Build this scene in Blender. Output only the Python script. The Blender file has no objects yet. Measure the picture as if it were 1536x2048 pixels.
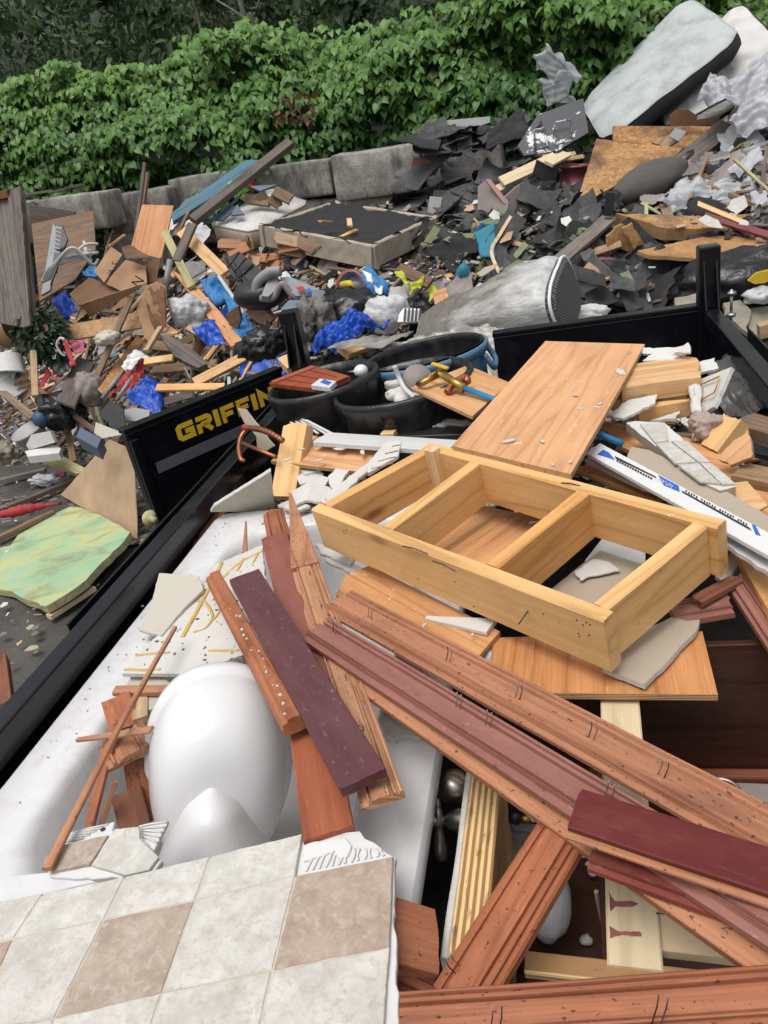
import bpy, bmesh, math, random
import numpy as np
from mathutils import Vector, Matrix, noise, geometry

S = bpy.context.scene
COL = S.collection
R = math.radians

# ------------------------------------------------------------------ camera
CZ = 2.36                       # height of the eye: someone standing at the nose of the trailer
FPX, ROLL, PITCH = 1500.0, R(11.5), R(25.7)
_d = Vector((math.sin(ROLL)*math.cos(PITCH), -math.cos(ROLL)*math.cos(PITCH), math.sin(PITCH)))
_a = Vector((311, 806, FPX)); _a = (_a - _a.dot(_d)*_d).normalized()
_z = -_d; _x = _a.cross(_z)
if _x.x < 0: _x = -_x
BAS = Matrix((_x, _a, _z))      # rows: world axes in camera axes (right, up, forward)
camd = bpy.data.cameras.new('camera'); cam = bpy.data.objects.new('camera', camd); COL.objects.link(cam)
rt = BAS @ Vector((1, 0, 0)); upv = BAS @ Vector((0, 1, 0)); fw = BAS @ Vector((0, 0, 1))
cam.matrix_world = Matrix(((rt.x, upv.x, -fw.x, 0), (rt.y, upv.y, -fw.y, 0), (rt.z, upv.z, -fw.z, CZ), (0, 0, 0, 1)))
camd.sensor_fit = 'VERTICAL'; camd.sensor_height = 24.0; camd.lens = 24.0*FPX/2048.0
camd.clip_start = 0.05; camd.clip_end = 500
S.camera = cam
S.render.resolution_x, S.render.resolution_y = 768, 1024

# ------------------------------------------------------------------ light: overcast daylight
w = bpy.data.worlds.new('World'); S.world = w; w.use_nodes = True
wn = w.node_tree.nodes; wl = w.node_tree.links
bg = wn['Background']; sky = wn.new('ShaderNodeTexSky'); sky.sky_type = 'NISHITA'; sky.sun_disc = False
SUN_EL, SUN_AZ = R(72), R(205)
sky.sun_elevation = SUN_EL; sky.sun_rotation = SUN_AZ; sky.dust_density = 4.0; sky.air_density = 1.0; sky.ozone_density = 1.0
hs = wn.new('ShaderNodeHueSaturation'); hs.inputs['Saturation'].default_value = 0.22
wl.new(sky.outputs[0], hs.inputs['Color']); wl.new(hs.outputs[0], bg.inputs[0]); bg.inputs[1].default_value = 0.15
sd = bpy.data.lights.new('sun', 'SUN'); sun = bpy.data.objects.new('sun', sd); COL.objects.link(sun)
sd.energy = 1.5; sd.angle = R(40); sd.color = (1.0, 0.965, 0.92)
sdir = Vector((math.sin(SUN_AZ)*math.cos(SUN_EL), math.cos(SUN_AZ)*math.cos(SUN_EL), math.sin(SUN_EL)))
sun.rotation_euler = sdir.to_track_quat('Z', 'Y').to_euler()
S.view_settings.view_transform = 'Standard'; S.view_settings.look = 'None'
S.view_settings.gamma = 1; S.view_settings.use_curve_mapping = False
S.view_settings.exposure = 0.22
S.cycles.max_bounces = 7; S.cycles.transparent_max_bounces = 8

# ------------------------------------------------------------------ placing
def ray(px, py): return BAS @ Vector(((px-768)/FPX, (1024-py)/FPX, 1.0))
EYE = Vector((0, 0, CZ))
def Z(px, py, z):               # the spot seen there, on the level z
    r = ray(px, py); return EYE + r*((z-CZ)/r.z)
def Y(px, py, y):               # the spot seen there, y metres ahead
    r = ray(px, py); return EYE + r*(y/r.y)
def heap_h(x, y):               # height of the heap of rubbish behind the trailer
    y0 = 4.75 + min(max((-1.7-x)/2.2, 0), 1)*1.75
    u = max(y-y0, 0)
    h = 2.0*(1-math.exp(-u*0.40))
    a = min(max((x-0.8)/2.4, 0), 1); b = min(max((y-6.3)/2.6, 0), 1)
    h += 0.62*a*a*(3-2*a)*b*b*(3-2*b)
    if x < -3.5: h -= 0.16*min((-3.5-x), 3)*min(u, 1)
    h += min(u, 1)*0.12*noise.noise(Vector((x*1.1, y*1.1, 3.0)))
    return max(h, 0.0)
def HP(px, py, up=0.0, near=4.8, far=14):        # the spot seen there on the heap
    r = ray(px, py); r = r/r.y; y = near
    while y < far:
        p = EYE + r*y
        if p.z <= heap_h(p.x, p.y) + up: return p
        y += 0.02
    return EYE + r*9.3
def heap_n(p):
    e = 0.25
    return Vector((heap_h(p.x-e, p.y)-heap_h(p.x+e, p.y), heap_h(p.x, p.y-e)-heap_h(p.x, p.y+e), 2*e)).normalized()

# ------------------------------------------------------------------ linking and tagging
WM = {}
def link(name, me, mats=None, parent=None, mw=None):
    o = bpy.data.objects.new(name, me); COL.objects.link(o)
    if mats is not None:
        for m in (mats if isinstance(mats, (list, tuple)) else [mats]): me.materials.append(m)
    mw = mw.copy() if mw is not None else Matrix()
    if parent is not None:
        o.parent = parent; o.matrix_parent_inverse = Matrix(); o.matrix_basis = WM[parent.name].inverted() @ mw
    else: o.matrix_world = mw
    WM[o.name] = mw; return o
def tag(o, label=None, cat=None, group=None, kind=None):
    if label: o['label'] = label
    if cat: o['category'] = cat
    if group: o['group'] = group
    if kind: o['kind'] = kind
    return o
def thing(name, label, cat, loc=(0, 0, 0), group=None):
    o = bpy.data.objects.new(name, None); COL.objects.link(o); o.empty_display_size = .1
    o.matrix_world = Matrix.Translation(Vector(loc)); WM[o.name] = o.matrix_world.copy(); return tag(o, label, cat, group)
def mesh(name, vs, fs, mi=None, smooth=False):
    me = bpy.data.meshes.new(name); me.from_pydata([tuple(v) for v in vs], [], fs)
    if mi: me.polygons.foreach_set('material_index', mi)
    if smooth: me.polygons.foreach_set('use_smooth', [True]*len(me.polygons))
    me.update(); return me
def frame(o, x, n):             # a matrix with its x along x and its z close to n
    x = x.normalized(); y = n.cross(x).normalized(); z = x.cross(y)
    return Matrix(((x.x, y.x, z.x, o.x), (x.y, y.y, z.y, o.y), (x.z, y.z, z.z, o.z), (0, 0, 0, 1)))

# ------------------------------------------------------------------ shapes
def bm_mesh(name, bm, smooth=False):
    me = bpy.data.meshes.new(name); bm.normal_update(); bm.to_mesh(me); bm.free()
    if smooth: me.polygons.foreach_set('use_smooth', [True]*len(me.polygons))
    return me
def box_me(name, lx, ly, lz, bev=0.004, base=False, rough=0.0, cuts=0, seed=0):
    bm = bmesh.new(); bmesh.ops.create_cube(bm, size=1.0)
    for v in bm.verts: v.co = Vector((v.co.x*lx, v.co.y*ly, v.co.z*lz + (lz/2 if base else 0)))
    if bev: bmesh.ops.bevel(bm, geom=list(bm.edges), offset=bev, segments=2, affect='EDGES', profile=.5)
    if cuts: bmesh.ops.subdivide_edges(bm, edges=list(bm.edges), cuts=cuts, use_grid_fill=True)
    if rough:
        for v in bm.verts: v.co += rough*noise.noise_vector(v.co*6+Vector((seed, seed*1.7, 0)))
    return bm_mesh(name, bm)
def extr(name, prof, L, st=8, bend=0.0, twist=0.0, ja=0.0, jb=0.0, rough=0.0, seed=0, taper=None, frayed=0):
    """a length of stock: the section prof (y, z) drawn along x from 0 to L; ja / jb break its ends"""
    rn = random.Random(seed); n = len(prof); vs = []; fs = []
    cy = sum(p[0] for p in prof)/n
    for i in range(st+1):
        t = i/st
        for k, (y, z) in enumerate(prof):
            x = t*L
            if i == 0 and ja: x += ja*(noise.noise(Vector((y*31, seed, 1.0)))*1.0 + rn.uniform(-.25, .25))
            if i == st and jb: x += jb*(noise.noise(Vector((y*31, seed, 5.0)))*1.0 + rn.uniform(-.25, .25))
            yy, zz = y, z
            if taper:
                s = taper[0] + (taper[1]-taper[0])*t
                yy = cy + (y-cy)*s
            a = twist*(t-.5); yy, zz = yy*math.cos(a)-zz*math.sin(a), yy*math.sin(a)+zz*math.cos(a)
            zz += bend*math.sin(math.pi*t)
            if rough:
                q = noise.noise_vector(Vector((x*7, y*25, z*25+seed)))*rough; x += q.x; yy += q.y; zz += q.z
            vs.append((x, yy, zz))
    for i in range(st):
        for k in range(n):
            a, b = i*n+k, i*n+(k+1) % n
            fs.append((a, a+n, b+n, b))
    fs.append(tuple(range(n))); fs.append(tuple(reversed(range(st*n, st*n+n))))
    return mesh(name, vs, fs)
def rect_prof(wd, t, c=0.003, ny=3):
    """section of a board, top at z=0: chamfered edges, extra points across for ragged ends"""
    p = []
    for i in range(ny+1): p.append((-wd/2+c+(wd-2*c)*i/ny, 0.0))
    p += [(wd/2, -c), (wd/2, -t+c)]
    for i in range(ny+1): p.append((wd/2-c-(wd-2*c)*i/ny, -t))
    p += [(-wd/2, -t+c), (-wd/2, -c)]
    return p
def plank(name, a, b, wd, t, mat, n=Vector((0, 0, 1)), parent=None, seed=None, bend=0.0, ja=0, jb=0, prof=None, st=8, rough=0.0, twist=0.0, taper=None, c=0.003, tilt=0.0):
    if seed is None: seed = (hash((round(a.x, 2), round(a.y, 2), round(b.x, 2))) % 997)
    d = b-a
    m = frame(a, d, n)
    if tilt: m = m @ Matrix.Rotation(R(tilt), 4, 'X')
    me = extr(name, prof or rect_prof(wd, t, min(c, t*.3)), d.length, st, bend, twist, ja, jb, rough, seed, taper)
    return link(name, me, mat, parent, m)
def jag_poly(pts, j, step, seed):
    out = []; n = len(pts); rn = random.Random(seed)
    for i in range(n):
        a, b = Vector(pts[i]), Vector(pts[(i+1) % n]); d = b-a; k = max(1, int(d.length/step))
        nn = Vector((-d.y, d.x)).normalized() if d.length > 0 else Vector((0, 0))
        for q in range(k):
            p = a + d*(q/k)
            if q: p += nn*j*(noise.noise(Vector((p.x*30, p.y*30, seed)))*1.2+rn.uniform(-.35, .35))
            out.append(p)
    return out
def panel(name, pw, t, mats, parent=None, grain=(0, 1), jag=0.0, step=0.025, seed=1, flip=False, c=0.0015, warp=0.0):
    """a slab of thickness t under the outline pw (world points, close to one plane)"""
    n = Vector((0, 0, 0)); k = len(pw); o = sum(pw, Vector())/k
    for i in range(k): n += (pw[i]-o).cross(pw[(i+1) % k]-o)
    n.normalize()
    if n.dot(EYE-o) < 0: n = -n; pw = list(reversed(pw)); grain = (k-1-grain[0], k-1-grain[1])
    m = frame(o, pw[grain[1]]-pw[grain[0]], n); mi = m.inverted()
    q = [mi @ p for p in pw]; q2 = [(p.x, p.y) for p in q]
    if jag: q2 = jag_poly(q2, jag, step, seed)
    q2 = [Vector(p) for p in q2]
    kk = len(q2); ins = []
    for i in range(kk):
        a, b, d = q2[i-1], q2[i], q2[(i+1) % kk]
        e1 = (b-a); e2 = (d-b)
        e1 = e1.normalized() if e1.length > 1e-9 else Vector((1, 0)); e2 = e2.normalized() if e2.length > 1e-9 else e1
        nn = Vector((-e1.y-e2.y, e1.x+e2.x)); nn = nn.normalized() if nn.length > 1e-6 else Vector((0, 0))
        ins.append(b+nn*c)
    vs = [(p.x, p.y, 0) for p in ins] + [(p.x, p.y, -c) for p in q2] + [(p.x, p.y, -t) for p in q2]
    def wz(x, y): return warp*noise.noise(Vector((x*2.2, y*2.2, seed))) if warp else 0
    fs = [tuple(range(kk))]; mi_ = [0]
    for i in range(kk):
        j = (i+1) % kk
        fs.append((i, i+kk, j+kk, j)); mi_.append(0)
        fs.append((i+kk, i+2*kk, j+2*kk, j+kk)); mi_.append(1 if isinstance(mats, (list, tuple)) and len(mats) > 1 else 0)
    fs.append(tuple(reversed(range(2*kk, 3*kk)))); mi_.append(0)
    return link(name, mesh(name, vs, fs, mi_), mats, parent, m)
def tube_me(name, pts, r, seg=8, cap=True, rr=None):
    vs = []; fs = []; n = len(pts); prev = Vector((0.13, 0.3, 1)).normalized()
    for i, p in enumerate(pts):
        p = Vector(p); d = (Vector(pts[min(i+1, n-1)])-Vector(pts[max(i-1, 0)])).normalized()
        u = prev - prev.dot(d)*d
        if u.length < 1e-4: u = d.orthogonal()
        u.normalize(); prev = u; v = d.cross(u)
        q = rr[i] if rr else r
        for k in range(seg):
            a = 2*math.pi*k/seg; vs.append(p+(u*math.cos(a)+v*math.sin(a))*q)
    for i in range(n-1):
        for k in range(seg):
            a, b = i*seg+k, i*seg+(k+1) % seg; fs.append((a, b, b+seg, a+seg))
    if cap: fs.append(tuple(reversed(range(seg)))); fs.append(tuple(range((n-1)*seg, n*seg)))
    return mesh(name, vs, fs, smooth=True)
def tube(name, pts, r, mat, parent=None, seg=8, rr=None): return link(name, tube_me(name, pts, r, seg, rr=rr), mat, parent)
def lathe_me(name, prof, seg=32, sx=1, sy=1):
    vs = []; fs = []; n = len(prof)
    for r, z in prof:
        for k in range(seg):
            a = 2*math.pi*k/seg; vs.append((r*math.cos(a)*sx, r*math.sin(a)*sy, z))
    for i in range(n-1):
        for k in range(seg):
            a, b = i*seg+k, i*seg+(k+1) % seg; fs.append((a, b, b+seg, a+seg))
    return mesh(name, vs, fs, smooth=True)
def smooth_path(pts, k=6):
    out = []; n = len(pts); P = [Vector(p) for p in pts]
    for i in range(n-1):
        a, b, c_, d = P[max(i-1, 0)], P[i], P[i+1], P[min(i+2, n-1)]
        for q in range(k):
            t = q/k
            out.append(.5*((2*b)+(c_-a)*t+(2*a-5*b+4*c_-d)*t*t+(3*b-a-3*c_+d)*t**3))
    out.append(P[-1]); return out
def ridged(p, o=4):
    v = 0; a = 1; s = 0
    for i in range(o):
        v += a*(1-abs(noise.noise(p))*2); s += a; a *= .5; p = p*2.03+Vector((3.1, 1.7, 9.2))
    return v/s
_CR = {}
def crease(p, seed, o=7):
    """sharp folds: sums of |sin| along scattered directions, 0..1"""
    if seed not in _CR:
        rn = random.Random(seed*31+7); _CR[seed] = [(Vector((rn.gauss(0, 1), rn.gauss(0, 1), rn.gauss(0, 1))).normalized(), rn.uniform(.8, 1.6)*1.55**i, rn.uniform(0, 6), .78**i) for i in range(o)]
    q = p+noise.noise_vector(p*.9+Vector((seed, 0, 0)))*.35; v = s = 0
    for n, f, ph, a in _CR[seed]:
        v += a*abs(math.sin(f*q.dot(n)+ph)); s += a
    return v/s
def cloth_me(name, quad, nx=36, ny=28, amp=.03, freq=5.0, seed=0, edge=.02, sag=0.0, fold=None, drop=0.0):
    """a crumpled sheet over four world corners; returns mesh in world space"""
    a, b, c_, d = quad; n = ((b-a).cross(d-a)).normalized()
    if n.z < 0: n = -n
    vs = []; fs = []
    for j in range(ny+1):
        for i in range(nx+1):
            u, v = i/nx, j/ny
            p = a*(1-u)*(1-v)+b*u*(1-v)+c_*u*v+d*(1-u)*v
            s = Vector((seed*7.3, seed*3.1, seed))
            e = max(0, 1-min(u, 1-u, v, 1-v)*8)
            q = noise.noise_vector(p*9+s)*edge*e
            h = amp*(crease(p*freq*1.5, seed)-.6)*3.0 + amp*.8*noise.noise(p*freq*.5+s)
            if fold:
                t = u*math.cos(fold[0])+v*math.sin(fold[0]); h += fold[1]*math.sin(t*fold[2]+2.2*noise.noise(p*2+s))
            h -= sag*math.sin(math.pi*u)*math.sin(math.pi*v)
            p = p+q+n*h+noise.noise_vector(p*freq*1.3+s)*amp*.35
            p.z -= drop*e*e
            vs.append(p)
    for j in range(ny):
        for i in range(nx):
            k = j*(nx+1)+i; fs.append((k, k+1, k+nx+2, k+nx+1))
    return mesh(name, vs, fs, smooth=True)
def cloth(name, quad, mat, parent=None, thick=.002, **k):
    o = link(name, cloth_me(name, quad, **k), mat, parent)
    md = o.modifiers.new('solid', 'SOLIDIFY'); md.thickness = thick; md.offset = -1
    return o
def blob_me(name, sub=4, amp=.15, freq=2.0, seed=0, flat=0.0, rid=True):
    bm = bmesh.new(); bmesh.ops.create_icosphere(bm, subdivisions=sub, radius=1.0)
    s = Vector((seed*1.37, seed*2.11, seed*.73))
    for v in bm.verts:
        p = v.co.copy(); f = (crease(p*freq*1.2, seed)-.6)*2.4 if rid else noise.noise(p*freq+s)
        v.co = p*(1+amp*1.5*f+amp*noise.noise(p*freq*.6+s)) + noise.noise_vector(p*freq*1.6+s)*amp*.35
        if flat and v.co.z < -flat: v.co.z = -flat
    return bm_mesh(name, bm, True)
def blob(name, c, rad, mat, rot=0.0, n=None, parent=None, **k):
    me = blob_me(name, **k)
    m = Matrix.Translation(c)
    if n is not None: m = m @ n.to_track_quat('Z', 'Y').to_matrix().to_4x4()
    m = m @ Matrix.Rotation(rot, 4, 'Z') @ Matrix.Diagonal((*rad, 1))
    me.transform(m)
    me.transform(Matrix.Translation(-c))
    return link(name, me, mat, parent, Matrix.Translation(c))
def dup(o, mw, label=None, group=None):
    c_ = o.copy(); COL.objects.link(c_); c_.matrix_world = mw; WM[c_.name] = mw.copy()
    for ch in list(o.children):
        g = ch.copy(); COL.objects.link(g); g.parent = c_
    if label: c_['label'] = label
    if group: c_['group'] = group
    return c_
# ------------------------------------------------------------------ materials (all procedural)
class NT:
    def __init__(s, name, rough=.6, metal=0, spec=.5):
        s.m = bpy.data.materials.new(name); s.m.use_nodes = True; s.t = s.m.node_tree
        s.b = s.t.nodes['Principled BSDF']; s.b.inputs['Roughness'].default_value = rough
        s.b.inputs['Metallic'].default_value = metal; s.b.inputs['Specular IOR Level'].default_value = spec
        s.co = None
    def n(s, typ, **k):
        q = s.t.nodes.new('ShaderNode'+typ)
        for a, v in k.items(): setattr(q, a, v)
        return q
    def set(s, node, key, v):
        if hasattr(v, 'is_output') or isinstance(v, bpy.types.NodeSocket): s.t.links.new(v, node.inputs[key])
        else: node.inputs[key].default_value = v
    def coord(s, sc=(1, 1, 1), rnd=True):
        if s.co is None:
            tc = s.n('TexCoord'); s.co = tc.outputs['Object']
            if rnd:
                oi = s.n('ObjectInfo'); mu = s.n('Math', operation='MULTIPLY'); s.set(mu, 0, oi.outputs['Random']); s.set(mu, 1, 37.0)
                ad = s.n('VectorMath', operation='ADD'); s.set(ad, 0, s.co); s.set(ad, 1, mu.outputs[0]); s.co = ad.outputs[0]
        mp = s.n('VectorMath', operation='MULTIPLY'); s.set(mp, 0, s.co); s.set(mp, 1, tuple(sc)); return mp.outputs[0]
    def noise(s, sc=(1, 1, 1), scale=1.0, det=4, rough=.55, dist=0.0):
        q = s.n('TexNoise'); s.set(q, 'Vector', s.coord(sc)); s.set(q, 'Scale', scale); s.set(q, 'Detail', det); s.set(q, 'Roughness', rough); s.set(q, 'Distortion', dist)
        return q.outputs['Fac']
    def vor(s, sc=(1, 1, 1), scale=1.0, feat='F1', out='Distance'):
        q = s.n('TexVoronoi', feature=feat); s.set(q, 'Vector', s.coord(sc)); s.set(q, 'Scale', scale); return q.outputs[out]
    def ramp(s, f, a, b, ca=(0, 0, 0, 1), cb=(1, 1, 1, 1)):
        q = s.n('ValToRGB'); e = q.color_ramp.elements
        if a > b: a, b, ca, cb = b, a, cb, ca
        e[0].position = a; e[1].position = max(b, a+.001); e[0].color = ca; e[1].color = cb; s.set(q, 'Fac', f); return q.outputs['Color']
    def math(s, op, a, b=0.0):
        q = s.n('Math', operation=op); s.set(q, 0, a); s.set(q, 1, b); return q.outputs[0]
    def mix(s, f, a, b, mode='MIX'):
        q = s.n('Mix', data_type='RGBA', blend_type=mode)
        s.set(q, 0, f)
        for key, v in ((6, a), (7, b)):
            s.set(q, key, (*v, 1) if isinstance(v, tuple) and len(v) == 3 else v)
        return q.outputs[2]
    def color(s, c): s.set(s.b, 'Base Color', (*c, 1) if isinstance(c, tuple) and len(c) == 3 else c)
    def rough(s, f, lo, hi):
        q = s.n('MapRange'); s.set(q, 0, f); s.set(q, 3, lo); s.set(q, 4, hi); s.set(s.b, 'Roughness', q.outputs[0])
    def bump(s, h, st=.3, d=.002):
        q = s.n('Bump'); s.set(q, 'Strength', st); s.set(q, 'Distance', d); s.set(q, 'Height', h)
        if getattr(s, 'lb', None) is not None: s.set(q, 'Normal', s.lb)
        s.lb = q.outputs[0]; s.set(s.b, 'Normal', s.lb)
    def rnd(s, lo, hi):
        oi = s.n('ObjectInfo'); q = s.n('MapRange'); s.set(q, 0, oi.outputs['Random']); s.set(q, 3, lo); s.set(q, 4, hi); return q.outputs[0]
    def vary(s, col, h=.02, v=.25, sat=.1):
        q = s.n('HueSaturation'); s.set(q, 'Hue', s.rnd(.5-h, .5+h)); s.set(q, 'Value', s.rnd(1-v, 1+v)); s.set(q, 'Saturation', s.rnd(1+sat, 1-sat)); s.set(q, 'Color', col); return q.outputs[0]
def wood(name, c1, c2, knot=(.16, .06, .025), rings=9.0, rough=.62, knots=.09, dirt=.25, dirtc=(.1, .07, .05), v=.12, fib=.35, gs=1.0, white=0.0, spots=0.0, spotc=(.02, .012, .01), spec=.3):
    N = NT(name, rough, 0, spec)
    A = N.noise((.42*gs, 8*gs, 8*gs), 1.0, 2.5, .42, .25)
    rg = N.math('FRACT', N.math('MULTIPLY', A, rings))
    tri = N.math('ABSOLUTE', N.math('SUBTRACT', N.math('MULTIPLY', rg, 2.0), 1.0))
    tri = N.math('POWER', tri, 1.6)
    c = N.mix(N.math('MULTIPLY', tri, .9), c1, c2); c = N.mix(N.math('MULTIPLY', N.ramp(tri, .72, .98), .45), c, tuple(x*.55 for x in c2))
    B = N.noise((5, 190, 190), 1.0, 3, .6)
    c = N.mix(N.math('MULTIPLY', N.ramp(B, .42, .68), fib), c, tuple(x*.5 for x in c2))
    L = N.noise((.8, 2.2, 2.2), 1.6, 3, .6)
    c = N.mix(N.math('MULTIPLY', N.ramp(L, .38, .72), .45), c, tuple(min(1, x*1.25) for x in c1))
    if knots:
        kd = N.vor((2.6, 7.5, 7.5), 1.0)
        c = N.mix(N.math('MULTIPLY', N.ramp(kd, knots*1.6, knots*.55), .8), c, knot)
    if dirt:
        D = N.noise((3, 5, 5), 2.3, 6, .68)
        c = N.mix(N.math('MULTIPLY', N.ramp(D, .52, .74), dirt), c, dirtc)
    if white:
        W_ = N.noise((16, 22, 22), 1.3, 6, .72)
        c = N.mix(N.math('MULTIPLY', N.ramp(W_, .66-white*.1, .70-white*.1), .8), c, (.72, .70, .66))
    if spots:
        P = N.noise((70, 110, 110), 1.2, 3, .62)
        c = N.mix(N.math('MULTIPLY', N.ramp(P, .70-spots*.1, .73-spots*.1), .75), c, spotc)
    SC = N.noise((9, 70, 70), 1.6, 4, .7); c = N.mix(N.math('MULTIPLY', N.ramp(SC, .61, .70), .4), c, tuple(min(.75, x*1.55+.03) for x in c1))
    c = N.vary(c, .008, v, .08); N.color(c); N.rough(N.noise((4, 9, 9), 1.5, 4), max(.05, rough-.15), min(1, rough+.2))
    N.bump(N.noise((14, 26, 26), 1, 5, .7), .35, .003); N.bump(B, .35, .0012); N.bump(tri, .12, .001)
    return N.m
def plain(name, c, rough=.5, metal=0.0, spec=.5, var=.0, dirt=0.0, dirtc=(.08, .07, .06), bs=0, bst=.2, bd=.002, ds=4.0, c2=None, sheen=0):
    N = NT(name, rough, metal, spec); col = (*c, 1)
    if c2: col = N.mix(N.ramp(N.noise((1, 1, 1), ds*.8, 5, .6), .35, .65), c, c2)
    if dirt:
        D = N.noise((1, 1, 1), ds, 7, .68); col = N.mix(N.math('MULTIPLY', N.ramp(D, .45, .75), dirt), col, dirtc)
    if var:
        col = N.vary(col, .02*min(1, var*3), var, .1)
    N.color(col)
    if bs: N.bump(N.noise((1, 1, 1), bs, 6, .62), bst, bd)
    N.rough(N.noise((1, 1, 1), 9.0, 4, .6), max(.02, rough-.12), min(1, rough+.16))
    return N.m
MT = {}
MT['ply'] = wood('plywood_face', (.60, .325, .165), (.49, .235, .105), (.20, .075, .03), 8, .6, .075, .22, (.30, .13, .06), .07, .3, white=.12, spots=.12)
MT['ply2'] = wood('plywood_face_orange', (.56, .28, .12), (.43, .19, .072), (.20, .075, .03), 9, .55, .07, .25, (.24, .1, .04), .07, .35, white=.12)
MT['plypale'] = wood('plywood_pale', (.62, .36, .17), (.52, .27, .115), (.25, .1, .04), 7, .6, .06, .2, v=.08)
MT['pine'] = wood('pine_lumber', (.69, .415, .175), (.57, .30, .105), (.17, .065, .025), 6, .5, .095, .22, (.32, .17, .07), .05, .2, white=.06, spots=.05)
MT['pinepale'] = wood('pine_pale', (.66, .43, .22), (.54, .31, .135), (.2, .08, .03), 6, .6, .07, .3, v=.14)
MT['cream'] = wood('maple_cream', (.60, .48, .31), (.54, .41, .25), (.4, .25, .12), 3, .5, 0, .1, (.45, .22, .14), .03, .1)
MT['cedar'] = wood('cedar_back', (.37, .158, .086), (.265, .10, .052), (.1, .03, .018), 7, .65, .03, .45, (.12, .045, .03), .12, .5, spots=.62, gs=1.2)
MT['cedar2'] = wood('cedar_back_tan', (.42, .188, .098), (.31, .122, .058), (.1, .03, .018), 7, .65, .03, .45, (.12, .05, .03), .1, .5, spots=.62, gs=1.3)
MT['cedardark'] = wood('cedar_dark', (.2, .065, .033), (.12, .036, .02), (.05, .015, .01), 8, .7, .04, .5, (.04, .02, .015), .15, .4)
MT['grayw'] = wood('weathered_wood', (.17, .145, .125), (.10, .083, .072), (.04, .03, .025), 9, .85, .04, .5, (.05, .045, .04), .2, .55)
MT['brownw'] = wood('old_brown_wood', (.22, .145, .095), (.14, .09, .058), (.06, .035, .02), 8, .8, .05, .6, (.07, .05, .035), .25, .45)
MT['tanw'] = wood('scrap_wood', (.40, .275, .165), (.28, .175, .095), (.12, .06, .03), 7, .75, .05, .65, (.10, .075, .055), .4, .5)
MT['greenw'] = wood('treated_wood', (.42, .40, .22), (.33, .29, .14), (.14, .1, .05), 7, .7, .05, .3, v=.1)
MT['bluew'] = wood('blue_painted_wood', (.095, .18, .25), (.075, .145, .205), (.04, .06, .08), 4, .6, .0, .5, (.16, .15, .13), .1, .2)
MT['redw'] = wood('dull_red_board', (.20, .075, .075), (.16, .055, .055), (.1, .04, .04), 5, .7, 0, .4, (.25, .18, .14), .05, .3)
MT['cabdark'] = wood('cabinet_stain', (.058, .0185, .0105), (.04, .0125, .0075), (.02, .006, .004), 6, .3, 0, .18, (.09, .045, .03), .05, .45, gs=.9, spec=.5)
MT['cherry'] = wood('cherry_varnish', (.115, .026, .019), (.085, .018, .014), (.06, .01, .006), 5, .22, 0, .2, (.3, .13, .09), .05, .25, spec=.5)
MT['cherry2'] = wood('cherry_varnish_worn', (.30, .075, .032), (.22, .05, .022), (.1, .02, .01), 5, .4, 0, .3, (.32, .13, .08), .05, .3)
def layers(name, c1, c2, freq=420.0, axis=2):
    N = NT(name, .75); sx = N.n('SeparateXYZ'); tc = N.n('TexCoord'); N.set(sx, 0, tc.outputs['Object'])
    h = N.math('ADD', N.math('MULTIPLY', sx.outputs[axis], freq), N.math('MULTIPLY', N.noise((9, 9, 9), 1, 3), 1.2))
    f = N.math('ADD', N.math('MULTIPLY', N.math('SINE', h), .5), .5)
    c = N.mix(N.ramp(f, .3, .7), c1, c2); D = N.noise((12, 40, 40), 1.5, 5, .7)
    c = N.mix(N.math('MULTIPLY', N.ramp(D, .55, .68), .7), c, tuple(x*.25 for x in c2)); N.color(c)
    N.bump(f, .5, .002); return N.m
MT['plyedge'] = layers('plywood_edge', (.55, .36, .17), (.27, .13, .055), 1500.0)
MT['lam'] = layers('laminated_edge', (.72, .52, .24), (.32, .17, .07), 480.0)
MT['osbedge'] = layers('osb_edge', (.42, .25, .11), (.22, .12, .05), 700.0)
# siding faced with plum paint
def plum(name, c1, c2):
    N = NT(name, .42); D = N.noise((2, 9, 9), 2.0, 6, .65)
    c = N.mix(N.ramp(D, .35, .7), c1, c2); F = N.noise((60, 90, 90), 1, 4, .7)
    c = N.mix(N.math('MULTIPLY', N.ramp(F, .60, .70), .35), c, (.36, .27, .27))
    F2 = N.noise((26, 44, 44), 1, 4, .65); c = N.mix(N.math('MULTIPLY', N.ramp(F2, .66, .71), .6), c, (.035, .014, .014))
    N.color(N.vary(c, .006, .1, .05)); N.bump(N.noise((5, 160, 160), 1, 3), .2, .001); N.rough(D, .3, .6); return N.m
MT['plum'] = plum('plum_paint', (.085, .026, .029), (.125, .047, .048))
MT['plumred'] = plum('red_brown_paint', (.20, .055, .04), (.27, .085, .062))
MT['rosew'] = plum('rose_paint', (.20, .068, .052), (.27, .105, .08))
def osb(name, c1=(.50, .29, .12), c2=(.27, .13, .045), wet=.4):
    N = NT(name, .7)
    f = N.vor((22, 60, 30), 1.0, 'F1', 'Color'); g = N.vor((55, 24, 30), 1.0, 'F1', 'Color')
    m = N.mix(N.ramp(N.noise((30, 30, 30), 1, 2), .45, .55), f, g)
    bw = N.n('RGBToBW'); N.set(bw, 0, m); c = N.mix(bw.outputs[0], c2, c1)
    D = N.noise((2.4, 2.4, 2.4), 1, 6, .65); c = N.mix(N.math('MULTIPLY', N.ramp(D, .45, .64), wet), c, (.075, .038, .018))
    N.color(N.vary(c, .005, .08)); N.bump(bw.outputs[0], .5, .003); return N.m
MT['osb'] = osb('osb_flakes'); MT['osbdark'] = osb('osb_wet', (.52, .30, .13), (.22, .105, .038), .85)
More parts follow.
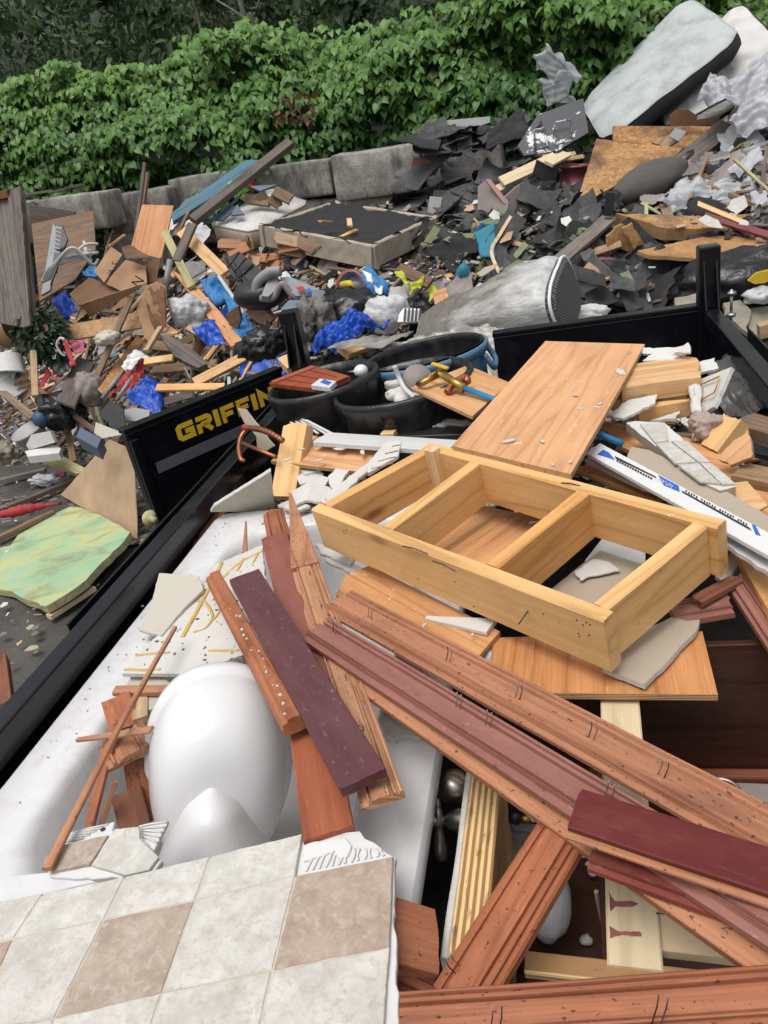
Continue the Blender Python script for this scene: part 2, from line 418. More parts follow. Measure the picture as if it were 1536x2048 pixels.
MT['porc'] = plain('white_porcelain', (.64, .64, .64), .22, spec=.5); MT['acr'] = plain('white_acrylic', (.62, .62, .625), .2, spec=.5, dirt=.5, ds=20, dirtc=(.45, .42, .38))
def tile(name, c1, c2, c3):
    N = NT(name, .42); A = N.noise((1, 1, 1), 17, 9, .76); c = N.mix(N.ramp(A, .40, .60), c1, c2)
    B = N.noise((1, 1, 1), 60, 7, .76, .3); c = N.mix(N.math('MULTIPLY', N.ramp(B, .50, .64), .8), c, c3)
    P = N.noise((1, 1, 1), 75, 4, .7); c = N.mix(N.math('MULTIPLY', N.ramp(P, .60, .74), .35), c, tuple(x*.6 for x in c3))
    N.color(N.vary(c, .006, .05)); N.bump(B, .32, .0014); N.rough(A, .3, .55); return N.m
MT['tileL'] = tile('tile_light', (.57, .555, .515), (.44, .425, .385), (.42, .35, .27)); MT['tileD'] = tile('tile_beige', (.40, .315, .25), (.30, .225, .172), (.46, .40, .34))
MT['grout'] = plain('grout', (.50, .45, .38), .9, bs=90, bst=.4, dirt=.4, ds=20)
MT['dry'] = plain('drywall', (.56, .55, .52), .9, dirt=.6, ds=3.5, dirtc=(.42, .37, .31), bs=55, bst=.25)
MT['drytan'] = plain('drywall_paper', (.37, .31, .24), .9, dirt=.3, ds=5, dirtc=(.3, .24, .18), bs=40, bst=.2)
MT['dryedge'] = plain('gypsum', (.54, .52, .49), .95, dirt=.4, ds=30, dirtc=(.35, .32, .28), bs=70, bst=.9, bd=.004)
MT['beigepnl'] = plain('aged_cream_panel', (.48, .45, .375), .6, dirt=.5, ds=3, dirtc=(.33, .28, .2))
MT['plaster'] = plain('plaster', (.54, .525, .49), .95, dirt=.45, ds=9, dirtc=(.36, .32, .27), bs=22, bst=.9, bd=.006, var=.1)
MT['thinset'] = plain('thinset', (.60, .60, .59), .9, dirt=.3, ds=18, dirtc=(.5, .48, .45), bs=60, bst=.4)
MT['adh'] = plain('yellow_adhesive', (.55, .36, .10), .6, dirt=.3, ds=20, bs=40, bst=.5)
def blackpaint():
    N = NT('black_paint', .16, 0, .38); f = N.vor((1, 1, 1), 95); g = N.noise((1, 1, 1), 14, 5, .65)
    sp = N.math('MULTIPLY', N.ramp(f, .12, .06), N.ramp(g, .55, .68)); du = N.noise((1, 1, 1), 5, 7, .7)
    c = N.mix(N.math('MULTIPLY', N.ramp(du, .52, .78), .35), (.005, .0055, .0075), (.045, .043, .045)); c = N.mix(N.math('MULTIPLY', sp, .5), c, (.3, .3, .3))
    N.color(c); N.rough(du, .08, .34); N.bump(g, .03, .001); return N.m
MT['blk'] = blackpaint()
MT['gold'] = plain('yellow_letter', (.70, .45, .015), .4, dirt=.12, ds=30); MT['grayst'] = plain('grey_stripe', (.115, .11, .13), .4, dirt=.2)
MT['binblk'] = plain('black_plastic_bin', (.010, .0115, .012), .35, dirt=.45, ds=6, dirtc=(.06, .06, .055)); MT['bingrn'] = plain('dark_green_bin', (.010, .018, .016), .4, dirt=.4, ds=5, dirtc=(.05, .055, .05))
MT['liner'] = plain('black_liner', (.010, .010, .011), .3, spec=.5, bs=22, bst=.5, bd=.008); MT['binblue'] = plain('blue_bin', (.07, .155, .24), .45, dirt=.4, ds=6, dirtc=(.14, .16, .17))
MT['steel'] = plain('steel', (.42, .42, .41), .35, 1.0, dirt=.3); MT['dsteel'] = plain('rusty_nail', (.08, .07, .065), .6, .6, dirt=.5, dirtc=(.14, .05, .02), ds=30)
MT['nickel'] = plain('brushed_nickel', (.30, .275, .24), .32, 1.0); MT['brass'] = plain('brass', (.40, .26, .08), .4, 1.0, dirt=.5, ds=30, dirtc=(.1, .07, .04)); MT['copper'] = plain('copper_pipe', (.36, .15, .08), .45, 1.0, dirt=.5, ds=20, dirtc=(.12, .06, .04))
MT['bluepipe'] = plain('blue_pipe', (.012, .19, .40), .35); MT['whiteplastic'] = plain('white_plastic', (.55, .55, .54), .45, dirt=.5, ds=8, dirtc=(.4, .37, .33), var=.08)
MT['blueprint'] = plain('blue_print', (.018, .11, .50), .5); MT['blackprint'] = plain('black_print', (.02, .02, .022), .6); MT['paper'] = plain('label_paper', (.62, .62, .61), .7, dirt=.1)
def conc():
    N = NT('concrete_block', .92); a = N.noise((1, 1, 1), 3.2, 8, .68); c = N.mix(N.ramp(a, .32, .68), (.17, .16, .142), (.43, .41, .37))
    b = N.noise((1, 1, .35), 2.0, 6, .7); c = N.mix(N.math('MULTIPLY', N.ramp(b, .47, .62), .85), c, (.06, .054, .047)); p = N.noise((1, 1, 1), 26, 6, .75); c = N.mix(N.math('MULTIPLY', N.ramp(p, .54, .66), .75), c, (.09, .085, .075))
    N.color(N.vary(c, .01, .14)); N.bump(p, .7, .012); N.bump(a, .5, .02); return N.m
MT['conc'] = conc()
def shingle():
    N = NT('asphalt_shingle', .88, 0, .2); a = N.noise((1, 1, 1), 240, 3, .7); b = N.noise((1, 1, 1), 5, 6, .6)
    c = N.mix(N.ramp(a, .35, .7), (.022, .022, .0235), (.088, .087, .088)); c = N.mix(N.math('MULTIPLY', N.ramp(b, .46, .7), .5), c, (.12, .118, .112)); N.color(N.vary(c, .01, .55)); N.bump(a, .5, .002); return N.m
MT['shing'] = shingle()
MT['foamgrn'] = plain('green_backing', (.16, .19, .095), .85, dirt=.45, ds=12, dirtc=(.06, .07, .03), bs=40, var=.2)
def cardb(name, c):
    N = NT(name, .85); a = N.noise((2, 120, 120), 1, 2); b = N.noise((1, 1, 1), 3, 6, .65)
    k = N.mix(N.ramp(b, .35, .7), c, tuple(x*.62 for x in c)); k = N.mix(N.math('MULTIPLY', N.ramp(a, .5, .7), .18), k, tuple(x*.6 for x in c)); N.color(N.vary(k, .01, .1)); N.bump(a, .1, .001); N.bump(b, .25, .012); return N.m
MT['card'] = cardb('cardboard', (.36, .215, .115)); MT['cardD'] = cardb('cardboard_dark', (.185, .098, .048)); MT['cardL'] = cardb('cardboard_light', (.46, .30, .18))  # mid brown, a darker brown and a paler brown
def bag(name, c, tr=.35, rough=.25):
    N = NT(name, rough); N.color(N.mix(N.ramp(N.noise((1, 1, 1), 5, 6, .65), .35, .7), c, tuple(x*.8 for x in c))); N.set(N.b, 'Transmission Weight', 0.0)
    t = N.n('BsdfTranslucent'); t.inputs[0].default_value = (*c, 1); mx = N.n('MixShader'); mx.inputs[0].default_value = tr; o = N.t.nodes['Material Output']
    N.t.links.new(N.b.outputs[0], mx.inputs[1]); N.t.links.new(t.outputs[0], mx.inputs[2]); N.t.links.new(mx.outputs[0], o.inputs[0])
    N.bump(N.noise((1, 1, 1), 17, 6, .6, 1.2), .55, .012); return N.m
MT['bagw'] = bag('white_bag', (.74, .74, .75)); MT['sheetw'] = bag('clear_sheeting', (.56, .57, .60), .3, .2); MT['tarp'] = bag('blue_tarp', (.012, .085, .52), .15, .35); MT['tarp2'] = bag('faded_tarp', (.025, .20, .50), .15, .5); MT['bagb'] = bag('black_bag', (.009, .009, .010), .02, .22)
MT['fog'] = bag('milky_sheet', (.66, .69, .70), .6, .75)
MT['matt'] = plain('grey_ticking', (.37, .405, .41), .9, dirt=.8, ds=4.2, dirtc=(.20, .205, .195), bs=6, bst=.35, bd=.02, c2=(.42, .445, .44)); MT['mattedge'] = plain('charcoal_border', (.018, .018, .02), .9, dirt=.2)
MT['quilt'] = plain('white_quilt', (.55, .54, .515), .9, dirt=.3, ds=3, dirtc=(.36, .33, .28), bs=5, bst=1.0, bd=.05); wv = NT('quilted_cover', .9); qa = wv.n('TexVoronoi', feature='SMOOTH_F1'); wv.set(qa, 'Vector', wv.coord((1, 1, 1), False)); wv.set(qa, 'Scale', 5.5); wv.color(wv.mix(wv.math('MULTIPLY', wv.ramp(wv.noise((1, 1, 1), 3, 6), .45, .75), .4), (.56, .55, .53), (.38, .35, .3))); wv.bump(qa.outputs['Distance'], 1.0, .10); MT['quilted'] = wv.m
MT['boxside'] = plain('soiled_box_side', (.40, .345, .27), .92, dirt=.6, ds=3.5, dirtc=(.16, .125, .09), bs=30, bst=.4)
MT['blkcloth'] = plain('black_dust_cover', (.012, .0125, .013), .85, bs=9, bst=.5, bd=.015, dirt=.3, ds=7, dirtc=(.045, .045, .045)); MT['gcloth'] = plain('grey_cloth', (.27, .26, .245), .95, dirt=.6, ds=4, dirtc=(.10, .09, .075), bs=14, bst=.6, bd=.01)
MT['cush'] = plain('dark_grey_cushion', (.085, .076, .068), .95, dirt=.5, ds=5, dirtc=(.04, .035, .03), bs=30, bst=.4)
def mesh_check():
    N = NT('checked_border', .9); q = N.n('TexChecker'); N.set(q, 'Vector', N.coord((1, 1, 1), False)); N.set(q, 'Scale', 70.0); N.set(q, 1, (.015, .015, .016, 1)); N.set(q, 2, (.14, .14, .14, 1)); N.color(q.outputs[0]); return N.m
MT['check'] = mesh_check()
MT['redf'] = plain('red_fabric', (.36, .022, .030), .7, bs=20, bst=.4, dirt=.2); MT['blkplast'] = plain('black_plastic', (.013, .013, .015), .4, dirt=.35, ds=8, dirtc=(.06, .06, .06)); MT['grayplast'] = plain('grey_plastic', (.23, .235, .245), .45, dirt=.3, ds=6); MT['bluegr'] = plain('blue_grey_plastic', (.07, .105, .16), .5, dirt=.35, ds=6); MT['navy'] = plain('dark_blue_plastic', (.02, .05, .11), .4, dirt=.3)
MT['teal'] = plain('teal_foam', (.015, .17, .24), .7, dirt=.3, ds=6); MT['pink'] = plain('pink_cloth', (.45, .12, .18), .9, bs=12, bst=.4); MT['purple'] = plain('purple_cloth', (.25, .06, .35), .8); MT['lime'] = plain('lime_green', (.22, .55, .06), .5); MT['yelg'] = plain('hi_vis', (.42, .44, .02), .6, dirt=.3, ds=8, dirtc=(.08, .08, .03)); MT['yel'] = plain('yellow_plastic', (.55, .36, .02), .4)
MT['taupe'] = plain('taupe_board', (.24, .205, .19), .7, dirt=.3, ds=4); MT['maroon'] = plain('maroon_plastic', (.17, .035, .05), .4, dirt=.35, ds=5); MT['insul'] = plain('grey_fluff', (.2, .185, .165), 1, dirt=.6, ds=20, bs=40, bst=1, bd=.02)
MT['foamgreen'] = None
def foam():
    N = NT('mottled_green_foam', .9, 0, .2); a = N.noise((1, 1, 1), 2.6, 6, .6, .5); c = N.mix(N.ramp(a, .36, .62), (.27, .42, .27), (.44, .45, .22)); b = N.noise((1, 1.9, 1), 2.4, 6, .62, .6); c = N.mix(N.math('MULTIPLY', N.ramp(b, .50, .70), .75), c, (.17, .14, .06))
    d = N.noise((1.4, 1, 1), 3.1, 4, .5); c = N.mix(N.math('MULTIPLY', N.ramp(d, .58, .72), .6), c, (.20, .46, .40)); N.color(c); N.bump(N.noise((1, 1, 1), 60, 5, .7), .4, .004); return N.m
MT['foamgreen'] = foam()
def soil():
    N = NT('damp_soil', .9); a = N.noise((1, 1, 1), 1.3, 8, .7); c = N.mix(N.ramp(a, .36, .66), (.045, .040, .036), (.10, .09, .08)); b = N.noise((1, 1, 1), 22, 6, .75); c = N.mix(N.math('MULTIPLY', N.ramp(b, .58, .7), .5), c, (.2, .18, .16))
    N.color(c); N.rough(a, .45, .95); N.bump(b, .8, .02); N.bump(a, .5, .05); return N.m
MT['soil'] = soil()
def rubble():
    N = NT('rubbish_bed', .95); v = N.n('TexVoronoi', feature='F1'); N.set(v, 'Vector', N.coord((1, 1, 1), False)); N.set(v, 'Scale', 13.0); bw = N.n('RGBToBW'); N.set(bw, 0, v.outputs['Color'])
    c = N.mix(N.ramp(bw.outputs[0], .3, .8), (.016, .015, .014), (.11, .09, .07)); h2 = N.n('TexVoronoi', feature='F1'); N.set(h2, 'Vector', N.coord((1, 1.7, 1.2), False)); N.set(h2, 'Scale', 21.0); q2 = N.n('RGBToBW'); N.set(q2, 0, h2.outputs['Color']); c = N.mix(N.math('MULTIPLY', N.ramp(q2.outputs[0], .62, .70), .85), c, (.27, .235, .19)); b = N.noise((1, 1, 1), 9, 7, .7); c = N.mix(N.math('MULTIPLY', N.ramp(b, .52, .66), .7), c, (.05, .043, .036)); N.color(c); N.bump(v.outputs['Distance'], .8, .06); return N.m
MT['rubble'] = rubble()
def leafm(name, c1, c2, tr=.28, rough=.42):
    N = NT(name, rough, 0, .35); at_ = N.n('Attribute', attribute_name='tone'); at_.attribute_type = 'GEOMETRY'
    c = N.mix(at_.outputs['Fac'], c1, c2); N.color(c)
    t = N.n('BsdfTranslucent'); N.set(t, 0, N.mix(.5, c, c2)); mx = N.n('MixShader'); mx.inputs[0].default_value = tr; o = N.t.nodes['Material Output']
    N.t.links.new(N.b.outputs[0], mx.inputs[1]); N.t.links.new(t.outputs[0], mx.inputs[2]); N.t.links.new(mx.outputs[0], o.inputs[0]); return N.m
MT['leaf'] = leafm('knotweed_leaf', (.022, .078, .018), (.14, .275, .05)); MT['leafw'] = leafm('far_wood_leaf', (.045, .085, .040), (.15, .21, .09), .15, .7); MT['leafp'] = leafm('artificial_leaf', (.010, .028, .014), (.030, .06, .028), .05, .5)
MT['bark'] = plain('pale_birch_bark', (.42, .41, .38), .85, dirt=.6, ds=9, dirtc=(.08, .07, .06)); MT['stem'] = plain('green_stem', (.07, .10, .03), .7)
MT['ball'] = plain('blue_ball', (.02, .06, .12), .5, dirt=.3, ds=8); MT['wicker'] = plain('wicker', (.22, .13, .06), .8, bs=60, bst=1, bd=.008); MT['stripeW'] = plain('white_cloth', (.66, .66, .66), .9); MT['doorblk'] = None
def doorblk():
    N = NT('scratched_charcoal_paint', .5); a = N.noise((1, 1, 1), 4.2, 7, .68); b = N.noise((1, 1, 1), 9, 3, .5); f = N.ramp(a, .535, .56)
    c = N.mix(f, (.05, .052, .06), (.62, .62, .61)); N.color(c); N.bump(f, .3, .002); return N.m
MT['doorblk'] = doorblk()
MT['rug'] = plain('camouflage_rug', (.21, .19, .145), .95, c2=(.30, .275, .22), ds=9, dirt=.5, dirtc=(.1, .09, .06), bs=30, bst=.4)
MT['dirtsheet'] = plain('soiled_clear_wrap', (.30, .285, .26), .28, spec=.6, dirt=.75, ds=6, dirtc=(.13, .115, .095), bs=8, bst=.6, bd=.02)
# ------------------------------------------------------------------ ground
rng = random.Random(7)
def ground():
    vs = []; fs = []; nx, ny = 110, 90
    for j in range(ny+1):
        for i in range(nx+1):
            x = -14+i*28/nx; y = -4+j*18/ny
            vs.append((x, y, .05*noise.noise(Vector((x*.7, y*.7, 0)))+.02*noise.noise(Vector((x*3, y*3, 2)))-.03))
    for j in range(ny):
        for i in range(nx):
            k = j*(nx+1)+i; fs.append((k, k+1, k+nx+2, k+nx+1))
    tag(link('ground', mesh('ground', vs, fs, smooth=True), MT['soil']), kind='structure')
    e = 120
    tag(link('far_ground', mesh('far_ground', [(-e, -e, -.12), (e, -e, -.12), (e, e, -.12), (-e, e, -.12)], [(0, 1, 2, 3)]), MT['soil']), kind='structure')
ground()

# ------------------------------------------------------------------ the dump trailer
def obox(name, x0, x1, y0, y1, z0, z1, mat, parent=None, bev=.004):
    return link(name, box_me(name, x1-x0, y1-y0, z1-z0, bev), mat, parent, Matrix.Translation(((x0+x1)/2, (y0+y1)/2, (z0+z1)/2)))
TL, TR, TE = -1.405, .745, 4.16
tr = thing('dump_trailer', 'black steel dump trailer filled with demolition debris, seen from its nose', 'trailer', (-.33, 2, 0))
obox('bed_floor', TL, TR+.06, -.6, TE, .62, .68, MT['blk'], tr)
obox('side_wall', TL+.012, TL+.035, -.6, TE, .68, 1.215, MT['blk'], tr); obox('side_wall', TR+.022, TR+.045, -.6, TE, .68, 1.215, MT['blk'], tr)
obox('top_rail', TL, TL+.062, -.6, TE, 1.217, 1.30, MT['blk'], tr, .006); obox('top_rail', TR, TR+.07, -.6, TE, 1.217, 1.30, MT['blk'], tr, .006)
obox('tarp_rail', TL-.085, TL-.075, 1.62, 3.9, 1.19, 1.262, MT['blk'], tr, .002); obox('tarp_ledge', TL-.075, TL-.003, 1.62, 3.9, 1.19, 1.2, MT['blk'], tr, .002)
obox('tarp_rail', TR+.15, TR+.16, 1.0, 3.9, 1.18, 1.25, MT['blk'], tr, .002); obox('tarp_ledge', TR+.073, TR+.15, 1.0, 3.9, 1.18, 1.19, MT['blk'], tr, .002)
for i in range(7):
    obox('side_stake', TL-.07, TL-.003, .3+i*.55, .36+i*.55, .5, 1.185, MT['blk'], tr)
def post(x, y, top, sgn):
    obox('rear_post', x-.052, x+.052, y-.035, y+.06, .5, top, MT['blk'], tr, .008)
    for s in (-1, 1):
        vs = []; 
        for q in (0, .008):
            vs += [(x+s*.03+q-.004, y-.037, 1.31), (x+s*.03+q-.004, y-.037, top-.07), (x+s*.03+q-.004, y-.115, 1.31)]
        link('gusset', mesh('gusset', vs, [(0, 1, 2), (5, 4, 3), (0, 3, 4, 1), (1, 4, 5, 2), (2, 5, 3, 0)]), MT['blk'], tr)
pt = Y(1424, 490, 4.22); post(pt.x-.015, 4.22, pt.z, 1)
pt2 = Y(572, 622, 4.15); post(pt2.x+.01, 4.15, pt2.z, -1)
# right half of the rear gate, shut
dr = obox('rear_door', -.352, TR-.01, 4.23, 4.285, .70, 1.285, MT['blk'], tr, .006)
obox('door_cap', -.356, TR-.01, 4.222, 4.295, 1.287, 1.312, MT['blk'], dr, .005)
# left half, swung right round, with the maker's lettering
hA = Y(562, 737, 4.10); hB = Z(250, 868, 1.29); hA.z = hB.z = 1.29
dd = (hB-hA); dn = Vector((-dd.y, dd.x, 0)).normalized()
if dn.dot(EYE-hA) < 0: dn = -dn
dm = Matrix(((-dd.normalized().x, 0, dn.x, hB.x), (-dd.normalized().y, 0, dn.y, hB.y), (0, 1, 0, .70), (0, 0, 0, 1)))    # x along the door to the hinge, y up, z to the eye
def onm(m, x, y, z): return m @ Matrix.Translation((x, y, z))
DL = dd.length
dl = link('rear_door', box_me('rear_door', DL, .585, .055, .006), MT['blk'], tr, onm(dm, DL/2, .2925, -.0275))
link('door_cap', box_me('door_cap', DL+.01, .03, .075, .005), MT['blk'], dl, onm(dm, DL/2, .60, -.0275))
link('door_edge', box_me('door_edge', .045, .55, .03, .004), MT['blk'], dl, onm(dm, .025, .275, .0155))
link('hinge_plate', box_me('hinge_plate', .09, .16, .03, .004), MT['blk'], dl, onm(dm, DL-.05, .2, .0155))
def stroke(pts, w_):
    """flat outline of a bold stroke, mitred"""
    P = [Vector((x, y)) for x, y in pts]; L_ = []; R_ = []
    for i, p in enumerate(P):
        d1 = (P[i]-P[i-1]).normalized() if i else None; d2 = (P[i+1]-P[i]).normalized() if i < len(P)-1 else None
        d1 = d1 or d2; d2 = d2 or d1
        n1 = Vector((-d1.y, d1.x)); n2 = Vector((-d2.y, d2.x)); nn = (n1+n2); nn = nn/max(.35, nn.length_squared)*2
        L_.append(p+nn*w_/2); R_.append(p-nn*w_/2)
    vs = [(q.x, q.y) for q in L_]+[(q.x, q.y) for q in R_]; n = len(P)
    return vs, [(n+i, n+i+1, i+1, i) for i in range(n-1)]
GL = {'G': [[(1, .86), (.24, .86), (.13, .75), (.13, .25), (.24, .14), (.87, .14), (.87, .50), (.48, .50)]],
      'R': [[(.04, .86), (.76, .86), (.87, .77), (.87, .58), (.76, .49), (.30, .49)], [(.14, .56), (.14, 0)], [(.46, .49), (.90, 0)]],
      'I': [[(.14, 0), (.14, 1)]], 'F': [[(1, .86), (.14, .86), (.14, 0)], [(.14, .46), (.84, .46)]], 'N': [[(.14, 0), (.14, .9), (.86, .1), (.86, 1)]]}
def door_x(px_, py_):
    r_ = ray(px_, py_); s_ = (hB-EYE).dot(dn)/r_.dot(dn); q_ = EYE+r_*s_-hB; return -q_.dot(dd.normalized())
lx0, lx1, lh = door_x(347, 850), door_x(541, 768), .094
x = 0; FIT = (lx1-lx0)/(.130+.122+.04+.108*2+.04+.13+.019*6)
for ch, wdt in zip('GRIFFIN', (.130, .122, .04, .108, .108, .04, .13)):
    vs = []; fs = []
    for s_ in GL[ch]:
        v, f = stroke(s_, .27)
        k = len(vs)
        sx = (wdt if ch != 'I' else .14)*FIT
        vs += [(q[0]*sx, q[1]*lh, 0) for q in v]+[(q[0]*sx, q[1]*lh, .003) for q in v]; n = len(v)
        fs += [tuple(k+n+i for i in g) for g in f]
        for g in f:
            for e in range(4): fs.append((k+g[e], k+g[(e+1) % 4], k+n+g[(e+1) % 4], k+n+g[e]))
    link('letter', mesh('letter', vs, fs), MT['gold'], dl, onm(dm, lx0+x, .435, .0045+.0007*len(vs) % .001))
    x += (wdt+.019)*FIT
LX = DL
vs = [(.10, .325), (.80, .325), (.86, .385), (.10, .385)]
link('door_stripe', mesh('door_stripe', [(a, b, 0) for a, b in vs]+[(a, b, .003) for a, b in vs], [(4, 5, 6, 7), (0, 1, 5, 4), (1, 2, 6, 5), (2, 3, 7, 6), (3, 0, 4, 7)]), MT['grayst'], dl, onm(dm, 0, 0, .0045))
lm = onm(dm, -.03, .12, .0)
link('latch', lathe_me('latch', [(0, 0), (.04, .0), (.045, .012), (.03, .03), (.016, .034), (.016, .07), (0, .07)], 20), MT['greenw'], dl, lm)
# grey light bar beyond the right hand rail
bolt = Y(1463, 590, 4.5)
bl = thing('gate_pin', 'tall threaded steel pin with a nut standing beyond the right rear post', 'bolt', bolt)
tube('shaft', [bolt+Vector((0, 0, -.14)), bolt+Vector((0, 0, .03))], .008, MT['steel'], bl); link('nut', lathe_me('nut', [(0, 0), (.026, 0), (.026, .016), (.016, .022), (0, .022)], 6), MT['steel'], bl, Matrix.Translation(bolt+Vector((0, 0, .0)))); link('nut', lathe_me('nut', [(0, 0), (.026, 0), (.026, .016), (.016, .022), (0, .022)], 6), MT['steel'], bl, Matrix.Translation(bolt+Vector((0, 0, -.12))))

# rubbish filling the trailer under the pieces one can see
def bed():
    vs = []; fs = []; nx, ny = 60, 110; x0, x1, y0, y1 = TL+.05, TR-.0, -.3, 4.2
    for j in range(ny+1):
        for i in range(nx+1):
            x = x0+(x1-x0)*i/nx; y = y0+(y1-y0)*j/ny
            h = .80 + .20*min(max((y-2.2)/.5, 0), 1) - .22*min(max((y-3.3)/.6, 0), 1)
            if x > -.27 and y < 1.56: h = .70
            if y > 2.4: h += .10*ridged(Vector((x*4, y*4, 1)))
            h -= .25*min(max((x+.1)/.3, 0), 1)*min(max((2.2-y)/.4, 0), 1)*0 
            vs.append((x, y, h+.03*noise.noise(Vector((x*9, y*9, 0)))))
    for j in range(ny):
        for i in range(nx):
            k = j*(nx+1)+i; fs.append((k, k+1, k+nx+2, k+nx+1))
    tag(link('fine_rubble', mesh('fine_rubble', vs, fs), plain('gap_shade_rubble', (.014, .013, .012), .95, dirt=.4, ds=25, dirtc=(.06, .05, .04), bs=60, bst=.8, bd=.01)), 'fine rubble lying in the bottom of the trailer, coloured near black as gap shade', 'rubble', kind='stuff')  # near black base colour stands in for the shade in the gaps
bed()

# ------------------------------------------------------------------ bathtub
def rrect(cx, cy, hx, hy, r, seg=8):
    out = []
    for qx, qy, a0 in ((1, 1, 0), (-1, 1, 90), (-1, -1, 180), (1, -1, 270)):
        for k in range(seg+1):
            a = R(a0+90*k/seg); out.append((cx+qx*(hx-r)+r*math.cos(a), cy+qy*(hy-r)+r*math.sin(a)))
    return out
def tub():
    cx, cy, hx, hy = -.812, 1.515, .505, .875; rings = [(.13, .70, .06), (.10, 1.12, .06), (.085, 1.165, .06), (.012, 1.170, .06), (.001, 1.176, .06), (0, 1.19, .06), (.002, 1.208, .06), (.008, 1.217, .06), (.016, 1.22, .06), (.135, 1.224, .15), (.146, 1.221, .16), (.155, 1.213, .17), (.163, 1.195, .18), (.19, 1.05, .2), (.215, .92, .22), (.25, .86, .2), (.32, .83, .15)]
    vs = []; fs = []; n = 36
    for ins, z, r in rings: vs += [(x, y, z) for x, y in rrect(cx, cy, hx-ins, hy-ins, r)]
    for i in range(len(rings)-1):
        for k in range(n):
            a, b = i*n+k, i*n+(k+1) % n; fs.append((a, b, b+n, a+n))
    fs.append(tuple(range((len(rings)-1)*n, len(rings)*n)))
    me = mesh('bathtub', vs, fs, smooth=True); me.set_sharp_from_angle(angle=R(28))
    return tag(link('bathtub', me, MT['acr']), 'wide white bathtub lying in the trailer, holding the toilet and red splinters', 'bathtub')
tub()

# ------------------------------------------------------------------ toilet lying in the tub, underside up
def toilet():
    c0 = Z(440, 1528, 1.17); rv = (EYE-c0).normalized()
    u = Vector((1, .06, 0)); u = (u-u.dot(rv)*rv).normalized(); v = rv.cross(u).normalized()
    w_ = (rv*1.0-v*.55).normalized(); v = w_.cross(u).normalized()
    m = Matrix(((u.x, v.x, w_.x, c0.x), (u.y, v.y, w_.y, c0.y), (u.z, v.z, w_.z, c0.z), (0, 0, 0, 1)))
    t = thing('toilet', 'white porcelain toilet lying upside down in the bathtub', 'toilet', c0)
    def ring(s, wz, grow=0.0, shift=0.0):
        out = []
        for k in range(56):
            a = 2*math.pi*k/56; sx, sy = math.cos(a), math.sin(a)
            rx, ry = .160, (.205 if sy > 0 else .27)
            e = 2.25
            px_ = rx*math.copysign(abs(sx)**(2/e), sx); py_ = ry*math.copysign(abs(sy)**(2/e), sy)
            out.append((px_*s+grow*sx, py_*s+grow*sy+shift, wz))
        return out
    rows = [ring(.80, -.085), ring(1, -.090, .004), ring(1, -.082, .011), ring(1, -.06, .014), ring(1, -.046, .012), ring(1, -.040, .006), ring(1, -.036, .001), ring(1, -.028, -.001)]
    for k in range(1, 15):
        a = k/14*math.pi/2; rows.append(ring(max(.02, math.cos(a)**.55), -.030+.165*math.sin(a)**1.1, 0, -.012*math.sin(a)))
    vs = [p for r_ in rows for p in r_]; n = 56; fs = []
    for i in range(len(rows)-1):
        for k in range(n):
            a, b = i*n+k, i*n+(k+1) % n; fs.append((a, b, b+n, a+n))
    fs.append(tuple(range((len(rows)-1)*n, len(rows)*n)))
    link('bowl', mesh('bowl', vs, fs, smooth=True), MT['porc'], t, m)
    vs = []; fs = []; N_ = 22; n = 28                    # the foot: a rounded ridge that widens to the base plate
    for i in range(N_+1):
        q = i/N_; yy = .0-.36*q; hw = .016+.165*q**.72; hh = .085+.095*q**.75; zc = .10-.02*q
        for k in range(n):
            a = 2*math.pi*k/n; ca, sa = math.cos(a), math.sin(a)
            f = math.sin(min(q*6, 1)*math.pi/2)
            vs.append((hw*math.copysign(abs(ca)**.85, ca)*f+.0, yy, zc+hh*(sa if sa > 0 else sa*.9)*f))
    for i in range(N_):
        for k in range(n):
            a, b = i*n+k, i*n+(k+1) % n; fs.append((a, a+n, b+n, b))
    fs.append(tuple(range(N_*n, N_*n+n))); fs.append(tuple(reversed(range(n))))
    link('pedestal', mesh('pedestal', vs, fs, smooth=True), MT['porc'], t, m @ Matrix.Translation((-.018, .035, 0)) @ Matrix.Rotation(R(4), 4, 'Z'))
toilet()

# ------------------------------------------------------------------ tiled wall slabs at the viewer's feet
def px(z, *pts): return [Z(a, b, z) for a, b in pts]
tag(panel('white_shelf', [Z(*p) for p in ((-90, 1762, 1.285), (100, 1744, 1.285), (252, 1728, 1.285), (262, 1748, 1.285), (-90, 1826, 1.285))], .018, [MT['acr'], MT['dryedge']], jag=.001, step=.03), 'smooth white strip between the tub and the far edge of the tile slab', 'strip')
def tiled(name, label, back, z, cells, th=.012, ridges=()):
    c = Z(*back[0], z); t = thing(name, label, 'tiled slab', c)
    panel('backing', [p-Vector((0, 0, .008)) for p in px(z, *back)], th, MT['thinset'], t, jag=.004, step=.012, seed=3)
    for k, (pts, m) in enumerate(cells):
        P = px(z, *pts); ce = sum(P, Vector())/len(P)
        P = [p+(ce-p).normalized()*.0022 for p in P]
        panel('tile', P, .008, MT[m], t, jag=.0012 if len(pts) == 4 else .002, step=.012, seed=k, c=.0012)
    return t
V1 = [(86, 1786), (26, 1877), (-60, 2062)]; V2 = [(250, 1752), (208, 1838), (107, 2038), (102, 2062)]; V3 = [(422, 1711), (390, 1800), (323, 1986), (299, 2062)]
V4 = [(606, 1666), (591, 1750), (545, 1941), (517, 2062)]; V5 = [(822, 1620), (788, 1711), (781, 1894), (768, 2062)]
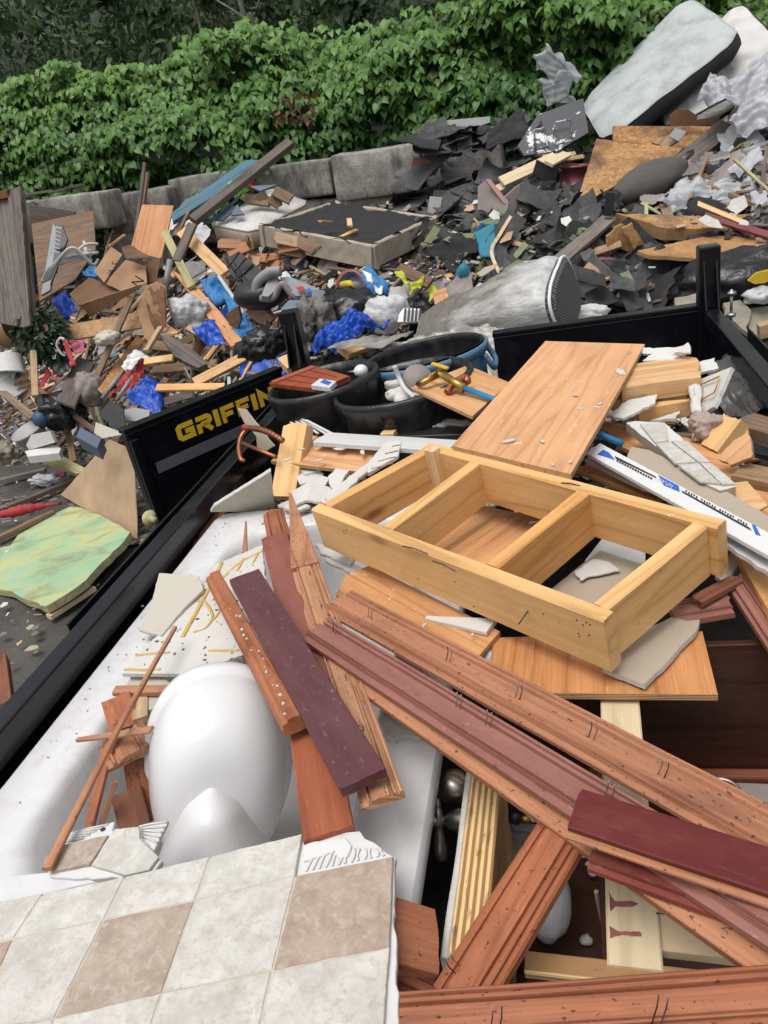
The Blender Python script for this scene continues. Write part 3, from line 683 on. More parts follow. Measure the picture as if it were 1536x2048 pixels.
cells = [([(-90, 1822), V1[0], V1[1], (-120, 1910)], 'tileL'), ([V1[0], V2[0], V2[1], V1[1]], 'tileL'), ([V2[0], V3[0], V3[1], V2[1]], 'tileL'), ([V3[0], V4[0], V4[1], V3[1]], 'tileL'),
         ([(-120, 1910), V1[1], V1[2], (-160, 2080)], 'tileD'), ([V1[1], V2[1], V2[2], V1[2]], 'tileL'), ([V2[1], V3[1], V3[2], V2[2]], 'tileD'), ([V3[1], V4[1], V4[2], V3[2]], 'tileL'), ([V4[1], V5[1], V5[2], V4[2]], 'tileD'),
         ([V1[2], V2[2], V2[3], (-60, 2085)], 'tileL'), ([V2[2], V3[2], V3[3], V2[3]], 'tileL'), ([V3[2], V4[2], V4[3], V3[3]], 'tileL'), ([V4[2], V5[2], V5[3], V4[3]], 'tileL')]
tl = tiled('tiled_wall_slab', 'slab of cream and beige checkered wall tile lying in front, corner tile missing', [(-100, 1826), (250, 1755), (605, 1669), (640, 1666), (718, 1655), (728, 1670), (760, 1688), (790, 1708), (786, 1800), (792, 1880), (790, 1960), (803, 2066), (-170, 2090)], 1.33, cells)
panel('grout', [p-Vector((0, 0, .0018)) for p in px(1.33, (-110, 1831), (86, 1788), (250, 1754), (422, 1712), (604, 1669), (590, 1751), (786, 1711), (779, 1894), (765, 2066), (-150, 2088))], .005, MT['grout'], tl, jag=.0008, step=.02)
for k in range(13):             # combed ridges where the tile came off
    a = (612+k*13, 1742-k*2.6); b = (650+k*9, 1664+k*2.2)
    A_, B_ = Z(a[0], a[1], 1.324), Z(b[0]*.6+a[0]*.4, b[1]*.6+a[1]*.4, 1.324)
    tube('mortar_ridge', smooth_path([A_, (A_+B_)/2+Vector((.003*math.sin(k*3), 0, 0)), B_], 4), .0022, MT['thinset'], tl, 6)
o = panel('mortar_patch', px(1.327, (607, 1690), (625, 1683), (690, 1675), (703, 1690), (695, 1712), (676, 1716), (670, 1700), (640, 1712), (607, 1722)), .005, MT['paper'], tl, jag=.002, step=.006)
def zz(s, ox, oy, *pts): return [(ox+a/s, oy+b/s) for a, b in pts]
t2 = zz(3.84, 0, 1640, (420, 205), (620, 150), (840, 110), (690, 340), (380, 400), (330, 300)); t3 = zz(3.84, 0, 1640, (840, 110), (880, 60), (1070, 40), (1080, 130), (1130, 190), (1225, 285), (1150, 385), (960, 430), (690, 345))
tiled('broken_tile_slab', 'broken slab of one beige and one cream tile leaning at the toilet', zz(3.84, 0, 1640, (410, 195), (540, 150), (880, 50), (1080, 35), (1090, 130), (1235, 285), (1150, 400), (700, 430), (370, 410), (325, 300)), 1.30, [(t2, 'tileD'), (t3, 'tileL')])
for q, lb in ((zz(3.84, 0, 1640, (470, 185), (540, 95), (700, 60), (880, 10), (860, 100), (620, 155)), 'white ridged tile back with a dark nail hole behind the beige tile'), (zz(3.84, 0, 1640, (1070, 45), (1290, 0), (1180, 240), (1075, 140)), 'small ridged tile back poking out next to the toilet foot')):
    P = [Z(a, b, 1.285) for a, b in q]
    o = panel('tile_fragment', P, .008, MT['thinset'], jag=.002, step=.01); tag(o, lb, 'tile scrap')
    if 'nail' in lb:
        hm = Z(206, 1659, 1.2856); link('nail_hole', lathe_me('nail_hole', [(0, 0), (.005, 0), (.005, .001), (0, .001)], 10), MT['blackprint'], o, Matrix.Translation(hm))
    for k in range(5):
        a = P[0].lerp(P[1], (k+.5)/5.5) if 'nail' in lb else P[0].lerp(P[3], (k+.5)/6); b = P[-1].lerp(P[2 if 'nail' not in lb else 3], (k+.5)/5.5) if 'nail' in lb else P[1].lerp(P[2], (k+.5)/6)
        tube('ridge', [a+Vector((0, 0, .001)), a.lerp(b, .5)+Vector((0, 0, .003)), b+Vector((0, 0, .001))], .0022, MT['thinset'], o, 6)

# ------------------------------------------------------------------ siding boards
def sid(wd, t=.018):            # shiplap section with a grooved back turned up
    h = wd/2
    p = [(-h, -.010), (-h+.013, -.009), (-h+.016, 0), (-h*.64, 0), (-h*.61, -.0065), (-h*.52, -.0065), (-h*.45, 0), (-h*.1, .0012), (h*.36, 0), (h*.40, -.0065), (h*.50, -.0065), (h*.55, 0), (h*.68, 0), (h*.71, -.005), (h*.79, -.005), (h*.83, 0), (h-.003, 0), (h, -.003), (h, -t)]
    p += [(h*.5, -t), (0, -t), (-h*.5, -t), (-h+.012, -t), (-h, -t)]
    return p
def trimp(wd, t=.03):           # stepped trim
    h = wd/2
    return [(-h, -t*.55), (-h+.004, -t*.25), (-h+.014, -t*.2), (-h+.018, 0), (-h*.2, .0), (h*.3, 0), (h-.003, 0), (h, -.003), (h, -t), (h*.3, -t), (-h*.2, -t), (-h, -t)]
def quadboard(name, label, q, z0, z1, mat, t=.018, kind='flat', cat='board', group=None, tilt=0, ja=0, jb=0, bend=0, parent=None, st=40, rough=.0011, seed=None, twist=0, taper=None, w=None):
    p1, p2 = Z(*q[0], z0), Z(*q[1], z0); p3, p4 = Z(*q[2], z1), Z(*q[3], z1)
    a, b = (p1+p2)/2, (p3+p4)/2; d = (b-a).normalized(); ja = ja or .004; jb = jb or .004
    def perp(e): return (e-e.dot(d)*d).length
    wd = w or (perp(p1-p2)+perp(p3-p4))/2
    if taper: wd = max(perp(p1-p2), perp(p3-p4))
    pr = {'flat': lambda: rect_prof(wd, t, .002, 7), 'sid': lambda: sid(wd, t), 'trim': lambda: trimp(wd, t)}[kind]()
    o = plank(name, a, b, wd, t, mat, Vector((0, 0, 1)), parent, seed, bend, ja, jb, pr, st, rough, twist, taper, tilt=tilt)
    if label: tag(o, label, cat, group)
    return o, a, b, wd
def staples(o, a, b, wd, at_, side=.2, h=.022, ln=.05, lean=.3):
    d = (b-a).normalized(); m = frame(a, d, Vector((0, 0, 1))); L = (b-a).length
    for f in at_:
        for k in (0, 1):
            p = m @ Vector((f*L+k*.011, wd*side, -.002)); q = m @ Vector((f*L+k*.011+lean*h, wd*(side+.05), h)); r_ = m @ Vector((f*L+k*.011+lean*h*1.3, wd*side+.004, h*1.7))
            tube('staple', [p, q, r_], .0010, MT['steel' if (k+int(f*10)) % 3 else 'dsteel'], o, 5)
SB = 'pulled siding boards on the trailer load'
B, a, b, wd = quadboard('siding_board', 'long plum faced siding board with staples crossing the load to the right edge', [(648, 1238), (612, 1268), (1600, 1940), (1640, 1800)], 1.40, 1.425, MT['rosew'], .02, 'sid', 'siding board', SB, ja=.02, seed=3, tilt=4)
for k_ in range(3): pass
staples(B, a, b, wd, (.05, .42, .49, .72), .15)
quadboard('siding_board', 'orange raw siding board lying under the lower edge of the long plum board', [(700, 1330), (690, 1352), (1536, 1975), (1570, 1900)], 1.375, 1.385, MT['cedar2'], .018, 'flat', 'siding board', SB, ja=.03, seed=5, tilt=8)
A_, a, b, wd = quadboard('siding_board', 'long orange siding board with grooved back lying next to the pine frame', [(700, 1172), (650, 1222), (1600, 1752), (1620, 1650)], 1.375, 1.385, MT['cedar'], .018, 'sid', 'siding board', SB, ja=.02, seed=8, tilt=-3)
staples(A_, a, b, wd, (.12, .36, .53, .68, .80), -.1)
F, a, b, wd = quadboard('siding_board', 'short glossy dark red board on top of the crossing boards at right', [(1160, 1588), (1140, 1640), (1600, 1822), (1610, 1702)], 1.455, 1.45, MT['cherry'], .011, 'flat', 'board', SB, seed=11, tilt=3)
q_ = [p+Vector((0, 0, -.0115)) for p in (a, b)]; dq_ = (b-a).normalized().cross(Vector((0, 0, 1)))*.006; plank('raw_edge', q_[0]+dq_, q_[1]+dq_, wd+.004, .010, MT['cedar2'], Vector((0, 0, 1)), F, seed=77, tilt=3)
K, a, b, wd = quadboard('siding_board', 'dark plum board beneath the glossy red board, staples near its edge', [(1190, 1690), (1180, 1715), (1600, 1900), (1600, 1800)], 1.40, 1.41, MT['plumred'], .018, 'sid', 'siding board', SB, seed=12)
staples(K, a, b, wd, (.58,), .1)
G, a, b, wd = quadboard('siding_board', 'tan grooved board leaning diagonally up from the bottom to the crossing boards', [(1080, 1620), (1178, 1680), (975, 2010), (850, 1990)], 1.37, 1.345, MT['cedar2'], .018, 'sid', 'siding board', SB, seed=14)
staples(G, a, b, wd, (.87,), -.25, .03)
H, a, b, wd = quadboard('siding_board', 'wide grooved cedar board along the very bottom edge, bent staples standing up', [(795, 1985), (800, 2095), (1640, 2050), (1640, 1915)], 1.385, 1.39, MT['cedar'], .018, 'sid', 'siding board', SB, seed=16)
staples(H, a, b, wd, (.22, .60), -.38, .03)
C1, a, b, wd = quadboard('trim_board', 'narrow reddish stepped trim board, leftmost of the boards lying over the toilet', [(402, 1140), (445, 1150), (612, 1448), (552, 1425)], 1.345, 1.40, MT['cedar2'], .036, 'trim', 'trim board', SB, seed=18, rough=.0006)
C2, a, b, wd = quadboard('siding_board', 'dull plum painted board with wet specks lying beside the narrow trim', [(452, 1158), (524, 1138), (762, 1535), (690, 1580)], 1.405, 1.425, MT['plum'], .02, 'flat', 'siding board', SB, seed=20)
C3, a, b, wd = quadboard('siding_board', 'red brown board with dusty paint running under the plum painted board', [(520, 1080), (575, 1060), (690, 1420), (615, 1440)], 1.34, 1.37, MT['plumred'], .018, 'flat', 'siding board', SB, seed=22, ja=.012)
C4, a, b, wd = quadboard('siding_board', 'stapled grooved cedar board whose far end tapers into a splinter', [(576, 1130), (640, 1120), (800, 1580), (728, 1608)], 1.36, 1.385, MT['cedar2'], .018, 'sid', 'siding board', SB, seed=24)
staples(C4, a, b, wd, (.08, .28, .62, .80), .05, .008)
m_ = tag(quadboard('wood_splinter', 'pointed cedar splinter standing up from the end of the stapled board', [(577, 985), (583, 985), (640, 1130), (580, 1130)], 1.36, 1.365, MT['cedar2'], .014, 'flat', 'splinter', None, seed=25, taper=(.12, 1), rough=.001)[0])
C5, a, b, wd = quadboard('siding_board', 'short reddish board end poking up past the dusty red brown board', [(524, 1024), (566, 1015), (580, 1070), (535, 1085)], 1.30, 1.33, MT['cedar'], .018, 'sid', 'siding board', SB, ja=.012, seed=26)
E_, a, b, wd = quadboard('siding_board', 'half varnished orange board between the toilet and the white tub rim', [(575, 1440), (665, 1440), (708, 1652), (606, 1680)], 1.34, 1.335, MT['cherry2'], .02, 'flat', 'siding board', SB, seed=27)
quadboard('siding_board', 'long cedar board slid down between the left rail and the tub', [(448, 935), (480, 940), (405, 1145), (352, 1145)], 1.20, 1.17, MT['cedar'], .018, 'sid', 'siding board', SB, seed=29, ja=.01)
quadboard('siding_board', 'short plum board end with a sloping lip at the right of the pine frame', [(1335, 1205), (1350, 1235), (1480, 1220), (1440, 1180)], 1.30, 1.31, MT['rosew'], .024, 'sid', 'siding board', SB, seed=31, jb=.01)
quadboard('siding_board', 'broken plum board leaning out of the right edge over the dark cabinet', [(1455, 1160), (1485, 1150), (1590, 1300), (1540, 1300)], 1.33, 1.27, MT['rosew'], .022, 'sid', 'siding board', SB, seed=33, ja=.02)
quadboard('wood_splinter', 'ragged brown stick lying over the short plum board end', [(1390, 1190), (1395, 1205), (1478, 1165), (1470, 1140)], 1.33, 1.335, MT['cedardark'], .016, 'flat', 'splinter', None, ja=.02, jb=.02, seed=35, rough=.003)
quadboard('trim_board', 'dark cedar chunk at the right edge of the front tiles', [(785, 1790), (780, 1920), (865, 1950), (886, 1815)], 1.295, 1.25, MT['cedar'], .05, 'flat', 'wood chunk', None, seed=37, jb=.008, rough=.002)
quadboard('siding_board', 'dark wet board end under the cedar chunk beside the front tiles', [(785, 1920), (780, 1960), (870, 2000), (875, 1965)], 1.26, 1.24, MT['cedardark'], .018, 'sid', 'siding board', SB, seed=38)
# splinters and short ends in the tub
quadboard('wood_splinter', 'long thin cedar stick reaching from the glue streaked board down to the tile slab', [(345, 1250), (354, 1254), (100, 1738), (86, 1732)], 1.33, 1.315, MT['cedar2'], .010, 'flat', 'stick', None, seed=41, taper=(.6, 1), rough=.0012, bend=.01)
quadboard('wood_splinter', 'second cedar stick crossing under the long thin one in the tub', [(222, 1450), (232, 1452), (186, 1660), (162, 1655)], 1.29, 1.14, MT['cedar'], .012, 'flat', 'stick', None, seed=42, rough=.0012, jb=.02)
quadboard('wood_splinter', 'flat cedar sliver pointing left over the tub rim', [(152, 1482), (154, 1472), (300, 1450), (302, 1464)], 1.27, 1.30, MT['cedar'], .008, 'flat', 'sliver', None, seed=43, taper=(.5, 1))
quadboard('wood_splinter', 'short cedar stick standing in the tub close to the tile slab', [(222, 1560), (228, 1566), (206, 1655), (186, 1655)], 1.23, 1.12, MT['cedar'], .012, 'flat', 'stick', None, seed=44, taper=(.3, 1))
quadboard('board_end', 'square cedar offcut leaning on the far side of the tub heap', [(200, 1405), (262, 1383), (276, 1440), (222, 1470)], 1.27, 1.22, MT['cedar2'], .018, 'flat', 'offcut', None, seed=45)
quadboard('board_end', 'grooved cedar offcut with staples beside the toilet rim', [(185, 1500), (292, 1430), (296, 1478), (228, 1540)], 1.25, 1.245, MT['cedar'], .02, 'sid', 'offcut', None, seed=46)
quadboard('board_end', 'dark cedar offcut standing down beside the toilet bowl', [(245, 1545), (290, 1500), (306, 1640), (270, 1650)], 1.2, 1.08, MT['cedar'], .018, 'flat', 'offcut', None, seed=47)
quadboard('board_end', 'wet brown offcut at the bottom of the tub heap', [(222, 1590), (280, 1575), (300, 1655), (240, 1655)], 1.16, 1.10, MT['cedardark'], .02, 'flat', 'offcut', None, seed=48, rough=.002)
quadboard('board_end', 'thin red strip lying between the glue streaked board and the toilet', [(228, 1370), (228, 1385), (340, 1384), (340, 1368)], 1.255, 1.255, MT['cedar'], .014, 'flat', 'strip', None, seed=49)
quadboard('wood_splinter', 'upright red splinter against the far white tub rim', [(488, 1040), (494, 1042), (494, 1104), (484, 1104)], 1.28, 1.235, MT['cedar'], .01, 'flat', 'splinter', None, seed=50, taper=(.3, 1))
quadboard('board_end', 'yellowish wood end between the offcuts and the toilet', [(262, 1384), (300, 1398), (290, 1440), (270, 1430)], 1.24, 1.24, MT['tanw'], .02, 'flat', 'offcut', None, seed=51)

# ------------------------------------------------------------------ glue streaked wallboard, cream board, small plaster
q = zz(2.743, 0, 980, (1185, 405), (1440, 300), (1460, 560), (1330, 800), (1390, 1010), (1180, 1004), (668, 1006), (740, 915), (860, 800), (1010, 650))
P2 = panel('wallboard', px(1.262, *q), .012, [MT['dry'], MT['dryedge']], jag=.003, step=.015, seed=4)
tag(P2, 'white wallboard with streaks of yellow glue lying across the tub', 'wallboard')
for s_ in ([(1215, 400), (1180, 480), (1125, 580), (1060, 700), (1000, 808)], [(1335, 378), (1300, 445)], [(1415, 350), (1385, 402)], [(1450, 330), (1320, 395), (1215, 488)], [(1075, 608), (1120, 612), (1155, 660), (1165, 700), (1130, 755), (1060, 780)], [(1240, 590), (1190, 690), (1150, 720)], [(745, 908), (840, 898), (930, 892)], [(682, 985), (780, 988), (880, 984)], [(1145, 880), (1230, 882), (1310, 880)], [(1140, 985), (1340, 988)], [(1010, 655), (960, 700), (900, 780)], [(1275, 925), (1340, 925)]):
    P = [Z(a, b, 1.2625) for a, b in zz(2.743, 0, 980, *s_)]
    w_ = .0045 if len(s_) != 5 else .0075
    me = tube_me('glue_streak', smooth_path(P, 5), w_, 6)
    for v in me.vertices: v.co.z = 1.2625+(v.co.z-1.2625)*.35+.0015*noise.noise(v.co*60)
    link('glue_streak', me, MT['adh'], P2)
blob('plaster_crumb', Z(472, 1330, 1.27), (.035, .02, .012), MT['insul'], seed=2, amp=.5, sub=3); tag(bpy.data.objects['plaster_crumb'], 'clump of grey dirt on the glue streaked wallboard near the toilet', 'dirt clump')
q = zz(2.743, 0, 980, (872, 455), (1090, 470), (1115, 545), (1010, 645), (885, 800), (860, 790), (762, 765), (800, 690), (835, 600))
tag(panel('wallboard', [Z(a, b, 1.275+ (b-1200)*-.00012) for a, b in q], .010, [MT['beigepnl'], MT['dryedge']], jag=.002, step=.02, seed=5), 'cream wallboard piece lying at the left of the glue streaked one', 'wallboard')
q = zz(2.743, 0, 980, (720, 1020), (900, 1060), (960, 1110), (870, 1140), (600, 1130))
tag(panel('wallboard', px(1.235, *[(260, 1352), (330, 1352), (350, 1380), (300, 1420), (255, 1400)]), .010, [MT['beigepnl'], MT['dryedge']], jag=.003, step=.02, seed=6), 'small cream wallboard scrap half under the red strip', 'wallboard')
# cream board standing behind the tub
A1, A2 = Z(428, 1000, 1.30), Z(540, 930, 1.42); A3, A4 = Z(545, 990, 1.22), Z(428, 1085, 1.18)
tag(panel('wallboard', [A1, A2, A3, A4], .014, [MT['beigepnl'], MT['dryedge']], jag=.002, step=.02, seed=8), 'cream board standing on edge behind the white tub', 'wallboard')
tag(panel('wallboard', px(1.235, (765, 1425), (800, 1408), (880, 1470), (862, 1468), (850, 1462), (838, 1475), (815, 1470), (800, 1472), (790, 1480), (772, 1470)), .012, [MT['plaster'], MT['dryedge']], jag=.006, step=.01, seed=9), 'torn white plaster sheet on the right rim of the tub', 'plaster')

# ------------------------------------------------------------------ pine frame
def pine_frame():
    A0, B0, D0 = Z(622, 1018, 1.455), Z(1207, 1243, 1.455), Z(862, 884, 1.50)
    u = (B0-A0).normalized(); L = (B0-A0).length; n = u.cross(D0-A0).normalized(); v = n.cross(u).normalized(); Wd = (D0-A0).dot(v)
    sk = (D0-A0).dot(u)
    C0 = Z(1452, 1038, 1.497); L2 = (C0-D0).length
    t = thing('pine_frame', 'pale pine lumber frame with two inner crosspieces lying on the load', 'frame', A0)
    hgt, th = .138, .038
    def M_(p, q_): return (A0+u*p+v*q_)
    def st_(name, p, q_, **k): return plank(name, p-n*0, q_, th, hgt, MT['pine'], n, t, st=10, rough=.0007, c=.004, **k)
    st_('long_rail', M_(0, th/2), M_(L, th/2), seed=1); dd_ = (C0-D0).normalized()
    D1 = D0-v*th/2; C1_ = C0-v*th/2
    st_('long_rail', D1, C1_+dd_*.0, seed=2)
    def cross(f0, f1, e0=th, e1=th, sd=3, dz=0):
        p = M_(L*f0, th+.001); q_ = D1+(C1_-D1)*f1-v*(th/2+.001); st_('crosspiece', p-n*dz, q_-n*dz, seed=sd)
    cross(.024, .021, sd=4, dz=.001); cross(.30, .235, sd=5, dz=.002); cross(.672, .632, sd=6, dz=.001); cross(.965, .958, sd=7, dz=.003)
    e = D1+(D1-C1_).normalized()*-.035+v*.0
    b_ = D1+dd_*.055-v*.045+n*.012
    plank('corner_block', b_, b_-n*.15, .04, .035, MT['pinepale'], -v, t, seed=9, rough=.001)
    # bent nails and knots of iron
    for (x_, y_, dx, dy) in ((805, 1092, 50, 16), (865, 1122, 45, 20), (1122, 966, 38, 6)):
        p = Z(x_, y_, 1.4585 if x_ < 1000 else 1.496); q_ = Z(x_+dx, y_+dy, 1.4585 if x_ < 1000 else 1.496)
        tube('bent_nail', [p, p.lerp(q_, .5)+n*.004, q_], .0017, MT['dsteel'], t, 6)
    p = M_(L*.80, -.001)-n*.055; tube('bent_nail', [p, p-v*.035-n*.012], .0017, MT['dsteel'], t, 6)
    for i in range(13):
        p = M_(L*rng.uniform(.02, .98) if i > 5 else L*rng.uniform(.93, .985), -.0006)-n*rng.uniform(.015, .12)
        m = frame(p, u, -v); link('nail_hole', lathe_me('nail_hole', [(0, 0), (.0019, 0), (.0019, .0008), (0, .0008)], 8), MT['blackprint'], t, m)
pine_frame()

# ------------------------------------------------------------------ plywood and wallboard around the frame
PG = 'plywood sheets on the trailer load'
def sheet(label, pts, mat='ply', t=.016, cat='plywood sheet', group=PG, grain=(0, 1), name='plywood_sheet', edge='plyedge', **k):
    W_ = [Z(*p) for p in pts]
    o = panel(name, W_, t, [MT[mat], MT[edge]], grain=grain, **k); tag(o, label, cat, group); return o
big = sheet('large orange plywood sheet sloping down to the pine frame, torn paint flecks on it', [(1090, 682, 1.49), (1290, 688, 1.49), (1142, 947, 1.515), (904, 890, 1.515)], 'ply', .018, grain=(1, 2), jag=.0008, step=.05, c=.002)
sheet('plywood sheet lying flat inside the pine frame', [(960, 1010, 1.285), (1110, 1040, 1.285), (1010, 1160, 1.285), (820, 1105, 1.285)], 'ply2', .014, grain=(3, 0))
sheet('plywood sheet under the near rail of the frame and the orange board', [(690, 1150, 1.285), (740, 1130, 1.285), (1000, 1262, 1.285), (950, 1320, 1.285), (935, 1332, 1.285), (800, 1290, 1.285), (672, 1190, 1.285)], 'ply2', .014, grain=(1, 2))
sheet('plywood panel with a pale strip resting on the dark cabinet under the frame corner', [(985, 1275, 1.27), (1405, 1262, 1.27), (1436, 1388, 1.27), (978, 1384, 1.27)], 'ply2', .018, grain=(1, 2), seed=4)
sheet('narrow brown plywood piece behind the tub under the torn wallboard', [(740, 1370, 1.26), (790, 1385, 1.26), (880, 1462, 1.26), (800, 1430, 1.26), (745, 1400, 1.26)], 'ply2', .014)
sheet('small plywood sheet carrying the brass valve, resting on the bin rim', [(935, 730, 1.47), (1020, 765, 1.47), (945, 832, 1.49), (822, 775, 1.49)], 'plypale', .014, grain=(3, 2))
sheet('long low plywood piece with paint flakes left of the frame', [(605, 868, 1.33), (800, 890, 1.33), (740, 946, 1.30), (541, 921, 1.30)], 'ply', .016, grain=(0, 1))
sheet('plywood sheet under the blue printed packaging strip', [(1150, 938, 1.36), (1230, 905, 1.36), (1360, 985, 1.36), (1310, 1000, 1.36)], 'ply2', .014)
sheet('reddish plywood sheet at the right edge beneath the cracked tile board', [(1190, 838, 1.33), (1400, 880, 1.33), (1580, 1000, 1.33), (1540, 1070, 1.33), (1240, 890, 1.33)], 'ply', .016, jag=.003)
sheet('pale thin plywood scrap at the end of the tile strip', [(1440, 968, 1.385), (1495, 962, 1.385), (1536, 1010, 1.385), (1500, 1030, 1.385)], 'plypale', .006)
tag(panel('wallboard', px(1.283, (1085, 1190), (1200, 1100), (1290, 1130), (1250, 1180), (1200, 1232), (1140, 1210)), .012, [MT['drytan'], MT['dryedge']], jag=.003, step=.02), 'tan paper faced wallboard inside the right bay of the frame', 'wallboard')
tag(panel('wallboard', px(1.278, (1205, 1075), (1290, 1080), (1292, 1150), (1225, 1155), (1170, 1120)), .004, [MT['whiteplastic'], MT['whiteplastic']]), 'grey white flat panel seen in the far corner of the right bay', 'panel')
tag(panel('wallboard', px(1.296, (1150, 1140), (1185, 1118), (1215, 1122), (1240, 1140), (1190, 1150), (1160, 1160)), .005, [MT['dry'], MT['dryedge']], jag=.006, step=.01), 'torn curl of wallboard paper in the right bay of the frame', 'paper scrap')
tag(panel('wallboard', px(1.292, (1205, 1335), (1280, 1262), (1385, 1215), (1406, 1222), (1392, 1262), (1290, 1368)), .014, [MT['drytan'], MT['dryedge']], jag=.003, step=.015, seed=12), 'tan wallboard strip with crumbling white edge under the frame corner', 'wallboard')
tag(panel('wallboard', [Z(*p) for p in ((1245, 930, 1.415), (1262, 893, 1.415), (1300, 900, 1.415), (1430, 968, 1.415), (1560, 1045, 1.415), (1560, 1105, 1.415), (1420, 1020, 1.415))], .012, [MT['drytan'], MT['dryedge']], jag=.002, step=.03, seed=13), 'long tan wallboard offcut behind the blue printed packaging strip', 'wallboard')
tag(panel('wallboard', px(1.30, (1430, 1150), (1470, 1095), (1490, 1105), (1455, 1170)), .012, [MT['dry'], MT['dryedge']], jag=.003), 'white wallboard scrap at the frame end above the short plum board', 'wallboard')
tag(panel('tan_plank', px(1.32, (1450, 1070), (1478, 1062), (1580, 1210), (1560, 1260)), .035, [MT['pine'], MT['pine']]), 'pine stud lying under the packaging strip at the right edge', 'stud')
# packaging strip with blue and black print
def strip():
    q = [Z(*p) for p in ((1172, 905, 1.435), (1200, 886, 1.435), (1570, 1082, 1.435), (1570, 1130, 1.435))]
    o = panel('packaging_strip', q, .010, MT['paper']); tag(o, 'white packaging strip printed in blue and black beside the tan wallboard', 'packaging')
    def lay(pts, m, h=.0012, nm='print_band'): panel(nm, [Z(a, b, 1.4368) for a, b in pts], .001, MT[m], o, c=.0003)
    lay(zz(3.84, 1136, 880, (270, 72), (315, 95), (360, 150), (225, 108)), 'blueprint'); lay(zz(3.84, 1136, 880, (693, 268), (850, 350), (858, 396), (735, 345)), 'blueprint'); lay(zz(3.84, 1136, 880, (1412, 645), (1440, 655), (1480, 735), (1440, 720)), 'blueprint')
    lay(zz(3.84, 1136, 880, (360, 122), (672, 278), (680, 292), (365, 140)), 'blackprint'); lay(zz(3.84, 1136, 880, (872, 385), (1390, 668), (1410, 695), (880, 402)), 'blackprint')
    for k in range(24):         # the print too small to read
        f = k/24; x_ = 905+480*f; y_ = 380+262*f+(4 if k % 3 else 0); 
        if k % 7 != 5: lay(zz(3.84, 1136, 880, (x_, y_), (x_+11, y_+6), (x_+7, y_+18), (x_-3, y_+13)), 'blackprint', nm='print_mark')
    for k in range(14):
        f = k/14; x_ = 375+280*f; y_ = 148+145*f
        lay(zz(3.84, 1136, 880, (x_, y_), (x_+14, y_+7), (x_+9, y_+20), (x_-5, y_+12)), 'blackprint', nm='print_mark')
    cu = bpy.data.curves.new('print_text', 'FONT'); cu.body = 'VZ-XIT'; cu.size = .04; to = bpy.data.objects.new('tmp', cu); COL.objects.link(to)
    dg = bpy.context.evaluated_depsgraph_get(); me = bpy.data.meshes.new_from_object(to.evaluated_get(dg)); bpy.data.objects.remove(to)
    p0, p1 = Z(1350, 973, 1.4382), Z(1318, 955, 1.4382); mm = frame(p0, p1-p0, Vector((0, 0, 1))) @ Matrix.Diagonal((.55, .42, 1, 1))
    link('print_text', me, MT['paper'], o, mm)
    s2 = panel('white_trim', [Z(*p) for p in zz3((1170, 918, 1.40), (1190, 905, 1.40), (1420, 1020, 1.40), (1570, 1110, 1.40), (1570, 1165, 1.40), (1440, 1080, 1.40), (1350, 1000, 1.40), (1265, 965, 1.40))], .012, [MT['whiteplastic'], MT['dryedge']], jag=.004, step=.02, seed=3)
    tag(s2, 'peeling white trim strip lying along the near side of the packaging strip', 'trim strip')
def zz3(*p): return list(p)
strip()
# cracked white tile board
q = [Z(*p) for p in ((1252, 842, 1.43), (1270, 838, 1.43), (1330, 842, 1.43), (1375, 882, 1.43), (1472, 968, 1.43), (1440, 976, 1.43), (1395, 955, 1.43), (1320, 895, 1.43))]
tb = thing('tile_board', 'wallboard strip faced with white tile lying behind the tan wallboard', 'tiled board', q[0])
panel('backing', [p-Vector((0, 0, .006)) for p in q], .03, [MT['dry'], MT['drytan']], tb, jag=.003, step=.02)
for c_ in ([(1280, 848), (1330, 845), (1338, 880), (1310, 884)], [(1312, 887), (1340, 883), (1392, 922), (1350, 926)], [(1342, 881), (1375, 882), (1420, 924), (1396, 922)], [(1356, 929), (1396, 926), (1440, 966), (1400, 962)], [(1400, 925), (1424, 926), (1470, 966), (1444, 968)]):
    panel('tile', px(1.4315, *c_), .006, MT['tileL'], tb, c=.001)
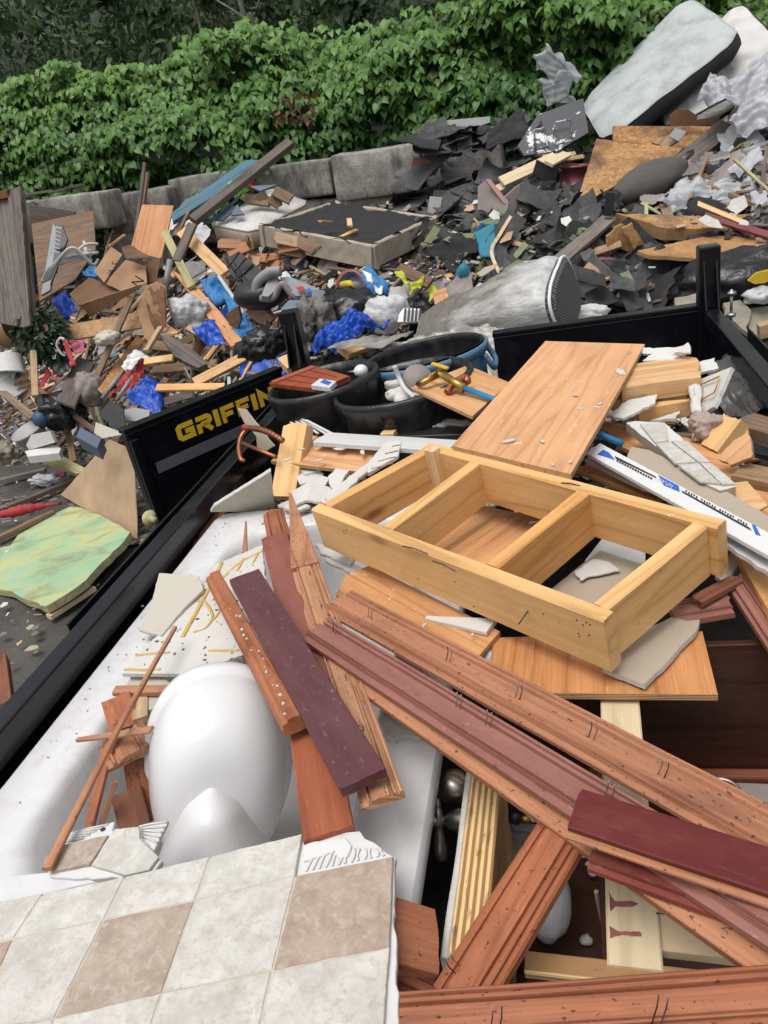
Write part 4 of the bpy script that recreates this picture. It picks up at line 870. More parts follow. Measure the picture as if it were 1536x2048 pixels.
# ------------------------------------------------------------------ dark stained vanity under the boards
def cabinet():
    t = thing('vanity_cabinet', 'dark stained vanity cabinet lying open in the load at the right', 'cabinet', (.25, 1.0, .72))
    x0, x1, y0, y1, zf, zt = -.20, .735, .50, 1.47, .75, 1.235
    obox('back_panel', x0, x1, y0, y1, zf-.012, zf, MT['cabdark'], t, .001)
    link('side_panel', box_me('side_panel', x1-x0, zt-zf, .018, .002), MT['cabdark'], t, Matrix.Translation(((x0+x1)/2, y1-.009, (zf+zt)/2)) @ Matrix.Rotation(R(90), 4, 'X'))
    link('side_panel', box_me('side_panel', y1-y0-.04, zt-zf, .018, .002), MT['cabdark'], t, Matrix.Translation((x1-.009, (y0+y1)/2, (zf+zt)/2)) @ Matrix.Rotation(R(90), 4, 'Z') @ Matrix.Rotation(R(90), 4, 'X'))
    obox('side_panel', x0, x0+.018, y0+.02, y1-.02, zf, zt-.03, MT['cabdark'], t, .001)
    a, b = Z(1050, 1920, 1.235), Z(1425, 1962, 1.235); plank('front_rail', a, b, .032, .02, MT['lam'], Vector((0, 0, 1)), t, seed=4)
    plank('front_panel', a-Vector((0, -.004, .021)), b-Vector((0, -.004, .021)), .018, .40, MT['cabdark'], Vector((0, 0, 1)), t, seed=5)
    a, b = Z(1238, 1375, 1.24), Z(1270, 1935, 1.24); s = plank('stile', a, b, .078, .018, MT['cream'], Vector((0, 0, 1)), t, seed=6)
    st = panel('paint_stain', px(1.2412, *zz(1.9794, 760, 1560, (905, 440), (930, 478), (1000, 478), (1022, 488), (1000, 500), (930, 500), (912, 520))), .0008, MT['rosew'], s, jag=.001, step=.004); panel('paint_stain', px(1.2412, *zz(1.9794, 760, 1560, (908, 575), (950, 598), (1030, 600), (1035, 618), (960, 612), (910, 625))), .0008, MT['rosew'], s, jag=.002, step=.003)
    tube('crack', [Z(1312, 1826, 1.2405), Z(1332, 1828, 1.2405)], .0012, MT['dsteel'], s, 5)
    pr = panel('cross_rail', px(1.228, (1316, 1806), (1400, 1822), (1500, 1920), (1322, 1900)), .018, MT['cream'], t)
    panel('divider', [Z(1196, 1688, 1.2), Z(1216, 1700, 1.2), Z(1216, 1925, 1.2), Z(1203, 1915, 1.2)], .4, MT['cabdark'], t)
    link('molding', box_me('molding', .75, .03, .05, .006), MT['cedardark'], t, Matrix.Translation((.36, y1-.035, Y(1400, 1556, y1-.03).z)))
    lb = Z(1120, 1842, zf+.0008); link('paper_label', box_me('paper_label', .034, .02, .0006, 0), MT['grayplast'], t, Matrix.Translation(lb)); link('label_mark', box_me('label_mark', .02, .004, .0006, 0), MT['blackprint'], t, Matrix.Translation(lb+Vector((0, 0, .0009))))
    g = panel('grey_bottom', [Z(*p) for p in ((1345, 1560, .95), (1600, 1570, .95), (1600, 1830, .95), (1460, 1700, .95))], .01, MT['taupe'], t)
    return t
cabinet()
tag(panel('cream_panel', px(1.12, (1400, 1628), (1425, 1605), (1600, 1622), (1600, 1760)), .012, [MT['cream'], MT['plyedge']]), 'cream cabinet panel lying in the vanity by the pipe ring', 'panel')
rc = Z(1443, 1606, 1.14); o = tag(link('pipe_ring', lathe_me('pipe_ring', [(.030, 0), (.034, .002), (.036, .03), (.033, .033), (.029, .03), (.028, -.05)], 26), MT['nickel'], None, Matrix.Translation(rc)), 'open steel pipe ring beside the cream panel in the vanity', 'pipe')
tag(quadboard('wood_block', None, [(1402, 1566), (1418, 1555), (1450, 1590), (1430, 1602)], 1.18, 1.15, MT['tanw'], .02)[0], 'small splintered wood end above the steel pipe ring', 'offcut')
tag(quadboard('wood_scrap', None, [(1192, 1780), (1200, 1780), (1214, 1850), (1206, 1850)], 1.2, 1.1, MT['cream'], .008, seed=3)[0], 'thin pale strip standing beside the cream stile', 'strip')
# sink counter on edge with its taps
ct = thing('sink_counter', 'thick layered sink counter standing on edge with nickel taps on its side', 'counter', Z(940, 1700, 1.1))
a, b = Z(975, 1538, 1.225), Z(934, 1915, 1.225)
plank('counter_edge', a, b, .058, .36, layers('counter_layers', (.70, .50, .23), (.30, .155, .06), 520.0, 1), Vector((0, 0, 1)), ct, seed=8, rough=.0012, jb=.004, c=.001)
off = Vector((-.036, 0, -.004)); plank('tile_edge', a+off, b+off, .013, .34, MT['dryedge'], Vector((0, 0, 1)), ct, seed=9, rough=.0025, st=30)
k1 = Z(936, 1574, 1.13); m = Matrix.Translation(k1) @ Matrix.Rotation(R(-90), 4, 'Y') @ Matrix.Scale(1.2, 4)
link('tap_knob', lathe_me('tap_knob', [(.012, -.03), (.016, -.02), (.019, -.008), (.027, .004), (.031, .02), (.030, .034), (.022, .048), (.010, .056), (.007, .060), (.008, .066), (.010, .072), (.006, .078), (0, .079)], 28), MT['nickel'], ct, m)
k2 = Z(934, 1642, 1.12); m = Matrix.Translation(k2) @ Matrix.Rotation(R(-90), 4, 'Y') @ Matrix.Scale(1.15, 4)
link('tap_stem', lathe_me('tap_stem', [(.024, -.02), (.023, .0), (.020, .02), (.013, .034), (.009, .038), (.009, .05), (.012, .055), (.013, .062), (.010, .07), (0, .074)], 24), MT['nickel'], ct, m)
h0 = k2+Vector((-.058, 0, 0)); link('tap_lever', lathe_me('tap_lever', [(0, .045), (.005, .042), (.008, .033), (.006, .027), (.009, .022), (.012, .0), (.009, -.014), (.007, -.016), (.011, -.028), (.014, -.055), (.010, -.078), (0, -.084)], 18), MT['nickel'], ct, Matrix.Translation(h0) @ Matrix.Rotation(R(-30), 4, 'X'))
hp = [Z(*p) for p in ((1012, 1580, 1.14), (1030, 1600, 1.13), (1055, 1608, 1.12), (1085, 1590, 1.13), (1100, 1560, 1.15), (1120, 1550, 1.15))]
hs_ = thing('supply_hose', 'grey braided supply hose with black connector beside the layered counter', 'hose', hp[0])
tube('hose', smooth_path(hp, 6), .008, MT['grayplast'], hs_); c1, c2 = Z(1005, 1632, 1.10), Z(1062, 1640, 1.10); tube('connector', [c1, c1.lerp(c2, .3), c1.lerp(c2, .32), c1.lerp(c2, .6)], .011, MT['blkplast'], hs_, 12, rr=[.009, .011, .013, .013]); tube('brass_end', [c1.lerp(c2, .6), c2], .009, MT['brass'], hs_); tube('hose', smooth_path([c2, c2+Vector((.03, .02, .01)), c2+Vector((.06, .06, -.02))], 5), .008, MT['whiteplastic'], hs_)
tag(tube('grey_pipe', [Z(1000, 1652, 1.05), Z(1075, 1664, 1.05)], .007, MT['grayplast']), 'thin grey pipe below the braided hose', 'pipe')
tag(cloth('grey_sheet', [Z(1000, 1640, 1.0), Z(1090, 1650, 1.0), Z(1060, 1790, .98), Z(995, 1800, .98)], MT['taupe'], amp=.01, seed=3), 'dull grey sheet in the gap between counter and vanity', 'sheet')
tag(blob('plastic_jug', Z(1095, 1800, .86), (.05, .09, .05), MT['bagw'], seed=6, amp=.05, sub=3), 'whitish plastic bottle lying deep beside the diagonal tan board', 'bottle')
for k, (a_, b_) in enumerate(((1165, 1712), (1178, 1728), (1172, 1880), (1185, 1748))):
    tag(blob('plaster_crumb', Z(a_, b_, .76+.01*(k % 2)), (.008+.004*(k == 2), .006+.006*(k == 2), .005), MT['plaster'], seed=k, amp=.4, sub=2), 'white plaster crumb on the dark bottom of the vanity', 'crumb', 'plaster crumbs in the vanity')
# flakes and crumbs on the sheets
FL = [(1150, 790, 1.51, 9), (1240, 745, 1.50, 24), (1020, 882, 1.517, 16), (1085, 883, 1.517, 8), (1135, 760, 1.50, 7), (1200, 808, 1.507, 7), (1160, 818, 1.507, 8), (1195, 815, 1.505, 9), (1140, 925, 1.517, 8), (1105, 930, 1.517, 9), (1065, 1045, 1.30, 9), (600, 897, 1.34, 14), (640, 920, 1.33, 10), (575, 920, 1.33, 9), (725, 905, 1.34, 14), (680, 898, 1.34, 16), (945, 1270, 1.30, 7), (848, 1252, 1.30, 9)]
for k, (a_, b_, z_, r_) in enumerate(FL):
    P = []; q = Z(a_, b_, z_); s_ = r_/1500*(q-EYE).length; rn = random.Random(k)
    n_ = rn.randint(5, 7); an = rn.uniform(0, 3)
    for i in range(n_):
        t_ = 2*math.pi*i/n_; e = s_*rn.uniform(.6, 1.2); x_, y_ = e*math.cos(t_), .42*e*math.sin(t_)
        P.append(q+Vector((x_*math.cos(an)-y_*math.sin(an), x_*math.sin(an)+y_*math.cos(an), .003)))
    tag(panel('paint_flake', P, .004, MT['plaster'], c=.0005), 'small torn flake of white paint lying on a plywood sheet', 'flake', 'paint flakes on the plywood')

# ------------------------------------------------------------------ rubbish bins at the back of the trailer
def bin_(label, c, r, h, mat, lean=(0, 0), overhang=.10, seed=0, handles=False, deep=.55):
    t = thing('rubbish_bin', label, 'bin', (c.x, c.y, c.z-h), 'lined bins at the rear of the trailer')
    m = Matrix.Translation((c.x, c.y, c.z-h)) @ Matrix.Rotation(R(lean[0]), 4, 'X') @ Matrix.Rotation(R(lean[1]), 4, 'Y')
    rb = r*.80
    pr = [(0, 0), (rb*.96, 0), (rb, .015)]
    for k in range(9):
        f = (k+1)/10; pr.append((rb+(r-rb)*f, h*f)); 
        if k in (5, 6): pr.append((rb+(r-rb)*f+.008, h*f+.012))
    k_ = 1.0 if handles else .45
    pr += [(r-.004, h-.05), (r+.010*k_, h-.045), (r+.020*k_, h-.02), (r+.018*k_, h-.004), (r+.010*k_, h), (r+.000, h-.004), (r-.002, h-.05), (rb, .03), (0, .02)]
    link('bin_body', lathe_me('bin_body', pr, 48), mat, t, m)
    vs = []; fs = []; n = 72; rows = []       # the liner: up the inside, over the rim, hanging ragged outside
    bd = lambda z_: rb+(r-rb)*z_/h
    prof = [(r*.45, h*deep-.04), (r*.74, h*deep), (r*.84, h*.72), (r*.90, h*.85), (r-.010, h-.03), (r-.003, h+.003), (r+.007, h+.004), (r+.0125, h-.003), (r+.0125, h-.022), (bd(h-.05-overhang*.5)+.007, h-.05-overhang*.5), (bd(h-.05-overhang)+.006, h-.05-overhang)]
    if handles: prof = prof[:5]+[(r-.016, h-.004), (r-.008, h+.004), (r-.004, h+.006)]
    for i, (rr_, z_) in enumerate(prof):
        for k in range(n):
            a = 2*math.pi*k/n; s_ = Vector((math.cos(a)*2.2, math.sin(a)*2.2, i*.25+seed*3))
            wr = .016*noise.noise(Vector((math.cos(a)*9, math.sin(a)*9, seed+i*.15))) + .010*math.sin(a*23+3*noise.noise(s_))
            if i in (5, 6, 7): wr *= .35
            if i < 4: wr += .03*(crease(Vector((math.cos(a)*2.4, math.sin(a)*2.4, i*.35)), seed+40)-.62)-.012
            if i > 3: wr *= .45
            zz_ = z_ + (.05*noise.noise(s_*1.6) if i >= 9 else 0) + (.03*noise.noise(s_*2) if i < 2 else 0)
            q_ = rr_+wr*(1 if i < 5 else .6)+(.004 if i > 6 else 0); vs.append((q_*math.cos(a), q_*math.sin(a), zz_))
    for i in range(len(prof)-1):
        for k in range(n):
            a, b = i*n+k, i*n+(k+1) % n; fs.append((a, b, b+n, a+n))
    fs.append(tuple(reversed(range(n))))
    link('liner', mesh('liner', vs, fs, smooth=True), MT['liner'], t, m)
    if handles:
        for sg in (1, -1):
            pts = [m @ Vector((sg*(r+.0), y_, z_)) for y_, z_ in ((-.09, h-.05), (-.08, h-.11), (0, h-.13), (.08, h-.11), (.09, h-.05))]
            pts = [p+Vector((sg*(.028 if 0 < i < 4 else .0), 0, 0)) for i, p in enumerate(pts)]; tube('handle', smooth_path(pts, 6), .014, mat, t, 10)
    return t, m
b1, m1 = bin_('black bin with a red cabinet door lying in its mouth', Z(667, 755, 1.47), .245, .77, MT['bingrn'], (0, -4), .10, 1, deep=.4)
b2, m2 = bin_('black bin with rubble and a white pipe inside, next to the brass valve', Z(828, 758, 1.47), .285, .77, MT['binblk'], (0, -4), .05, 2, deep=.42)
b3, m3 = bin_('blue bin with a loose black liner standing behind the two dark bins', Z(866, 703, 1.46), .290, .74, MT['binblue'], (-2, -4), .02, 3, True, deep=.5)
lab = panel('paper_label', [m1 @ Vector(((.2095+.0052*z_*10)*math.cos(a), (.2095+.0052*z_*10)*math.sin(a), z_+.0)) for a, z_ in ((R(252), .42), (R(262), .42), (R(272), .42), (R(282), .42), (R(282), .585), (R(272), .585), (R(262), .585), (R(252), .585))], .002, MT['plaster'], b1)
P = [Z(*p) for p in ((538, 766, 1.475), (628, 731, 1.488), (700, 752, 1.485), (640, 778, 1.475))]
cd = thing('cabinet_door', 'red varnished cabinet door lying in the mouth of the black bin', 'cabinet door', P[0])
panel('door_panel', P, .02, MT['cherry2'], cd)
for f in (.22, .5, .78):
    a_, b_ = P[0].lerp(P[1], f)+Vector((0, 0, .001)), P[3].lerp(P[2], f)+Vector((0, 0, .001)); tube('groove', [a_, b_], .0016, MT['cabdark'], cd, 5)
for e0, e1 in ((0, 1), (3, 2)):
    a_, b_ = P[e0], P[e1]; i_ = (P[0]+P[2])/2; s_ = .10; plank('door_frame', a_.lerp(i_, s_)+Vector((0, 0, .005)), b_.lerp(i_, s_)+Vector((0, 0, .005)), .045, .006, MT['cherry2'], Vector((0, 0, 1)), cd, seed=e0+1)
o = panel('soap_packet', px(1.495, (622, 770), (640, 757), (672, 762), (660, 775)), .02, MT['whiteplastic']); tag(o, 'small white and blue packet on the red cabinet door', 'packet'); panel('packet_band', px(1.4965, (640, 764), (648, 758), (664, 764), (656, 770)), .001, MT['blueprint'], o)
kn = Z(722, 742, 1.46); k_ = thing('door_knob', 'white round knob with a grey spindle in the black bin', 'knob', kn); link('knob', blob_me('knob', 3, .02, 1, 1), MT['porc'], k_, Matrix.Translation(kn) @ Matrix.Diagonal((.034, .034, .03, 1))); tube('spindle', [kn, kn+Vector((-.06, 0, .0))], .009, MT['nickel'], k_)
tag(tube('white_pipe', smooth_path([Z(789, 732, 1.55), Z(798, 755, 1.5), Z(810, 778, 1.46), Z(830, 795, 1.44)], 6), .011, MT['whiteplastic']), 'curved white plastic pipe sticking up out of the rubble bin', 'pipe')
for k, (x_, y_, r_) in enumerate(((795, 790, .05), (815, 800, .06), (790, 770, .045), (835, 785, .05), (806, 806, .03))):
    tag(blob('plaster_lump', Z(x_, y_, 1.40), (r_, r_*.8, r_*.6), MT['plaster'], seed=k+3, amp=.18, sub=3), 'grey white lump of plaster rubble in the middle bin', 'rubble', 'plaster lumps in the middle bin')
dk = Z(836, 757, 1.47); tag(link('drain_disc', lathe_me('drain_disc', [(0, .02), (.055, .012), (.065, 0), (.06, -.006), (0, 0)], 30), MT['taupe'], None, Matrix.Translation(dk) @ Matrix.Rotation(R(50), 4, 'X') @ Matrix.Rotation(R(20), 4, 'Y')), 'dull grey round disc standing in the rubble bin by the valve', 'disc')
va = [Z(*p) for p in ((845, 765, 1.52), (880, 745, 1.53), (905, 762, 1.53), (928, 777, 1.51))]
vt = thing('shut_off_valve', 'corroded brass valve with yellow handle on the small plywood sheet', 'valve', va[0])
tube('body', va, .012, MT['brass'], vt, 10, rr=[.012, .019, .015, .019]); tube('branch', smooth_path([Z(895, 785, 1.50), Z(905, 770, 1.515), Z(930, 755, 1.525), Z(935, 765, 1.51)], 5), .015, MT['copper'], vt, 10)
tube('stem', [Z(880, 745, 1.53), Z(882, 735, 1.56)], .008, MT['brass'], vt); hc = Z(880, 732, 1.565); link('handle', box_me('handle', .075, .02, .01, .004, cuts=0), MT['yel'], vt, Matrix.Translation(hc) @ Matrix.Rotation(R(-25), 4, 'Z') @ Matrix.Rotation(R(15), 4, 'Y'))
tube('inlet', [Z(838, 768, 1.505), va[0], va[1]], .014, MT['brass'], vt, 10)
tag(tube('water_pipe', [Z(926, 776, 1.51), Z(978, 795, 1.50), Z(1190, 865, 1.43), Z(1245, 888, 1.40)], .011, MT['bluepipe']), 'bright blue water pipe running under the large plywood sheet', 'pipe')
# low debris between bins and frame
o, a, b, wd = quadboard('black_beam', 'black timber smeared with expanding foam in front of the bins', [(795, 838), (800, 868), (960, 872), (955, 822)], 1.34, 1.34, MT['blkplast'], .09, 'flat', 'beam')
m = frame(a, b-a, Vector((0, 0, 1)))
for k in range(6): link('foam_smear', blob_me('foam_smear', 3, .3, 2, k), MT['plaster'], o, m @ Matrix.Translation(((b-a).length*(.15+.13*k), .01*math.sin(k*2), .0)) @ Matrix.Diagonal((.05, .026, .012, 1)))
tag(quadboard('dark_board', None, [(800, 862), (800, 885), (980, 895), (980, 870)], 1.28, 1.28, MT['cedardark'], .03)[0], 'dark wet board under the foam smeared timber', 'board')
tag(quadboard('stud_end', None, [(771, 846), (771, 866), (798, 868), (796, 842)], 1.36, 1.36, MT['pinepale'], .04)[0], 'pale stud end at the left of the foam smeared timber', 'stud')
o = quadboard('white_plank', 'long white painted plank lying behind the low plywood piece', [(640, 862), (642, 886), (908, 902), (905, 880)], 1.36, 1.37, MT['whiteplastic'], .02, 'flat', 'plank')[0]
o = tag(panel('ridged_tile_fragment', px(1.37, (770, 885), (803, 882), (796, 912), (735, 946), (733, 928)), .012, [MT['dry'], MT['dryedge']], jag=.002, step=.02), 'white ridged tile back lying on the low plywood by the frame corner', 'tile scrap')
for k in range(4):
    a_, b_ = Z(742+k*14, 938-k*15, 1.3705), Z(786+k*5, 926-k*12, 1.3705); tube('ridge', [a_, b_], .003, MT['tanw'], o, 5)
WB = 'broken wallboard bits behind the tub'
for k, (p, z_) in enumerate((([(578, 985), (640, 950), (660, 955), (640, 985), (590, 1010)], 1.27), ([(590, 950), (640, 935), (648, 955), (600, 968)], 1.26), ([(625, 965), (668, 975), (650, 1005), (612, 1000)], 1.28), ([(655, 955), (690, 915), (712, 925), (690, 950), (668, 990)], 1.30), ([(648, 990), (735, 925), (736, 940), (660, 1010)], 1.33), ([(600, 940), (628, 930), (640, 940), (610, 948)], 1.27), ([(640, 1000), (700, 950), (705, 960), (650, 1010)], 1.29), ([(555, 1010), (590, 995), (620, 1012), (590, 1022)], 1.255), ([(630, 1085), (690, 1100), (715, 1110), (700, 1130), (640, 1105)], 1.26), ([(655, 1105), (760, 1150), (735, 1160), (650, 1120)], 1.25))):
    o = panel('wallboard_bit', px(z_, *p), .010, [MT['dry'], MT['dryedge']], jag=.004, step=.012, seed=k); tag(o, 'broken bit of white wallboard between the cream board and the pine frame', 'wallboard', WB)
tag(quadboard('white_strip', None, [(846, 1240), (858, 1228), (1005, 1238), (960, 1262)], 1.29, 1.30, MT['dry'], .012, taper=(.2, 1))[0], 'pointed white strip on the orange plywood below the frame rail', 'strip')
tag(cloth('plastic_scrap', [Z(950, 1300, 1.27), Z(985, 1275, 1.27), Z(990, 1330, 1.24), Z(945, 1330, 1.25)], MT['bagw'], amp=.012, freq=14, seed=4, nx=16, ny=16), 'crumpled translucent plastic scrap at the corner of the lower plywood panel', 'plastic scrap')
st_ = quadboard('stud', 'pale stud standing up between copper coil and low plywood', [(576, 845), (604, 850), (585, 1000), (545, 985)], 1.42, 1.20, MT['pine'], .045, 'flat', 'stud', ja=.02, rough=.001)
tag(quadboard('stud', None, [(606, 850), (614, 850), (600, 990), (588, 990)], 1.41, 1.18, MT['dryedge'], .05)[0], 'white edged strip standing against the pale stud', 'strip')
for k in range(5):
    a_ = Z(556+k*14, 815+k*6, 1.38); b_ = Z(600+k*18, 862+k*2, 1.35); tag(plank('trim_splinter', a_, b_, .012, .006, MT['whiteplastic'], seed=k), 'thin white trim splinter leaning beside the pale stud', 'splinter', 'white trim splinters by the bins')
P = zz(2.743, 0, 640, (1300, 482), (1345, 490), (1400, 560), (1510, 690), (1460, 722), (1410, 712), (1405, 640), (1335, 560))
tag(panel('paper_board', [Z(a_, b_, 1.46-(b_-817)*.002) for a_, b_ in P], .006, [MT['drytan'], MT['dry']], jag=.004, step=.02), 'torn grey cardboard strip leaning over the left rail near the copper coil', 'cardboard')
cc = thing('copper_coil', 'bent copper pipe with a ribbed red end beside the left rail', 'pipe', Z(490, 880, 1.38))
tube('pipe', smooth_path([Z(495, 858, 1.40), Z(483, 872, 1.38), Z(478, 895, 1.35), Z(482, 918, 1.32), Z(490, 922, 1.31)], 6), .010, MT['copper'], cc); tube('pipe', [Z(486, 887, 1.36), Z(552, 914, 1.34)], .009, MT['copper'], cc)
rb = smooth_path([Z(494, 856, 1.41), Z(515, 858, 1.42), Z(540, 866, 1.42), Z(566, 882, 1.40)], 14); tube('ribbed_hose', rb, .012, MT['copper'], cc, 10, rr=[.013 if i % 3 else .009 for i in range(len(rb))]); tube('red_cap', [Z(488, 854, 1.41), Z(497, 857, 1.41)], .013, MT['redf'], cc)
# right hand stack at the back
q = quadboard
q('lumber_end', 'thick split pine beam sticking out from under the large plywood', [(1240, 730), (1230, 778), (1392, 752), (1394, 712)], 1.47, 1.475, MT['pinepale'], .06, 'flat', 'beam', jb=.03, rough=.003, seed=3)
q('lumber_end', 'second pine beam with a torn end under the split beam', [(1270, 790), (1260, 822), (1378, 800), (1392, 770)], 1.40, 1.40, MT['pine'], .06, 'flat', 'beam', jb=.03, rough=.002, seed=4)
q('lumber_end', 'brown beam hidden between the two pine beams', [(1250, 770), (1245, 800), (1370, 785), (1372, 765)], 1.42, 1.42, MT['brownw'], .06, 'flat', 'beam', seed=5)
q('lumber_end', 'short pine block close to the large plywood edge', [(1225, 810), (1262, 788), (1270, 770), (1235, 775)], 1.41, 1.42, MT['pine'], .06, 'flat', 'block', seed=6)
q('lumber_end', 'pine stud rising toward the black trailer side at right', [(1400, 885), (1435, 905), (1475, 840), (1452, 828)], 1.34, 1.42, MT['pine'], .05, 'flat', 'stud', seed=7, jb=.012, rough=.001)
q('lumber_end', 'brown lumber piece at the right edge against the trailer side', [(1490, 820), (1480, 850), (1580, 880), (1580, 845)], 1.30, 1.30, MT['brownw'], .06, 'flat', 'lumber', seed=8)
q('lumber_end', 'nailed lumber end at the right edge above the tile board', [(1482, 925), (1480, 950), (1580, 978), (1580, 940)], 1.36, 1.36, MT['tanw'], .05, 'flat', 'lumber', seed=9, ja=.015)
tag(panel('plywood_scrap', [Z(*p) for p in ((1432, 912, 1.38), (1495, 858, 1.45), (1499, 902, 1.42), (1500, 915, 1.40), (1465, 936, 1.36))], .014, [MT['ply'], MT['plyedge']], jag=.008, step=.015), 'splintered plywood scrap standing beside the pine stud at right', 'plywood scrap')
WR = 'wallboard bits on the right hand lumber'
for k, p in enumerate(([(1238, 684, 1.50), (1290, 690, 1.50), (1350, 702, 1.48), (1380, 690, 1.5), (1370, 712, 1.48), (1285, 706, 1.48)], [(1285, 722, 1.47), (1310, 702, 1.49), (1360, 708, 1.49), (1345, 722, 1.47)], [(1348, 705, 1.5), (1376, 684, 1.53), (1380, 706, 1.5)], [(1214, 830, 1.43), (1255, 800, 1.43), (1315, 788, 1.43), (1310, 806, 1.43), (1246, 836, 1.43)], [(1384, 728, 1.46), (1430, 715, 1.46), (1438, 735, 1.45), (1400, 745, 1.45)], [(1300, 840, 1.37), (1360, 822, 1.37), (1352, 836, 1.37)])):
    tag(panel('wallboard_bit', [Z(*w_) for w_ in p], .010, [MT['dry'], MT['dryedge']], jag=.007, step=.015, seed=k+5), 'torn white wallboard bit among the pine beams at right', 'wallboard', WR)
o = tag(panel('wallboard_bit', [Z(*w_) for w_ in ((1390, 762, 1.44), (1462, 734, 1.52), (1424, 812, 1.42), (1390, 838, 1.36))], .016, [MT['dry'], MT['dryedge']], jag=.003, step=.02, seed=15), 'tilted wallboard with ochre glue marks beside the torn beam ends', 'wallboard')
tube('glue_streak', [Z(1400, 770, 1.446), Z(1440, 752, 1.496), Z(1428, 785, 1.458), Z(1402, 800, 1.415)], .003, MT['adh'], o, 5)
tag(cloth('plaster_strip', [Z(1376, 748, 1.47), Z(1394, 742, 1.47), Z(1402, 880, 1.34), Z(1388, 878, 1.34)], MT['plaster'], amp=.02, freq=12, seed=7, nx=8, ny=24, thick=.008), 'long torn strip of plaster hanging at the beam ends', 'plaster')
tag(blob('mortar_lump', Z(1418, 856, 1.37), (.055, .045, .045), plain('pink_mortar', (.38, .29, .25), .95, dirt=.4, ds=14, bs=18, bst=1, bd=.02), seed=4, amp=.35, sub=4), 'rough pinkish mortar lump beside the tilted wallboard', 'mortar')
tag(cloth('plastic_sheet', [Z(1395, 790, 1.12), Z(1460, 690, 1.24), Z(1545, 790, 1.22), Z(1500, 850, 1.1)], plain('dark_film', (.06, .058, .055), .25, dirt=.5, ds=6), amp=.03, freq=5, seed=9), 'dark crumpled film against the right side of the trailer', 'film')
tag(quadboard('wood_strip', None, [(1495, 880), (1490, 900), (1580, 920), (1580, 895)], 1.25, 1.25, MT['blkplast'], .02)[0], 'black slat lying under the nailed lumber end at right', 'slat')
# small loose stuff in the back of the load, out of sight of most of it
for k in range(70):
    x_, y_ = rng.uniform(-1.25, .6), rng.uniform(2.35, 3.3); p = Vector((x_, y_, 1.08+rng.uniform(-.03, .05)))
    if k % 2: o = plank('wood_chip', p, p+Vector((rng.uniform(-.2, .2), rng.uniform(-.2, .2), rng.uniform(-.03, .03))), rng.uniform(.02, .07), .015, MT[rng.choice(['tanw', 'cedar', 'pinepale', 'brownw'])], Vector((rng.uniform(-.3, .3), rng.uniform(-.3, .3), 1)).normalized(), ja=.015, jb=.015, st=3, seed=k); tag(o, 'short wood chip in the rubble between the tub and the bins', 'wood chip', 'wood chips in the trailer rubble')
    else:
        P = [p+Vector((.06*math.cos(a_)*rng.uniform(.6, 1.4), .06*math.sin(a_)*rng.uniform(.6, 1.4), rng.uniform(0, .01))) for a_ in (0, 1.2, 2.6, 3.8, 5.0)]
        o = panel('wallboard_crumb', P, .01, [MT['dry'], MT['dryedge']], jag=.004, step=.02, seed=k); tag(o, 'crumb of white wallboard in the rubble between the tub and the bins', 'wallboard', 'wallboard crumbs in the trailer rubble')

for k in range(16):
    f = k/15; p = Z(462+112*f+rng.uniform(-6, 6), 1210+210*f+rng.uniform(-8, 8), 1.385+.035*f); tag(blob('plaster_crumb', p, (rng.uniform(.0015, .004),)*3, MT['plaster'], seed=k, amp=.3, sub=2), 'tiny plaster crumb in the gap between the narrow trim and the plum board', 'crumb', 'crumbs beside the plum board')
for k in range(22):
    p = Z(rng.uniform(250, 500), rng.uniform(1180, 1340), 1.264); tag(blob('dirt_crumb', p, (rng.uniform(.002, .006), rng.uniform(.002, .005), .002), MT['insul'], seed=k, amp=.3, sub=2), 'tiny dark crumb of dirt on the glue streaked wallboard', 'crumb', 'dirt crumbs on the wallboard')
# ------------------------------------------------------------------ the heap of rubbish behind the trailer
def mound():
    vs = []; fs = []; nx, ny = 300, 170
    for j in range(ny+1):
        for i in range(nx+1):
            x = -10+i*19/nx; y = 4.55+j*6.6/ny; h = heap_h(x, y)
            k = min(h*3, 1); h += k*(.10*ridged(Vector((x*2.2, y*2.2, 4)))-.11+.07*noise.noise(Vector((x*7, y*7, 0)))+.05*noise.cell(Vector((x*9, y*9, 0))))-.02
            vs.append((x, y, h))
    for j in range(ny):
        for i in range(nx):
            k = j*(nx+1)+i; fs.append((k, k+1, k+nx+2, k+nx+1))
    tag(link('rubbish_mound', mesh('rubbish_mound', vs, fs), MT['rubble']), 'dark fine rubbish filling the heap behind the trailer', 'rubbish', kind='stuff')
mound()
def dep(pts, y0, ky=0.0, kx=0.0):       # a plane about y0 ahead: ky deeper per 100 px up, kx per 100 px right
    cx = sum(p[0] for p in pts)/len(pts); cy = sum(p[1] for p in pts)/len(pts)
    return [Y(p[0], p[1], y0+ky*(cy-p[1])/100+kx*(p[0]-cx)/100) for p in pts]
def hpan(name, label, cat, pts, mat, t=.02, up=.08, group=None, y=None, ky=0.0, kx=0.0, parent=None, **k):
    W_ = dep(pts, y, ky, kx) if y else [HP(a, b, up) for a, b in pts]
    o = panel(name, W_, t, [MT[m] for m in mat] if isinstance(mat, tuple) else MT[mat], parent, **k)
    return tag(o, label, cat, group) if parent is None else o
def hplank(name, label, cat, a, b, wd, t, mat, up=(.12, .12), group=None, y=None, **k):
    A_ = Y(*a, y[0]) if y else HP(*a, up[0]); B_ = Y(*b, y[1]) if y else HP(*b, up[1])
    n = (EYE-(A_+B_)/2).normalized()*.6+heap_n(A_)*.6
    o = plank(name, A_, B_, wd, t, MT[mat], n.normalized(), **k); return tag(o, label, cat, group)
